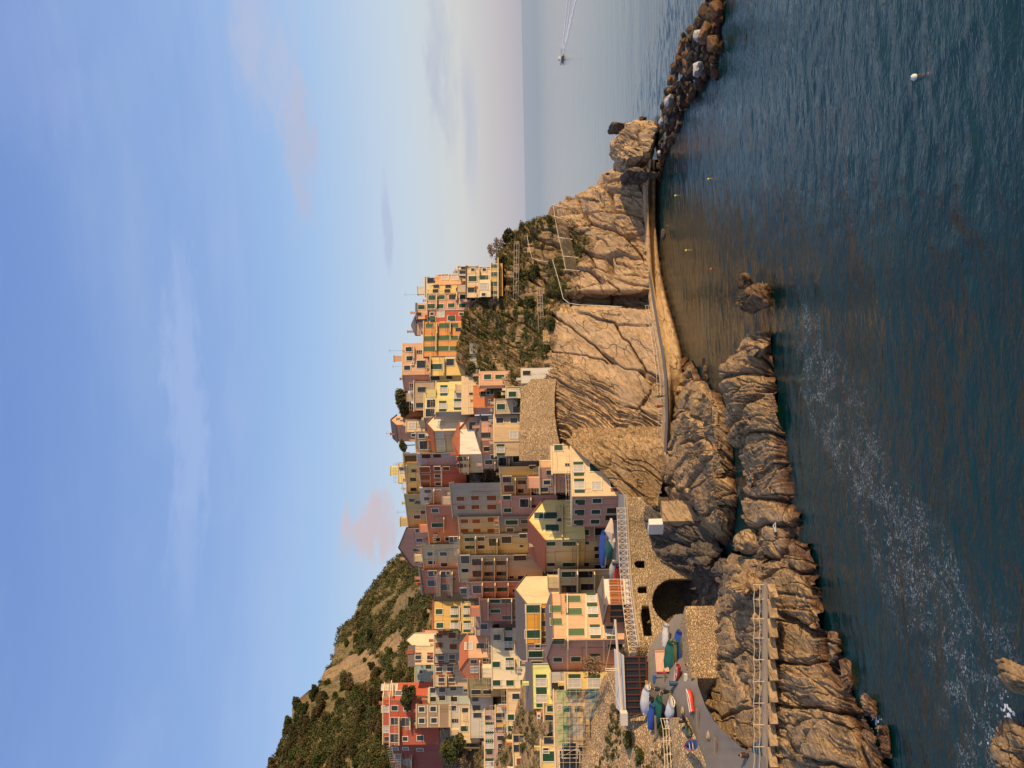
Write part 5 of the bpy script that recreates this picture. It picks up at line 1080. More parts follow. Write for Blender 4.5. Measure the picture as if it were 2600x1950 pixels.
# annex with grey pitched canopy and orange arched openings
an, ap_, an_n, zt_, zb_ = H('annex', 'low white arcade annex with orange frames and a grey sloping canopy', (1534, 116.5), 1536, 1560, [('L', 1581, -.25), (1470, .55)], 'white', '', 'flat', 4, rmat=M_slate, ext=2.6, cols=['dorange', 'white', 'white'])
def annex_extra():
    Z = Vector((0, 0, 1)); a, b = ap_[1], ap_[2]; n_ = an_n[1]; u = (b-a); L = u.length; u.normalize()
    for j in range(4):
        c = a+u*L*(j+0.5)/4; c = Vector((c.x, c.y, (zt_+zb_)/2+0.1)); hw = L/4*0.36; mb = MB()
        mb.box(c+n_*0.03, u*hw, n_*0.03, Z*1.0); q_ = mb.build('arch_glazing', M_glass, an); f = MB()
        for s_ in (-1, -.33, .33, 1): f.box(c+u*s_*hw+n_*0.09, u*0.06, n_*0.03, Z*1.05)
        f.box(c+Z*1.05+n_*0.09, u*hw, n_*0.028, Z*0.07); f.box(c+n_*0.09-Z*0.3, u*hw, n_*0.028, Z*0.05); f.build('window_frame', paint('orange_frame', (.45, .16, .05)), q_)
    a, b = ap_[0], ap_[1]; n_ = an_n[0]; u = (b-a); L = u.length; u.normalize()
    for j in range(3):
        c = a+u*L*(j+0.5)/3; c = Vector((c.x, c.y, (zt_+zb_)/2)); mb = MB(); mb.box(c+n_*0.03, u*L/3*0.38, n_*0.03, Z*1.2); mb.build('arch_glazing', M_glass, an)
    cn = MB(); w = [P(1516, 1501, 121), P(1530, 1463, 121.5), P(1542, 1537, 115.2), P(1530, 1587, 117.5)]
    lo = [v-Vector((0, 0, .14)) for v in w]; cn.add(w+lo, [(0, 1, 2, 3), (7, 6, 5, 4), (0, 4, 5, 1), (1, 5, 6, 2), (2, 6, 7, 3), (3, 7, 4, 0)]); cn.build('canopy', M_slate, an)
annex_extra()
# ------------------------------------------------------------------ harbour: viaduct, walls, railings
Zv = Vector((0, 0, 1))
def solid(name, label, cat, ref, zt, zb, segs, mats, t=6.0, face_m=None, group=None):
    """prism with 1 or 2 seen faces; ref=(y,D) corner, heights in metres"""
    y0, D0 = ref; left = [s_ for s_ in segs if s_[0] == 'L']; right = [s_ for s_ in segs if s_[0] != 'L']
    def vert(yf, Df, y, s_): a0 = ray(1600, yf).x; a1 = ray(1600, y).x; return Df*(1-s_*a0)/(1-s_*a1)
    vs = [(y0, D0)]
    for y2, s_ in right: vs.append((y2, vert(*vs[-1], y2, s_)))
    for _, y2, s_ in left: vs.insert(0, (y2, vert(*vs[0], y2, s_)))
    pts = [Vector((ray(1600, a).x*b, b, 0)) for a, b in vs]
    back = [pts[0]+pts[2]-pts[1]] if len(pts) == 3 else [pts[1]+pts[1].normalized()*t, pts[0]+pts[0].normalized()*t]
    mb = MB(); fp = pts+back; n = len(fp)
    for i in range(n): mb.add([(fp[i].x, fp[i].y, zb), (fp[(i+1) % n].x, fp[(i+1) % n].y, zb), (fp[(i+1) % n].x, fp[(i+1) % n].y, zt), (fp[i].x, fp[i].y, zt)], [(0, 1, 2, 3)])
    mb.add([(p.x, p.y, zt) for p in fp], [tuple(range(n))]); mb.add([(p.x, p.y, zb) for p in fp], [tuple(range(n))[::-1]])
    o = mb.build(name, mats); tag(o, label, cat, group); return o, pts, zt, zb
def viaduct():
    ys = np.array([1262, 1290, 1360, 1450, 1510, 1563, 1615, 1662, 1690.]); Ds = np.array([118.6, 118, 117.2, 115.6, 113.8, 111.2, 108.6, 106, 104.8])
    Px = np.array([ray(1600, y).x*d for y, d in zip(ys, Ds)]); ds = np.hypot(np.diff(Px), np.diff(Ds)); S = np.concatenate([[0], np.cumsum(ds)])
    st = 0.13; ns = int(S[-1]/st)+1; nz = int(12.6/st)+1; s_ = np.linspace(0, S[-1], ns); X_ = np.interp(s_, S, Px); Y_ = np.interp(s_, S, Ds)
    for _ in range(12): X_[1:-1] = (X_[:-2]+2*X_[1:-1]+X_[2:])/4; Y_[1:-1] = (Y_[:-2]+2*Y_[1:-1]+Y_[2:])/4
    zz = np.linspace(0.0, 12.4, nz); G = np.zeros((ns, nz, 3)); G[:, :, 0] = X_[:, None]; G[:, :, 1] = Y_[:, None]; G[:, :, 2] = zz[None]
    V = G.reshape(-1, 3); yy_ = np.interp(s_, S, ys)
    # openings described on the wall itself: distance along the wall and height
    def sz(x, y): k_ = np.interp(y, ys, S); D = np.interp(y, ys, Ds); return k_, P(x, y, D).z
    cs = (s_[:-1]+s_[1:])/2; cz = (zz[:-1]+zz[1:])/2; A, B_ = np.meshgrid(cs, cz, indexing='ij'); hole = np.zeros_like(A, bool)
    for (xt, xb, ya, yb) in ((1611, 1638, 1425, 1442), (1617, 1645, 1490, 1507)):
        s0, zt = sz(xt, ya); s1, zb = sz(xb, yb); w = (s1-s0)/2; c = (s0+s1)/2; hole |= (abs(A-c) < w) & (B_ > zb) & (B_ < zt-w); hole |= ((A-c)**2+(B_-(zt-w))**2 < w*w)
    s0, zt = sz(1627, 1537); s1, zb = sz(1655, 1616); f_ = (A-s0)/(s1-s0); ysA = np.interp(A, S, ys); DA = np.interp(A, S, Ds); hor = 1342+(ysA-975)*.02
    xpx = hor+(CAMH-B_)*F/DA; lo_ = np.interp(ysA, [1537, 1616], [1648, 1657]); hi_ = np.interp(ysA, [1537, 1560, 1616], [1629, 1626, 1633]); hole |= (ysA > 1537) & (ysA < 1616) & (xpx < lo_) & (xpx > hi_)
    s0, z0 = sz(1712, 1471); s1, _ = sz(1712, 1593); sc_, zt = sz(1656, 1528); c = (s0+s1)/2; w = (s1-s0)/2; hole |= (((A-c)/w)**2+((B_-z0)/(zt-z0))**2 < 1) | ((abs(A-c) < w) & (B_ < z0))
    bot = np.interp(np.interp(A, S, ys), [1262, 1300, 1400, 1450, 1480], [9.4, 8.6, 6.5, 4.0, -1]); hole |= B_ < bot+.5*np.sin(A*2.3)
    Fq = grid_faces(ns, nz).reshape(ns-1, nz-1, 4)[~hole]
    o = npmesh('viaduct_wall', V, Fq, M_vstone); md = o.modifiers.new('thick', 'SOLIDIFY'); md.thickness = 1.1; md.offset = -1
    tag(o, 'curved pale stone wall with a big arch, two round headed windows and a long opening', 'wall')
    # face outward check is done by the modifier offset; lattice rail on its crest
    mb = MB(); k_ = 27; pts = []
    sr_ = np.linspace(np.interp(1290, ys, S), np.interp(1672, ys, S), k_)
    for q_ in sr_: pts.append(Vector((np.interp(q_, s_, X_), np.interp(q_, s_, Y_)+0.25, 12.4)))
    for a, b in zip(pts[:-1], pts[1:]):
        for h_ in (0.15, 1.45): mb.bar(a+Zv*h_, b+Zv*h_, 0.05, 0, 4)
        mb.bar(a+Zv*0.15, b+Zv*1.45, 0.032, 0, 4); mb.bar(a+Zv*1.45, b+Zv*0.15, 0.032, 0, 4)
    for a in pts: mb.bar(a, a+Zv*1.5, 0.06, 0, 4)
    tag(mb.build('lattice_railing', M_railw), 'long pale criss cross railing along the top of the stone viaduct', 'railing')
    # long ledge (string course) under the rail
    m2 = MB(); pl = [Vector((np.interp(q_, s_, X_), np.interp(q_, s_, Y_)-0.12, 12.28)) for q_ in np.linspace(0, S[-1], 40)]
    for a, b in zip(pl[:-1], pl[1:]): m2.bar(a, b, 0.16, 0, 4)
    tag(m2.build('coping', M_conc), 'weathered stone coping running under the criss cross railing', 'coping')
viaduct()
tag(strip('inner_wall', [(y_, [(1800, D_+6.5), (1585, D_+6.5)]) for y_, D_ in ((1262, 118.6), (1360, 117.2), (1450, 115.6), (1510, 113.8), (1563, 111.2), (1615, 109.5), (1662, 108), (1700, 106))], M_rubd, 6), 'added dark backing wall that fills the viaduct openings with shade', 'wall')  # added backing, coloured dark so the openings look shaded inside
solid('pier_block', 'square concrete landing pier, sunlit on one side and black below', 'pier', (1325, 113.5), 7.6, -1, [('L', 1398, -.9), (1273, .5)], M_quay)
o, pp, _, _ = solid('shed', 'small white hut on the landing below the promenade stairs', 'hut', (1333, 114), 9.6, 7.4, [('L', 1358, -.8), (1318, .6)], paint('white_hut', (.66, .64, .6), .6, .08, 0))
# harbour terrace fill under the houses and the slipway edge
rw = [(y_, [(xb_, D_), (xt_, D_+1.5)]) for y_, xb_, xt_, D_ in ((1655, 1690, 1620, 104.8), (1700, 1668, 1622, 104.2), (1760, 1672, 1610, 102.5), (1830, 1706, 1600, 100.5))]
tag(strip('quay_wall', rw, M_vstone, 10), 'low stone wall between the pavilion and the slipway', 'wall')
# rubble walls
tag(strip('rubble_wall', [(962, [(1412, 147.8), (1345, 149.8), (1322, 150.2)]), (1005, [(1408, 146.0), (1345, 148.6), (1322, 149.6)]), (1050, [(1408, 144.8), (1330, 148.0), (1320, 148.4)]), (1100, [(1415, 143.4), (1330, 146.6), (1318, 147)]), (1140, [(1424, 142.6), (1335, 145.8), (1318, 146.2)]), (1170, [(1425, 142.8), (1345, 145.5), (1318, 145.8)])], M_rub, 12), 'tall rough rubble retaining wall under the weathered tan house', 'wall')
b1, bp, _, _ = solid('bastion', 'rubble block wall beside the slipway with one black shaded end', 'wall', (1724, 93.4), 8.0, 1.5, [('L', 1810, -.95), (1541, .42)], M_rub)
def bx(n_, lb, ct, pts, zt, zb, m_):
    mb = MB(); mb.prism([(p.x, p.y) for p in pts], zb, zt); return tag(mb.build(n_, m_), lb, ct)
left_wall = [(1700, [(1620, 105.5), (1602, 106), (1592, 107), (1590, 108)]), (1745, [(1640, 102.5), (1600, 104.5), (1560, 108), (1541, 110)]), (1780, [(1655, 101.5), (1610, 104), (1560, 107.5), (1530, 110)]), (1815, [(1672, 100), (1620, 103), (1560, 107), (1520, 110.5)]),
 (1850, [(1700, 97), (1640, 101), (1570, 106), (1511, 110.5)]), (1890, [(1720, 94.5), (1650, 99), (1570, 105), (1503, 110)]), (1960, [(1735, 92), (1660, 97.5), (1570, 104), (1482, 110)]), (2080, [(1740, 91.5), (1660, 97), (1570, 104), (1470, 110)])]
o = loft('terrace_wall', left_wall, 200, 200, rubble('slope_masonry', (.50, .36, .22), 2.6, .5), disp=lambda V: 0.5*fbm(V*0.3, 3, 5)+0.12*fbm(V*1.6, 3, 8), back=[(6, 0)]); tag(o, 'broad rubble retaining slope with weeds below the scaffolded house', 'wall')
o = strip('ramp_wall', [(1822, [(1745, 92.3), (1712, 93.0), (1698, 95)]), (1870, [(1765, 89.5), (1713, 92), (1704, 94)]), (1930, [(1790, 86.5), (1716, 90), (1708, 92)]), (1985, [(1800, 85.3), (1718, 89), (1710, 91)])], rubble('block_wall', (.50, .37, .24), 3.0, .5), 14)
tag(o, 'pale squared block wall along the upper edge of the slipway by the blue boat', 'wall')
# ------------------------------------------------------------------ railings along paths
def railing(name, label, pts, h, n_rails, mat, r=0.035, post=1, cat='railing'):
    mb = MB()
    for k_ in range(n_rails):
        hh = h*(k_+1)/n_rails; mb.line([p+Zv*hh for p in pts], r, 0, 4)
    for p in pts[::post]: mb.bar(p, p+Zv*(h+0.04), r*1.2, 0, 4)
    return tag(mb.build(name, mat), label, cat)
sp = []
for i, (y_, ) in enumerate([(y,) for y in (1484, 1521, 1571, 1620, 1675, 1730, 1785, 1840, 1896, 1952)]):
    b = PZ(1940, y_, 4.28); sp.append(b)
mb = MB()
for p in sp: mb.bar(p, p+Zv*1.05, 0.03, 0, 5)
for hh in (0.5, 1.05):
    for i, (a, b) in enumerate(zip(sp[:-1], sp[1:])):
        prev = a+Zv*hh
        for j in range(1, 7): q_ = a.lerp(b, j/6)+Zv*(hh-0.10*math.sin(math.pi*j/6)); mb.bar(prev, q_, 0.035, 0, 4); prev = q_
tag(mb.build('rope_railing', paint('rope', (.68, .56, .42), .8, .1, 0)), 'double wavy pale rope railing along the stepped path on the headland', 'railing')
cp = [PZ(x_, y_, z_) for x_, y_, z_ in ((1652, 775, 3.75), (1664, 830, 4.0), (1674, 890, 4.3), (1682, 950, 4.55), (1686, 1010, 4.75), (1687, 1070, 4.85), (1685, 1130, 5.0), (1678, 1190, 5.1))]
railing('path_railing', 'thin pale rail on the path at the foot of the bare cliff', cp, 1.0, 2, M_railw, 0.03)
railing('terrace_railing', 'white railing of the walkway above the block wall at the photo edge', [P(x_, y_, D_) for x_, y_, D_ in ((1700, 1824, 95.5), (1706, 1850, 94.5), (1708, 1880, 93.5), (1710, 1915, 92.5), (1712, 1955, 91.5))], 1.1, 3, M_railw, 0.035)
def bridge(label, x0, y0, x1, y1, D, w=1.0):
    a = P(x0, y0, D); b = P(x1, y1, D); mb = MB(); d = (b-a).normalized(); n_ = Vector((d.y, -d.x, 0)).normalized()
    mb.box((a+b)/2, (b-a)/2, n_*w/2, Vector((0, 0, .06))); r = thing('footbridge', label, 'footbridge', a); mb.build('deck', M_concg, r); q_ = MB(); k_ = max(3, int((b-a).length/1.4))
    for s_ in (-1, 1):
        for i in range(k_+1): p = a.lerp(b, i/k_)+n_*s_*w/2; q_.bar(p, p+Zv*1.05, 0.03, 0, 4)
        for hh in (.5, 1.05): q_.bar(a+n_*s_*w/2+Zv*hh, b+n_*s_*w/2+Zv*hh, 0.03, 0, 4)
    q_.build('railing', M_railw, r)
bridge('long white railed footbridge on the scrub slope below the cream house', 1318, 618, 1316, 762, 165)
bridge('shorter railed footbridge lower on the scrub slope below the orange house', 1376, 730, 1382, 868, 158)
mb = MB(); mb.line([P(1338, 598, 168.5), P(1343, 625, 167.5), P(1351, 656, 166), P(1371, 662, 164.5), P(1388, 664, 163.5)], .055, 0, 5); tag(mb.build('water_pipe', M_trim), 'white bent pipe running down the upper scrub slope', 'pipe')
mb = MB(); mb.line([P(1403, 660, 161), P(1418, 710, 158), P(1430, 758, 155.2), P(1445, 770, 152.5), P(1472, 774, 151.6), P(1530, 776, 150), P(1580, 779, 148)], .055, 0, 5); tag(mb.build('water_pipe', M_trim), 'grey white pipe dropping down the edge of the dark cleft', 'pipe')
mb = MB(); mb.line([P(1436, 772, 155.5), P(1438, 782, 152)], .05); 
# debris net fence on the slope
def net():
    tops = [P(x_, y_, D_) for x_, y_, D_ in ((1405, 520, 167), (1408, 548, 165.5), (1418, 602, 163), (1430, 650, 161), (1436, 684, 159))]; bots = [P(x_, y_, D_) for x_, y_, D_ in ((1432, 528, 165), (1436, 560, 163.5), (1448, 608, 161.5), (1462, 654, 159.5), (1466, 688, 158))]
    mb = MB()
    for i in range(len(tops)-1):
        for j in range(9):
            f0, f1 = j/9, (j+1)/9
            for k_ in range(5):
                g0, g1 = k_/5, (k_+1)/5; q00 = tops[i].lerp(tops[i+1], f0).lerp(bots[i].lerp(bots[i+1], f0), g0); q11 = tops[i].lerp(tops[i+1], f1).lerp(bots[i].lerp(bots[i+1], f1), g1); q01 = tops[i].lerp(tops[i+1], f0).lerp(bots[i].lerp(bots[i+1], f0), g1); q10 = tops[i].lerp(tops[i+1], f1).lerp(bots[i].lerp(bots[i+1], f1), g0)
                mb.bar(q00, q11, .022, 0, 3); mb.bar(q01, q10, .022, 0, 3)
    r = thing('rockfall_net', 'brown rockfall net fence stretched across the scrub slope', 'net fence', tops[0]); mb.build('net', M_pipe, r); q_ = MB()
    q_.line(tops, .05, 0, 4); 
    q_.build('cable', M_railw, r)
    for a, b in zip(tops, bots): p_ = MB(); p_.bar(b-Zv*.5, a+Zv*.3, .07, 0, 5); p_.build('post', M_railw, r)
net()
# ------------------------------------------------------------------ boats
def hull_mesh(L, B, H, mat, rim=None, deep=0.55, flat=False):
    mb = MB(); n = 13; secs = []
    for i in range(n):
        t_ = i/(n-1); w = B/2*(math.sin(math.pi*min(1, 0.22+0.78*t_))**0.6 if t_ < .99 else 0.02); w = B/2*max(0.03, (1-(max(0, t_-0.35)/0.65)**2.2))*(0.86+0.14*min(1, t_/0.35))
        sh_ = H*(1+0.35*t_*t_); keel = H*0.5*(max(0, t_-0.7)/0.3)**2; x_ = -L/2+L*t_
        secs.append([(x_, -w, sh_), (x_, -w*0.82, keel+(sh_-keel)*0.35), (x_, 0, keel), (x_, w*0.82, keel+(sh_-keel)*0.35), (x_, w, sh_), (x_, w*0.86, sh_), (x_, w*0.6, keel+0.22), (x_, 0, keel+0.16), (x_, -w*0.6, keel+0.22), (x_, -w*0.86, sh_)])
    V = [p for s_ in secs for p in s_]; m_ = 10
    mb.add(V, [(i*m_+j, (i+1)*m_+j, (i+1)*m_+(j+1) % m_, i*m_+(j+1) % m_) for i in range(n-1) for j in range(m_)]+[tuple(range(m_))[::-1], tuple((n-1)*m_+j for j in range(m_))])
    return mb, secs
def boat(x, y, z, L, B, yaw, label, hull, cover=None, hc=0.45, group=None, D=None, stripe=None, motor=False):
    p = PZ(x, y, z) if D is None else P(x, y, D); r = thing('boat', label, 'boat', p, group); r.rotation_euler = (0, 0, R(yaw))
    def part(mb, nm, m_, smooth=True):
        me = bpy.data.meshes.new(nm); me.from_pydata([tuple(v) for v in mb.v], [], mb.f); me.materials.append(m_)
        if smooth: me.polygons.foreach_set('use_smooth', [True]*len(mb.f))
        o_ = bpy.data.objects.new(nm, me); COL.objects.link(o_); o_.parent = r; return o_
    if L < 9: L *= .9; B *= .86; hc *= .85
    mb, secs = hull_mesh(L, B, 0.55, hull); part(mb, 'hull', hull)
    if cover is not None:
        c = MB(); n = len(secs); V = []; rr_ = random.Random(int(x*7+y))
        for i, s_ in enumerate(secs):
            w = s_[4][1]*1.06; x_ = s_[0][0]; t_ = i/(n-1); top = s_[0][2]+hc*math.sin(math.pi*min(.97, max(.06, t_*.92+.06)))**0.5+rr_.uniform(-.05, .05)
            V += [(x_, -w, s_[0][2]-.25+rr_.uniform(-.08, .05)), (x_, -w*.95, s_[0][2]+.06), (x_, -w*.45, (s_[0][2]+top)/2+rr_.uniform(-.04, .06)), (x_, 0, top), (x_, w*.45, (s_[0][2]+top)/2+rr_.uniform(-.04, .06)), (x_, w*.95, s_[0][2]+.06), (x_, w, s_[0][2]-.25+rr_.uniform(-.08, .05))]
        c.add(V, [(i*7+j, i*7+j+1, (i+1)*7+j+1, (i+1)*7+j) for i in range(n-1) for j in range(6)]+[(0, 1, 2, 3, 4, 5, 6), tuple((n-1)*7+j for j in range(7))[::-1]]); part(c, 'cover', cover)
    else:
        for t_ in (0.3, 0.6): i = int(t_*12); s_ = secs[i]; c = MB(); c.abox((s_[0][0], 0, s_[0][2]-.1), .25, s_[4][1]*1.6, .05); part(c, 'seat', M_trimy, False)
    if stripe is not None:
        for sd_ in (0, 4): c = MB(); c.line([Vector(s_[sd_])+Vector((0, 0, .02)) for s_ in secs], .05, 0, 5); part(c, 'rim', stripe, False)
    if motor: c = MB(); c.abox((-L/2-.15, 0, .75), .35, .3, .5); c.abox((-L/2-.2, 0, .3), .12, .1, .7); part(c, 'outboard_motor', M_dark, False)
    return r
cv = lambda n_, c_: paint('tarp_'+n_, c_, .55, .2, .5, 1.5)
Twhite, Tgreen, Tblue, Tolive, Tred, Tbeige, Tgrey = cv('white', (.62, .60, .58)), cv('green', (.02, .11, .085)), cv('blue', (.03, .075, .30)), cv('olive', (.13, .14, .045)), cv('red', (.55, .035, .02)), cv('beige', (.58, .46, .34)), cv('greygreen', (.10, .13, .09))
Hwhite, Hblue, Hblack, Hgreen, Hred = paint('hull_white', (.66, .65, .62), .35, .06, 0), paint('hull_blue', (.05, .12, .30), .35, .1, 0), paint('hull_black', (.025, .025, .027), .4, .1, 0), paint('hull_green', (.03, .13, .08), .4, .1, 0), paint('hull_red', (.5, .05, .03), .4, .1, 0)
zp = 12.45
G1 = 'boats drawn up on the promenade'
boat(1563, 1452, zp, 5.0, 1.7, 150, 'narrow white tarped boat at the right end of the promenade row', Hwhite, Twhite, .7, G1)
boat(1574, 1463, zp, 4.0, 1.5, 160, 'red tarped boat next to the narrow white one on the promenade', Hwhite, Tred, .5, G1)
boat(1576, 1491, zp, 4.6, 1.9, 120, 'tall white tarped boat in front of the orange arcade annex', Hwhite, Twhite, .95, G1)
boat(1586, 1521, zp, 3.8, 1.5, 165, 'red tarped boat before the middle of the arcade annex', Hred, Tred, .45, G1)
boat(1577, 1547, zp, 4.6, 1.8, 110, 'grey white boat with a rumpled cover beside the red one', Hwhite, Tgrey if False else Twhite, .5, G1)
boat(1588, 1574, zp, 4.2, 1.9, 140, 'rounded white tarped boat under the crane jib', Hwhite, Twhite, 1.0, G1)
boat(1592, 1604, zp, 4.6, 1.7, 125, 'white hulled boat with a blue rim near the corner of the pink house', Hwhite, Hblue, .2, G1, stripe=Hblue)
boat(1596, 1638, zp, 2.4, 1.2, 100, 'small white dinghy by the blue bin on the promenade', Hwhite, Twhite, .5, G1)
boat(1541, 1395, zp, 7.0, 2.0, 172, 'long boat under a bright blue tarp beside the cream umbrella', Hwhite, Tblue, .9, G1, D=129)
boat(1556, 1395, zp, 4.0, 1.8, 160, 'boat under a dark green tarp in front of the blue tarped boat', Hgreen, Tgreen, .7, G1, D=125)
def rampP(x, y):
    ys_ = [c[0] for c in ramp]; D_ = []
    for yy, pts_r in ramp:
        p_ = sorted(pts_r); D_.append(np.interp(x, [a for a, b in p_], [b for a, b in p_]))
    return float(np.interp(y, ys_, D_))
G2 = 'boats on the slipway'
def rb(x, y, *a, **k_): return boat(x, y, 0, *a, D=rampP(x, y)-.1, group=G2, **k_)
rb(1712, 1676, 5.4, 1.9, 175, 'boat under a grey green cover beside the wooden stairs', Hwhite, Tgreen, .9)
rb(1722, 1668, 5.0, 1.5, 172, 'boat under an olive cover in the middle of the slipway row', Hgreen, Tolive, .8)
rb(1735, 1655, 6.2, 1.7, 176, 'long boat under a deep blue cover by the rubble bastion', Hblue, Tblue, .9)
rb(1752, 1640, 4.6, 1.5, 176, 'boat under a dark olive cover hard against the bastion wall', Hblack, Tolive, .8)
rb(1652, 1780, 4.6, 1.6, 165, 'boat wrapped in an off white tarp beside the glass pavilion', Hwhite, Twhite, .9)
rb(1660, 1806, 3.8, 1.4, 168, 'white and black striped open boat next to the off white tarp', Hblack, None, stripe=Hwhite)
rb(1682, 1808, 4.4, 2.0, 165, 'boat under a crumpled bottle green tarp on the slipway', Hgreen, Tgreen, 1.0)
rb(1712, 1803, 3.6, 2.3, 150, 'plump white tarped dinghy in the middle of the slipway', Hwhite, Twhite, .6)
rb(1738, 1838, 4.6, 1.7, 120, 'open black dinghy with its motor behind the plump white dinghy', Hblack, None, motor=True)
rb(1762, 1778, 2.8, 1.3, 30, 'little open boat with white rim and orange bottom by the bastion end', Hred, None, stripe=Hwhite)
boat(1764, 1893, 0, 5.6, 1.35, 118, 'blue rowing boat with a red rim by the block wall', Hblue, None, D=rampP(1764, 1893)-3.2, group=G2, stripe=Hred)
rb(1700, 1622, 4.2, 1.4, 178, 'small dinghy under a white tarp at the inner end of the slipway', Hwhite, Twhite, .5)
rb(1664, 1822, 3.8, 1.2, 172, 'narrow blue covered boat beside the bottle green tarp', Hblue, Tblue, .5)
rb(1752, 1858, 3.6, 1.4, 118, 'small grey dinghy between the black dinghy and the blue rowing boat', Hblack, Tgrey, .3)
rb(1728, 1712, 3.0, 1.2, 160, 'short red hulled dinghy ahead of the olive covered boat', Hred, None, stripe=Hwhite)
# speedboat out at sea
sb = PZ(1428, 150, 0); _w = PZ(1440, 20, 0); YAWS = math.degrees(math.atan2(sb.y-_w.y, sb.x-_w.x)); r = boat(1428, 150, 0, 13, 4.2, YAWS, 'white speedboat with people aboard trailing a wake out at sea', Hwhite, None)
r.scale = (1.4, 1.4, 2.2)
mb = MB(); mb.abox((-0.8, 0, .95), 2.0, 1.4, .7); 
me = bpy.data.meshes.new('cabin'); me.from_pydata(mb.v, [], mb.f); me.materials.append(M_ac); o = bpy.data.objects.new('cabin', me); COL.objects.link(o); o.parent = r
mb = MB(); a0 = PZ(1429, 132, .04)
for (xa, ya, xb_, yb_, w0, w1) in ((1427, 128, 1442, -12, 1.0, 1.8), (1431, 126, 1450, -12, .8, .8), (1433, 118, 1464, -12, .9, 1.2)):
    k_ = 14
    for i in range(k_):
        f0, f1 = i/k_, (i+0.86)/k_; A = PZ(xa+(xb_-xa)*f0, ya+(yb_-ya)*f0, .05); B_ = PZ(xa+(xb_-xa)*f1, ya+(yb_-ya)*f1, .05); w = 2.4*(w0+(w1-w0)*f0)*random.uniform(.35, 1.1)*(1.5-f0)
        d = (B_-A).normalized(); n_ = Vector((d.y, -d.x, 0)); mb.add([A-n_*w, A+n_*w, B_+n_*w*.8, B_-n_*w*.8], [(0, 1, 2, 3)])
tag(mb.build('wake', M_foam), 'white foaming wake behind the speedboat', 'wake', kind='stuff')
def foam_patch(name, label, pts, seed):
    rg = random.Random(seed); mb = MB()
    for (x_, y_, n_, sx_, sy_, r_) in pts:
        for i in range(n_):
            c = PZ(x_+rg.gauss(0, sx_), y_+rg.gauss(0, sy_), rg.uniform(.02, .06)); k_ = rg.randint(5, 8); q_ = r_*rg.uniform(.3, 1)
            mb.add([(c.x+q_*rg.uniform(.5, 1)*math.cos(6.283*j/k_), c.y+q_*rg.uniform(.5, 1)*math.sin(6.283*j/k_), c.z) for j in range(k_)], [tuple(range(k_))])
    tag(mb.build(name, M_foam), label, 'foam', kind='stuff')
foam_patch('foam', 'white wash around the rock islet', [(1908, 722, 26, 12, 9, .22), (1922, 738, 20, 10, 5, .2), (1958, 745, 30, 4, 22, .1)], 2)
foam_patch('foam', 'white wash along the near shore rocks', [(2222, 1840, 40, 5, 22, .16), (2230, 1880, 30, 4, 26, .14), (2240, 1955, 20, 5, 10, .14), (2575, 1860, 60, 12, 25, .3), (2540, 1905, 40, 14, 20, .2), (2560, 1800, 30, 10, 14, .2)], 3)
# buoys
def buoy(x, y, r_, m_, label, gull=False):
    r_ *= .55; p = PZ(x, y, 0); t_ = thing('buoy', label, 'buoy', p); bm = bmesh.new(); bmesh.ops.create_uvsphere(bm, u_segments=14, v_segments=10, radius=r_); 
    for v in bm.verts: v.co.z = v.co.z*1.15+r_*.35
    me = bpy.data.meshes.new('float'); bm.to_mesh(me); bm.free(); me.materials.append(m_); o = bpy.data.objects.new('float', me); COL.objects.link(o); o.parent = t_
    mb = MB(); mb.bar(Vector((0, 0, r_*1.3)), Vector((0, 0, r_*1.8)), r_*.22, 0, 8); me = bpy.data.meshes.new('ring'); me.from_pydata([tuple(v) for v in mb.v], [], mb.f); me.materials.append(M_rail); o = bpy.data.objects.new('ring', me); COL.objects.link(o); o.parent = t_
Myel = paint('buoy_yellow', (.75, .62, .05), .4, .05, 0); Morg = paint('buoy_orange', (.75, .16, .04), .4, .05, 0)
buoy(1800, 455, .30, Myel, 'yellow mooring buoy farthest out on the open water'); buoy(1716, 497, .34, Myel, 'yellow mooring buoy near the quay end'); buoy(1743, 636, .34, Myel, 'yellow mooring buoy in the brown reflection of the cliff'); buoy(1806, 683, .26, Morg, 'orange and white mooring buoy above the rock islet'); buoy(1695, 573, .2, Hwhite, 'tiny white float next to the dark rock by the quay')
buoy(2325, 196, .42, Hwhite, 'big white mooring buoy alone on the near dark water')
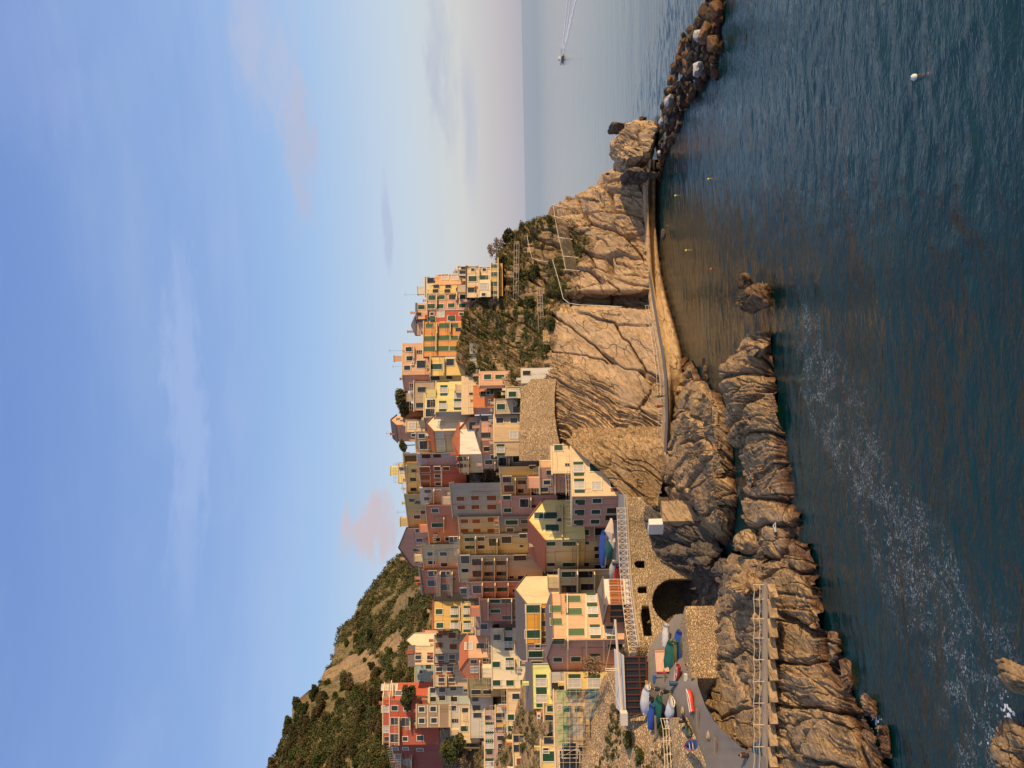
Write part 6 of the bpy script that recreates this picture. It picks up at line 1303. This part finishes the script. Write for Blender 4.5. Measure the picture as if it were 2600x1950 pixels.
# ------------------------------------------------------------------ crane, pavilion, stairs, scaffolding
def crane():
    a = P(1637, 1699, 103.2); top = P(1537, 1699, 103.2); r = thing('crane', 'slender pale harbour crane with a long jib and grey counterweight box', 'crane', a)
    for s_ in (-.12, .12): m_ = MB(); m_.bar(a+Vector((s_, 0, 0)), Vector((a.x+s_, a.y, top.z)), .07, 0, 6); m_.build('mast', M_railw, r)
    j0 = P(1562, 1573, 103.2); j1 = P(1580, 1812, 101.0); m_ = MB(); m_.bar(j0, j1, .17, 0, 6); m_.build('jib', M_railw, r)
    m_ = MB(); m_.line([j0, Vector((a.x, a.y, top.z)), j1], .03, 0, 4); m_.build('stay_cable', M_railw, r)
    c = P(1584, 1823, 100.6); m_ = MB(); m_.abox(c, 1.6, 1.0, .9); m_.build('counterweight', M_ac, r)
crane()
def pavilion():
    Mb = paint('brown_frame', (.10, .032, .02), .5, .2, 0); o_, pts, zt, zb = solid('tmp', 'x', 'x', (1668, 103.0), 15.1, 12.0, [('L', 1812, .16), ], Mb, t=4.5)
    bpy.data.objects.remove(o_); r = thing('glass_pavilion', 'dark brown glazed restaurant pavilion on the harbour terrace', 'pavilion', (pts[0].x, pts[0].y, zb))
    a, b = pts[0], pts[1]; u = (b-a); L = u.length; u.normalize(); n_ = Vector((u.y, -u.x, 0)); q_ = MB(); g = MB()
    g.box((a+b)/2+Zv*((zt+zb)/2)-n_*2.2, u*(L/2-.1), n_*2.1, Zv*(zt-zb)/2*.98); g.build('glazing', M_glass, r)
    k_ = 9
    for i in range(k_+1): p = a.lerp(b, i/k_); f = MB(); f.box(Vector((p.x, p.y, (zt+zb)/2)), u*.07, n_*.07, Zv*(zt-zb)/2); f.build('post', Mb, r)
    for h_ in (zb+.08, zb+1.0, zt-.1): q_.box(Vector(((a.x+b.x)/2, (a.y+b.y)/2, h_)), u*L/2, n_*.06, Zv*.09)
    q_.build('window_frame', Mb, r); s_ = MB(); c = (a+b)/2; c = Vector((c.x, c.y, zt+.35))
    s_.box(c-n_*1.9, u*(L/2+.3), n_*2.4+Zv*(-.35), Zv*.06+n_*0.01); s_.build('roof', M_ac, r)
pavilion()
def stairs():
    r = thing('wooden_stairs', 'small slatted wooden stairway with a red handrail beside the covered boats', 'stairs', P(1705, 1680, 101))
    for i in range(9):
        p0 = P(1664+3.6*i, 1652, rampP(1664+3.6*i, 1652)-.5); p1 = P(1664+3.6*i+4, 1704, rampP(1668+3.6*i, 1704)-.5); m_ = MB(); d = (p1-p0); m_.box((p0+p1)/2, d/2, Vector((0, .17, 0)), Zv*.09); m_.build('step', paint('pink_wood', (.50, .33, .24), .8, .2, 0), r)
    m_ = MB(); m_.bar(P(1660, 1706, rampP(1668, 1706)-.7), P(1692, 1708, rampP(1698, 1708)-.7), .06); m_.bar(P(1655, 1650, rampP(1663, 1650)-.7), P(1688, 1650, rampP(1696, 1650)-.7), .06); m_.build('handrail', Hred, r)
stairs()
def netmat(n_, c_, al):
    m, t, b = newmat(n_); p = t.pos(); f = t.sstep(t.noise(t.mapping(p, (1, 1, .25)), 1.6, 5), .3, .75); b.inputs['Base Color'].default_value = (*c_, 1); b.inputs['Roughness'].default_value = .9
    t.link(t.math('ADD', al, t.math('MULTIPLY', f, .35)), b.inputs['Alpha']); return m
def scaffold():
    r = thing('scaffolding', 'tall pole scaffolding with green and blue netting on the sand coloured house', 'scaffolding', P(1500, 1850, 112)); s_ = .30; m_ = MB()
    def q_(x, y, dd=0.0):
        a0 = ray(1460, 1960).x; D = 112.6*(1-s_*a0)/(1-s_*ray(1460, y).x)-dd; return P(x, y, D)
    for k_, dd in enumerate((0.0, 1.0)):
        for y_ in range(1756, 1975, 20): m_.bar(q_(1541-(y_-1750)*.30+4, y_, dd), q_(1400 if y_ < 1900 else 1412, y_, dd), .035, 0, 4)
    for x_ in (1414, 1430, 1447, 1463, 1480, 1496, 1512, 1527):
        ym = min(1965, 1750+(1545-x_)/.30); m_.bar(q_(x_, 1750), q_(x_, ym), .035, 0, 4)
        if x_ < 1500: m_.bar(q_(x_, 1750, 1.0), q_(x_, ym, 1.0), .035, 0, 4)
    for y_ in range(1760, 1940, 60): m_.bar(q_(1500, y_, 1.0), q_(1420, y_+45, 1.0), .03, 0, 4)
    m_.build('poles', paint('scaffold_pole', (.42, .36, .28), .5, .15, 0), r)
    for j, x_ in enumerate((1430, 1463, 1496)):
        d_ = MB(); y1_ = min(1960, 1750+(1535-x_)/.30); a, b, c, e = q_(x_, 1752), q_(x_, y1_), q_(x_, y1_, .95), q_(x_, 1752, .95); d_.add([a, b, c, e, a-Zv*.06, b-Zv*.06, c-Zv*.06, e-Zv*.06], [(0, 1, 2, 3), (7, 6, 5, 4), (0, 4, 5, 1), (1, 5, 6, 2), (2, 6, 7, 3), (3, 7, 4, 0)]); d_.build('plank', M_pipe, r)
    def netp(xa, xb, ya, yb, m, nm='net', dd=1.08):
        V = []; nx_, ny_ = 10, 24
        for i in range(ny_+1):
            for j in range(nx_+1): p = q_(xa+(xb-xa)*j/nx_, ya+(yb-ya)*i/ny_, dd+.16*math.sin(i*1.1+j*.7)); V.append(tuple(p))
        n_ = MB(); n_.add(V, [(i*(nx_+1)+j, i*(nx_+1)+j+1, (i+1)*(nx_+1)+j+1, (i+1)*(nx_+1)+j) for i in range(ny_) for j in range(nx_)]); n_.build(nm, m, r, smooth=True)
    netp(1413, 1441, 1750, 1893, netmat('net_green', (.10, .32, .16), .25), 'green_net'); netp(1441, 1470, 1764, 1870, netmat('net_grey', (.22, .27, .27), .15), 'grey_net'); netp(1486, 1530, 1752, 1826, netmat('net_blue', (.09, .17, .24), .35), 'blue_net'); netp(1470, 1486, 1752, 1880, netmat('net_pale', (.5, .38, .26), .1), 'pale_net')
    s2 = MB(); c = q_(1421, 1796, 1.25); s2.abox(c, .9, .03, .75); b_ = s2.build('notice_board', M_trim, r); s3 = MB()
    for a_ in range(14): t_ = a_/14*6.283; s3.bar(c+Vector((.2*math.cos(t_), -.03, .2*math.sin(t_))), c+Vector((.2*math.cos(t_+.45), -.03, .2*math.sin(t_+.45))), .03, 0, 4)
    s3.build('red_emblem', Hred, b_)
scaffold()
# terrace walls stepping up the scrub slope
for n_, (ya, yb_, xa, xb_, m_, lb) in enumerate(((872, 956, 1206, 1208, M_concg, 'long low grey wall across the slope under the golden yellow house'), (905, 985, 1262, 1300, M_rub, 'rubble terrace wall above the rectangular hut'), (800, 868, 1330, 1322, M_rub, 'stone terrace wall in the middle of the scrub slope'), (690, 752, 1300, 1296, M_rub, 'terrace wall just below the upper footbridge'), (620, 690, 1352, 1350, M_rub, 'stone terrace wall on the seaward half of the slope'), (560, 620, 1392, 1400, M_rub, 'small terrace wall above the rockfall net'), (840, 925, 1392, 1396, M_rub, 'lowest terrace wall just over the bare cliff'))):
    pl = [snap(xa+(xb_-xa)*i/9, ya+(yb_-ya)*i/9, [cliff]) for i in range(10)]; pl = [p for p in pl if p is not None]; mb = MB()
    for i, (a, b) in enumerate(zip(pl[:-1], pl[1:])): d = (b-a)/2; nn = Vector((d.y, -d.x, 0)).normalized(); c = (a+b)/2+nn*.1*(i % 2); mb.box(c+Zv*.35, d*1.02, nn*.25, Zv*.8)
    tag(mb.build('terrace_wall', m_), lb, 'wall')
# harbour clutter
def clutter(x, y, kd, lb, gnd=None):
    p = P(x, y, rampP(x, y)) if gnd is None else PZ(x, y, gnd); mb = MB(); rg = random.Random(int(x*3+y))
    if kd == 'crate':
        c = p+Zv*.2
        for s_ in (-1, 1): mb.abox(c+Vector((0, s_*.28, 0)), .8, .04, .38); mb.abox(c+Vector((s_*.38, 0, 0)), .04, .52, .38)
        mb.abox(c-Zv*.17, .72, .5, .04); tag(mb.build('crate', cv('crate%d' % (int(x) % 3), ((.04, .12, .35), (.5, .3, .05), (.5, .5, .46))[int(x) % 3])), lb, 'crate')
    elif kd == 'bin': mb.bar(p, p+Zv*.9, .3, 0, 10); mb.bar(p+Zv*.9, p+Zv*.97, .34, 0, 10); tag(mb.build('bin', cv('bin', (.03, .07, .14))), lb, 'bin')
    elif kd == 'rope':
        for j in range(3): mb.line([p+Vector(((.5-.1*j)*math.cos(6.283*i/14), (.5-.1*j)*math.sin(6.283*i/14), .06+.07*j)) for i in range(15)], .05, 0, 5)
        tag(mb.build('rope_coil', cv('rope', (.4, .3, .18))), lb, 'rope')
    else:
        for j in range(4): mb.bar(p+Vector((-1.3, -.2+.13*j, .1+.1*(j % 2))), p+Vector((1.4, -.25+.13*j, .14+.1*(j % 2))), .045, 0, 5)
        tag(mb.build('planks', M_pipe), lb, 'planks')
for a_ in ((1645, 1735, 'crate', 'blue or white fish crate beside the off white tarped boat'), (1652, 1742, 'rope', 'coiled rope near the pavilion corner'), (1668, 1846, 'planks', 'planks stacked behind the bottle green tarp'), (1700, 1838, 'crate', 'crate behind the plump white dinghy'), (1735, 1805, 'rope', 'rope coil between the dinghies on the slipway'), (1690, 1728, 'planks', 'spars lying at the end of the green covered boat'), (1745, 1720, 'crate', 'crate at the lit corner of the bastion'), (1800, 1868, 'rope', 'rope coil on the open part of the slipway'), (1680, 1760, 'rope', 'rope coil beside the two walkers on the slipway'), (1705, 1772, 'crate', 'crate on the open slipway right of the white dinghy'), (1665, 1722, 'crate', 'crate at the top of the slipway'), (1775, 1830, 'planks', 'loose spars lying along the slipway edge'), (1820, 1905, 'planks', 'boat trolley poles near the brown coated person'), (1720, 1735, 'bin', 'bin between the covered boats and the bastion')): clutter(*a_)
for a_ in ((1600, 1655, 'bin', 'blue bin by the left end of the promenade boats', 12.45), (1598, 1628, 'crate', 'crate beside the small white dinghy on the promenade', 12.45), (1570, 1430, 'bin', 'bin behind the lattice railing near the blue tarp', 12.45), (1583, 1535, 'crate', 'crate between the red and grey white promenade boats', 12.45)): clutter(*a_)
# umbrella on the promenade
def umbrella(x, y, D, r_, h, m_, label):
    p = P(x, y, D); t_ = thing('parasol', label, 'parasol', p); q_ = MB(); q_.bar(p-Zv*2.2, p+Zv*h*.9, .04, 0, 6); q_.build('pole', M_pipe, t_)
    c = MB(); n = 8; c.add([p+Zv*h]+[p+Vector((r_*math.cos(6.283*i/n), r_*math.sin(6.283*i/n), 0)) for i in range(n)]+[p+Vector((r_*.95*math.cos(6.283*i/n), r_*.95*math.sin(6.283*i/n), -.25)) for i in range(n)], [(0, 1+i, 1+(i+1) % n) for i in range(n)]+[(1+i, 9+i, 9+(i+1) % n, 1+(i+1) % n) for i in range(n)]); c.build('canopy', m_, t_)
umbrella(1551, 1348, 124.5, 2.1, 1.0, Tbeige, 'cream parasol open on the promenade beside the seaside house')
umbrella(1556, 1372, 124.0, 1.4, .7, Tbeige, 'smaller beige parasol at the right end of the blue tarp')
# blue bundle on the cliff landing
rock_at(1668, 1217, 131, 10, 11, .9, Tblue, 31, 'bundle wrapped in blue sheet on the landing at the cliff foot', n=60, amp=.25)
bpy.data.objects[-1] if False else None
# wooden mast pole leaning over dinghy, tv aerials
for i, (x_, y_, D_, h_) in enumerate(((1056, 748, 178, 3), (1004, 1100, 181, 2.5), (1020, 890, 174, 3.2), (1020, 930, 174, 2.4), (1030, 1180, 172, 2.4), (1034, 1300, 172, 2.6), (1148, 770, 170, 2), (1184, 690, 166, 2.4), (1044, 1240, 172, 2.6))):
    p = P(x_+2, y_, D_+1.0); m_ = MB(); m_.bar(p-Zv*.5, p+Zv*h_, .03, 0, 4); m_.bar(p+Zv*h_*.9-Vector((.5, 0, 0)), p+Zv*h_*.9+Vector((.5, 0, 0)), .02, 0, 4)
    for j in range(4): m_.bar(p+Zv*h_*.9+Vector((-.4+.26*j, -.25, 0)), p+Zv*h_*.9+Vector((-.4+.26*j, .25, 0)), .015, 0, 3)
    tag(m_.build('tv_aerial', M_rail), 'thin television aerial on a rooftop along the skyline', 'aerial', 'rooftop aerials along the skyline')
# ------------------------------------------------------------------ people
def person(p, yaw, label, coat, legs_, pose='stand', h=1.72, hair=(.03, .02, .015)):
    s_ = h/1.72
    if pose == 'stand':
        J = {'pel': (0, 0, .95), 'ch': (0, 0, 1.3), 'nk': (0, 0, 1.48), 'hd': (0, -.02, 1.60), 'tp': (0, 0, 1.70), 'Lh': (.09, 0, .9), 'Lk': (.1, -.03, .5), 'La': (.1, .03, .09), 'Lt': (.11, -.14, .04), 'Rh': (-.09, 0, .9), 'Rk': (-.1, -.05, .5), 'Ra': (-.11, -.02, .09), 'Rt': (-.12, -.2, .04),
             'Ls': (.19, 0, 1.42), 'Le': (.25, .02, 1.14), 'Lw': (.22, -.12, .93), 'Lf': (.2, -.18, .85), 'Rs': (-.19, 0, 1.42), 'Re': (-.25, .02, 1.14), 'Rw': (-.22, -.10, .93), 'Rf': (-.2, -.16, .85)}
    elif pose == 'sit':
        J = {'pel': (0, 0, .14), 'ch': (0, .1, .5), 'nk': (0, .1, .68), 'hd': (0, .07, .80), 'tp': (0, .08, .9), 'Lh': (.1, -.05, .12), 'Lk': (.13, -.45, .42), 'La': (.14, -.75, .07), 'Lt': (.15, -.95, .05), 'Rh': (-.1, -.05, .12), 'Rk': (-.15, -.5, .25), 'Ra': (-.16, -.88, .07), 'Rt': (-.17, -1.05, .12),
             'Ls': (.19, .1, .62), 'Le': (.3, .2, .36), 'Lw': (.28, .3, .1), 'Lf': (.28, .38, .05), 'Rs': (-.19, .1, .62), 'Re': (-.26, -.1, .42), 'Rw': (-.2, -.34, .42), 'Rf': (-.18, -.42, .44)}
    else:      # lying on the back, head towards +y
        J = {'pel': (0, 0, .12), 'ch': (0, .38, .14), 'nk': (0, .56, .16), 'hd': (0, .68, .18), 'tp': (0, .78, .17), 'Lh': (.1, -.05, .12), 'Lk': (.14, -.42, .30), 'La': (.13, -.72, .08), 'Lt': (.14, -.86, .12), 'Rh': (-.1, -.05, .12), 'Rk': (-.12, -.48, .13), 'Ra': (-.14, -.86, .08), 'Rt': (-.15, -.92, .18),
             'Ls': (.19, .5, .13), 'Le': (.36, .32, .08), 'Lw': (.3, .1, .08), 'Lf': (.3, .0, .08), 'Rs': (-.19, .5, .13), 'Re': (-.36, .6, .1), 'Rw': (-.2, .78, .12), 'Rf': (-.12, .82, .14)}
    rad = dict(pel=.15, ch=.165, nk=.06, hd=.10, tp=.07, Lh=.10, Lk=.065, La=.045, Lt=.035, Rh=.10, Rk=.065, Ra=.045, Rt=.035, Ls=.07, Le=.05, Lw=.035, Lf=.03, Rs=.07, Re=.05, Rw=.035, Rf=.03)
    E = [('pel', 'ch'), ('ch', 'nk'), ('nk', 'hd'), ('hd', 'tp'), ('pel', 'Lh'), ('Lh', 'Lk'), ('Lk', 'La'), ('La', 'Lt'), ('pel', 'Rh'), ('Rh', 'Rk'), ('Rk', 'Ra'), ('Ra', 'Rt'), ('ch', 'Ls'), ('Ls', 'Le'), ('Le', 'Lw'), ('Lw', 'Lf'), ('ch', 'Rs'), ('Rs', 'Re'), ('Re', 'Rw'), ('Rw', 'Rf')]
    K = list(J); me = bpy.data.meshes.new('sk'); me.from_pydata([tuple(c*s_ for c in J[k_]) for k_ in K], [(K.index(a), K.index(b)) for a, b in E], []); o = bpy.data.objects.new('sk', me); COL.objects.link(o)
    md = o.modifiers.new('s', 'SKIN'); 
    for i, k_ in enumerate(K): v = me.skin_vertices[0].data[i]; v.radius = (rad[k_]*s_, rad[k_]*s_); v.use_root = (k_ == 'pel')
    o.modifiers.new('d', 'SUBSURF').levels = 1; dg = bpy.context.evaluated_depsgraph_get(); dg.update(); m2 = bpy.data.meshes.new_from_object(o.evaluated_get(dg)); bpy.data.objects.remove(o); m2.name = 'body'
    sk = paint('skin', (.50, .28, .19), .6, .05, 0); ha = paint('hair', hair, .7, .1, 0); m2.materials.clear()
    for m_ in (coat, legs_, sk, ha, M_dark): m2.materials.append(m_)
    KJ = {k_: Vector(J[k_])*s_ for k_ in K}
    for f in m2.polygons:
        c = f.center; nn = min(K, key=lambda k_: (KJ[k_]-c).length/(rad[k_]+.05)); f.use_smooth = True
        f.material_index = {'pel': 1, 'ch': 0, 'nk': 2, 'hd': 2, 'tp': 3, 'Ls': 0, 'Rs': 0, 'Le': 0, 'Re': 0, 'Lw': 2, 'Rw': 2, 'Lf': 2, 'Rf': 2, 'Lt': 4, 'Rt': 4}.get(nn, 1)
    r = bpy.data.objects.new('person', m2); COL.objects.link(r); r.location = p; r.rotation_euler = (0, 0, R(yaw)); tag(r, label, 'person'); ORG[r.name] = Vector(p)
    # jacket shell with a hem
    def kid(nm, mb, m_):
        me = bpy.data.meshes.new(nm); me.from_pydata([tuple(v) for v in mb.v], [], mb.f); me.materials.append(m_); o_ = bpy.data.objects.new(nm, me); COL.objects.link(o_); o_.parent = r
    hd = KJ['hd']; up_ = (KJ['tp']-KJ['nk']).normalized(); bm = bmesh.new(); bmesh.ops.create_uvsphere(bm, u_segments=10, v_segments=7, radius=.115*s_)
    for v in bm.verts: v.co = v.co+hd+up_*.035+Vector((0, .03, 0))
    me = bpy.data.meshes.new('hair'); bm.to_mesh(me); bm.free(); me.materials.append(ha); o_ = bpy.data.objects.new('hair', me); COL.objects.link(o_); o_.parent = r
    if pose == 'stand':
        mb = MB(); n = 10; V = []
        for z_, rx_, ry_ in ((.82, .22, .17), (1.1, .21, .16), (1.36, .20, .14), (1.44, .14, .10)): V += [(rx_*s_*math.cos(6.283*i/n), ry_*s_*math.sin(6.283*i/n), z_*s_) for i in range(n)]
        mb.add(V, [(j*n+i, j*n+(i+1) % n, (j+1)*n+(i+1) % n, (j+1)*n+i) for j in range(3) for i in range(n)]); kid('jacket', mb, coat)
    return r
cm = lambda n_, c_: paint('cloth_'+n_, c_, .85, .15, 0)
person(PZ(1919, 1917, 4.55), 200, 'person in a dark brown coat standing on the path with hands low', cm('brown', (.055, .03, .025)), cm('black', (.012, .012, .014)), h=1.78)
d1 = rampP(1691, 1749); person(P(1691, 1749, d1), 200, 'person in a dark jacket and jeans walking on the slipway', cm('navy', (.02, .03, .045)), cm('jeans', (.06, .10, .16)))
d1 = rampP(1712, 1756); person(P(1713, 1756, d1), 190, 'person in black with a red scarf walking in front of the boats', cm('black', (.012, .012, .014)), cm('darkgreen', (.02, .05, .045)))
person(snap(1556, 441, [cliff], P(1558, 441, 170.4)), 180, 'tiny person standing on the tip of the cliff by the sea', cm('navy', (.02, .03, .045)), cm('grey', (.2, .2, .2)))
person(PZ(1690, 1006, 4.75), 150, 'person in a green top on the cliff foot path', cm('green', (.05, .16, .07)), cm('black', (.012, .012, .014)), h=1.65)
person(PZ(1689, 1031, 4.8), 180, 'person in red and black on the cliff foot path', cm('red', (.25, .04, .03)), cm('black', (.012, .012, .014)), h=1.7)
person(snap(1916, 1216, [bpy.data.objects['headland']], None) or P(1916, 1216, 84.6), 130, 'person in a teal top lounging on the headland rock', cm('teal', (.03, .14, .17)), cm('sandtrousers', (.25, .15, .08)), 'sit')
person(snap(1921, 1232, [bpy.data.objects['headland']], None) or P(1921, 1232, 84.2), 130, 'person in black sitting next to the teal topped lounger', cm('black', (.012, .012, .014)), cm('brown', (.055, .03, .025)), 'sit')
person(snap(1972, 1346, [bpy.data.objects['headland']], None) or P(1972, 1346, 81.0), 100, 'person with pale trousers lying on the headland rock', cm('black', (.012, .012, .014)), cm('pale', (.42, .42, .42)), 'lie')
person(PZ(1583, 1668, 12.5), 170, 'person in a white shirt on the promenade near the pavilion', cm('white', (.5, .5, .5)), cm('navy', (.02, .03, .045)), h=1.7)
person(P(1758, 1688, rampP(1758, 1688)), 230, 'person in bright pink crouching by the bastion wall', cm('pinkc', (.75, .12, .15)), cm('pinkd', (.55, .10, .12)), 'sit')
# ------------------------------------------------------------------ vegetation
def cond_h(p, n): return (fbm(p*0.06, 3, 71) > -0.22) & (crag(p) < .48)
pts = surf_points(hill, 15000, 3, cond=cond_h); rg = np.random.default_rng(9)
V, Fq = leaves(pts+np.array((0, 0, .6)), rg.uniform(.7, 1.9, len(pts)), 30, 0.33, .7, 5); tag(npmesh('hillside_scrub', V, Fq, M_leafd), 'dense dark scrub covering the steep hill behind the village', 'scrub', kind='stuff')
lim2 = lambda p: p[:, 2] > np.interp(p[:, 0], [-5, 14, 17, 22, 30, 34, 42], [26.5, 22, 19, 18, 13.5, 18, 26])
def cond_c(p, n): return lim2(p) & (fbm(p*0.22, 3, 73) > -0.22) & (p[:, 1] < 176)
pts = surf_points(cliff, 2800, 4, cond=cond_c); print('cliff scrub', len(pts))
V, Fq = leaves(pts+np.array((0, 0, .15)), rg.uniform(.25, .95, len(pts))*rg.uniform(.6, 1.0, len(pts)), 64, 0.10, .7, 6); tag(npmesh('slope_scrub', V, Fq, M_leafg), 'green and olive scrub on the terraced slope above the bare cliff', 'scrub', kind='stuff')
pts = surf_points(slope, 2600, 5, cond=lambda p, n: fbm(p*0.2, 3, 74) > -0.1)
V, Fq = leaves(pts+np.array((0, 0, .2)), rg.uniform(.4, 1.1, len(pts)), 50, 0.15, .7, 7); tag(npmesh('garden_scrub', V, Fq, M_leafd), 'dark scrub and climbing plants filling the gaps between the houses', 'scrub', kind='stuff')
def tree_proto(seed, mleaf, R_, H_, nc=16, npl=170, ls=.26):
    rg = np.random.default_rng(seed); a = rg.uniform(0, 6.283, nc); rr_ = R_*np.sqrt(rg.uniform(0, 1, nc))*.75; zc = H_*(.52+.30*rg.uniform(-.6, 1, nc)); C_ = np.stack([rr_*np.cos(a), rr_*np.sin(a), zc], 1)
    V, Fq = leaves(C_, R_*rg.uniform(.28, .5, nc), npl, ls, .8, seed); crown = bpy.data.meshes.new('crown'); crown.from_pydata(V.tolist(), [], Fq.tolist()); crown.materials.append(mleaf)
    mb = MB(); mb.bar((0, 0, -.8), (.1, 0, H_*.35), .05*R_+.03, 0, 7)
    for c in C_[:6]: mb.bar((.1, 0, H_*.33), tuple(c), .02*R_+.01, 0, 5)
    tr = bpy.data.meshes.new('trunk'); tr.from_pydata([tuple(v) for v in mb.v], [], mb.f); tr.materials.append(M_bark); return crown, tr
M_l2 = leafmat('oak_leaves_dark', (0.030, 0.038, 0.016), (0.055, 0.055, 0.024), (0.085, 0.065, 0.032), 0.1); M_l3 = leafmat('oak_leaves_green', (0.035, 0.055, 0.016), (0.06, 0.08, 0.022), (0.09, 0.10, 0.03), 0.1)
PT = [tree_proto(s_, m_, r_, h_) for s_, m_, r_, h_ in ((1, M_leaft, 3.0, 5.5), (2, M_leaft, 2.6, 6.0), (3, M_l2, 3.2, 5.5), (4, M_l2, 2.4, 4.8), (5, M_l3, 2.8, 5.0))]
def tree(p, k_, sc, label, group, name='tree', protos=None):
    c, tr = (protos or PT)[k_]; r = thing(name, label, 'tree', p, group)
    for me, nm in ((c, 'crown'), (tr, 'trunk')): o = bpy.data.objects.new(nm, me); COL.objects.link(o); o.parent = r
    r.scale = (sc, sc, sc*random.uniform(.85, 1.15)); r.rotation_euler = (0, 0, random.uniform(0, 6.28)); return r
LB = [('rounded brown green tree in the wooded left part of the hill', 'olive brown hillside trees')]*2+[('dark evergreen tree in the wooded left part of the hill', 'dark hillside trees')]*2+[('fresh green tree in the wooded left part of the hill', 'green hillside trees')]
pts = surf_points(hill, 9000, 12); n_ = 0; got = []
for p in pts:
    D_ = p[1]; xx = p[0]/D_
    wood = p[1] < 300 and xx < -.37 and crag(np.array([p]))[0] < .48
    if n_ >= 235: break
    if wood and not (fbm(np.array([p])*0.05, 2, 78)[0] < -.35) and all((p[0]-g[0])**2+(p[1]-g[1])**2 > 9 for g in got):
        k_ = random.choice((0, 0, 1, 1, 2, 3, 4)) if random.random() > .1 else 4
        tree(Vector(p)-Zv*1.2, k_, random.uniform(.65, 1.15), *LB[k_]); n_ += 1; got.append(p)
pts = surf_points(hill, 400, 22); n_ = 0
for p in pts:
    if p[1] > 290 and n_ < 34 and p[0]/p[1] < -.19: tree(Vector(p)-Zv*1.4, random.choice((2, 3, 4)), random.uniform(.6, .95), 'small dark tree dotted on the upper right part of the hill', 'small trees on the upper hill'); n_ += 1
pts = surf_points(bpy.data.objects['terrace_wall'], 420, 8, cond=lambda p, n: (fbm(p*0.3, 3, 75) > .12) & (p[:, 1] < 108))
V, Fq = leaves(pts+np.array((0, -.1, .05)), rg.uniform(.12, .4, len(pts)), 60, 0.07, .7, 8); tag(npmesh('wall_weeds', V, Fq, M_leafd), 'weeds and dry grass growing over the rubble slope below the scaffolding', 'weeds', kind='stuff')
# village plants
SP = [tree_proto(21, M_leafg, 1.3, 2.4, 12, 150, .13), tree_proto(22, M_leafd, 1.2, 2.2, 12, 150, .13), tree_proto(23, M_twig, 1.2, 2.8, 12, 60, .10)]
for x_, y_, D_, k_, s_, lb in ((1256, 636, 172, 2, 1.5, 'bare twiggy tree at the end of the cliff row'), (1262, 620, 171, 2, 1.3, 'second bare twiggy tree nearer the sea'), (1275, 655, 168, 0, 1.0, 'round green bush between the bare trees and the cream house'), (1284, 600, 172, 1, 1.5, 'dark shrub on the skyline below the bare trees'), (1040, 1770, 168, 1, 2.4, 'reddish brown shrub in front of the red apartment house'),
 (1042, 1010, 178, 1, 2.2, 'palm like dark tree crown on the village crest'), (1040, 1036, 180, 1, 2.3, 'small tree behind the orange red house on the crest'), (1032, 1130, 178, 1, 1.3, 'dark shrub left of the pink chapel like house'), (1190, 905, 163, 2, 1.2, 'rusty brown bush at the foot of the golden yellow house'), (1200, 935, 161, 0, 1.2, 'green bush on the terrace edge beside the rusty bush'),
 (1530, 1688, 109, 2, 1.5, 'bare climbing shrub on the corner of the pink house'), (1338, 700, 163, 0, 1.3, 'large green bush under the railed footbridge'), (1365, 690, 162, 0, 1.2, 'round bush lower than the footbridge'), (1320, 775, 164, 0, 1.2, 'green bush beside the upper footbridge end'), (1420, 700, 158, 0, 1.0, 'bush below the rockfall net'),
 (1355, 775, 161, 0, 1.5, 'big green bush near the middle of the scrub slope'), (1400, 820, 156, 0, 1.2, 'green bush just above the bare cliff'), (1395, 895, 153, 0, 1.3, 'green bush beside the rectangular hut'), (1395, 560, 168, 0, 1.1, 'green bush near the seaward end of the net'), (1170, 1900, 156, 1, 2.2, 'dark tree in the hollow under the maroon wing'), (1190, 1930, 154, 2, 2.2, 'dry reedy bush in the hollow at the left edge'), (1150, 1905, 158, 1, 2.0, 'dark bush behind the hollow trees'),
 (1640, 1655, 104.3, 2, 1.1, 'dry creeper at the left end of the viaduct'), (1600, 1880, 99, 0, .9, 'weedy green bush on the rubble slope'), (1625, 1915, 97.5, 0, .8, 'lower weedy bush on the rubble slope'), (1685, 1850, 96.6, 0, .6, 'weeds behind the slipway railing')):
    g_ = snap(x_+6, y_, [cliff, slope, hill, bpy.data.objects['terrace_wall'], bpy.data.objects['quay_wall']], P(x_, y_, D_), 45); g_ = P(x_, y_, D_)-Zv*s_ if abs(g_.y-D_) > 12 else g_-Zv*.7*s_
    tree(g_, k_, s_, lb, None, 'bush', SP)
def agave(x, y, D, s_, label):
    p = snap(x, y, [cliff], P(x, y, D)); mb = MB(); rg = random.Random(int(x))
    for i in range(22):
        a = 6.283*i/22+rg.uniform(-.1, .1); e = rg.uniform(.25, 1.35); L = s_*rg.uniform(.8, 1.1); d = Vector((math.cos(a)*math.cos(e), math.sin(a)*math.cos(e), math.sin(e))); w = Vector((-math.sin(a), math.cos(a), 0))*s_*.07; t_ = d*L+Vector((0, 0, -L*.15)); up_ = Vector((0, 0, s_*.03))
        m_ = d*L*.5+Vector((0, 0, .03)); mb.add([p+w*.6, p-w*.6, p+m_-w, p+m_+w, p+t_, p+m_-up_*2], [(0, 1, 2, 3), (3, 2, 4), (0, 3, 5), (1, 5, 2), (3, 4, 5), (2, 5, 4)])
    tag(mb.build('agave', M_agave, loc=p), label, 'agave')
for x_, y_, D_, s_, lb in ((1266, 817, 163.5, 1.4, 'upper grey green agave of three on the scrub slope'), (1273, 838, 163, 1.5, 'middle agave of three on the scrub slope'), (1252, 848, 164, 1.3, 'left agave of three on the scrub slope'), (1398, 566, 168, 1.2, 'agave near the seaward ridge'), (1343, 560, 173, 1.3, 'agave on the skyline of the seaward ridge'), (1450, 715, 156.5, 1.2, 'agave beside the dark cleft'), (1345, 800, 161, 1.2, 'agave at the centre of the slope below the orange house')):
    agave(x_, y_, D_, s_, lb)
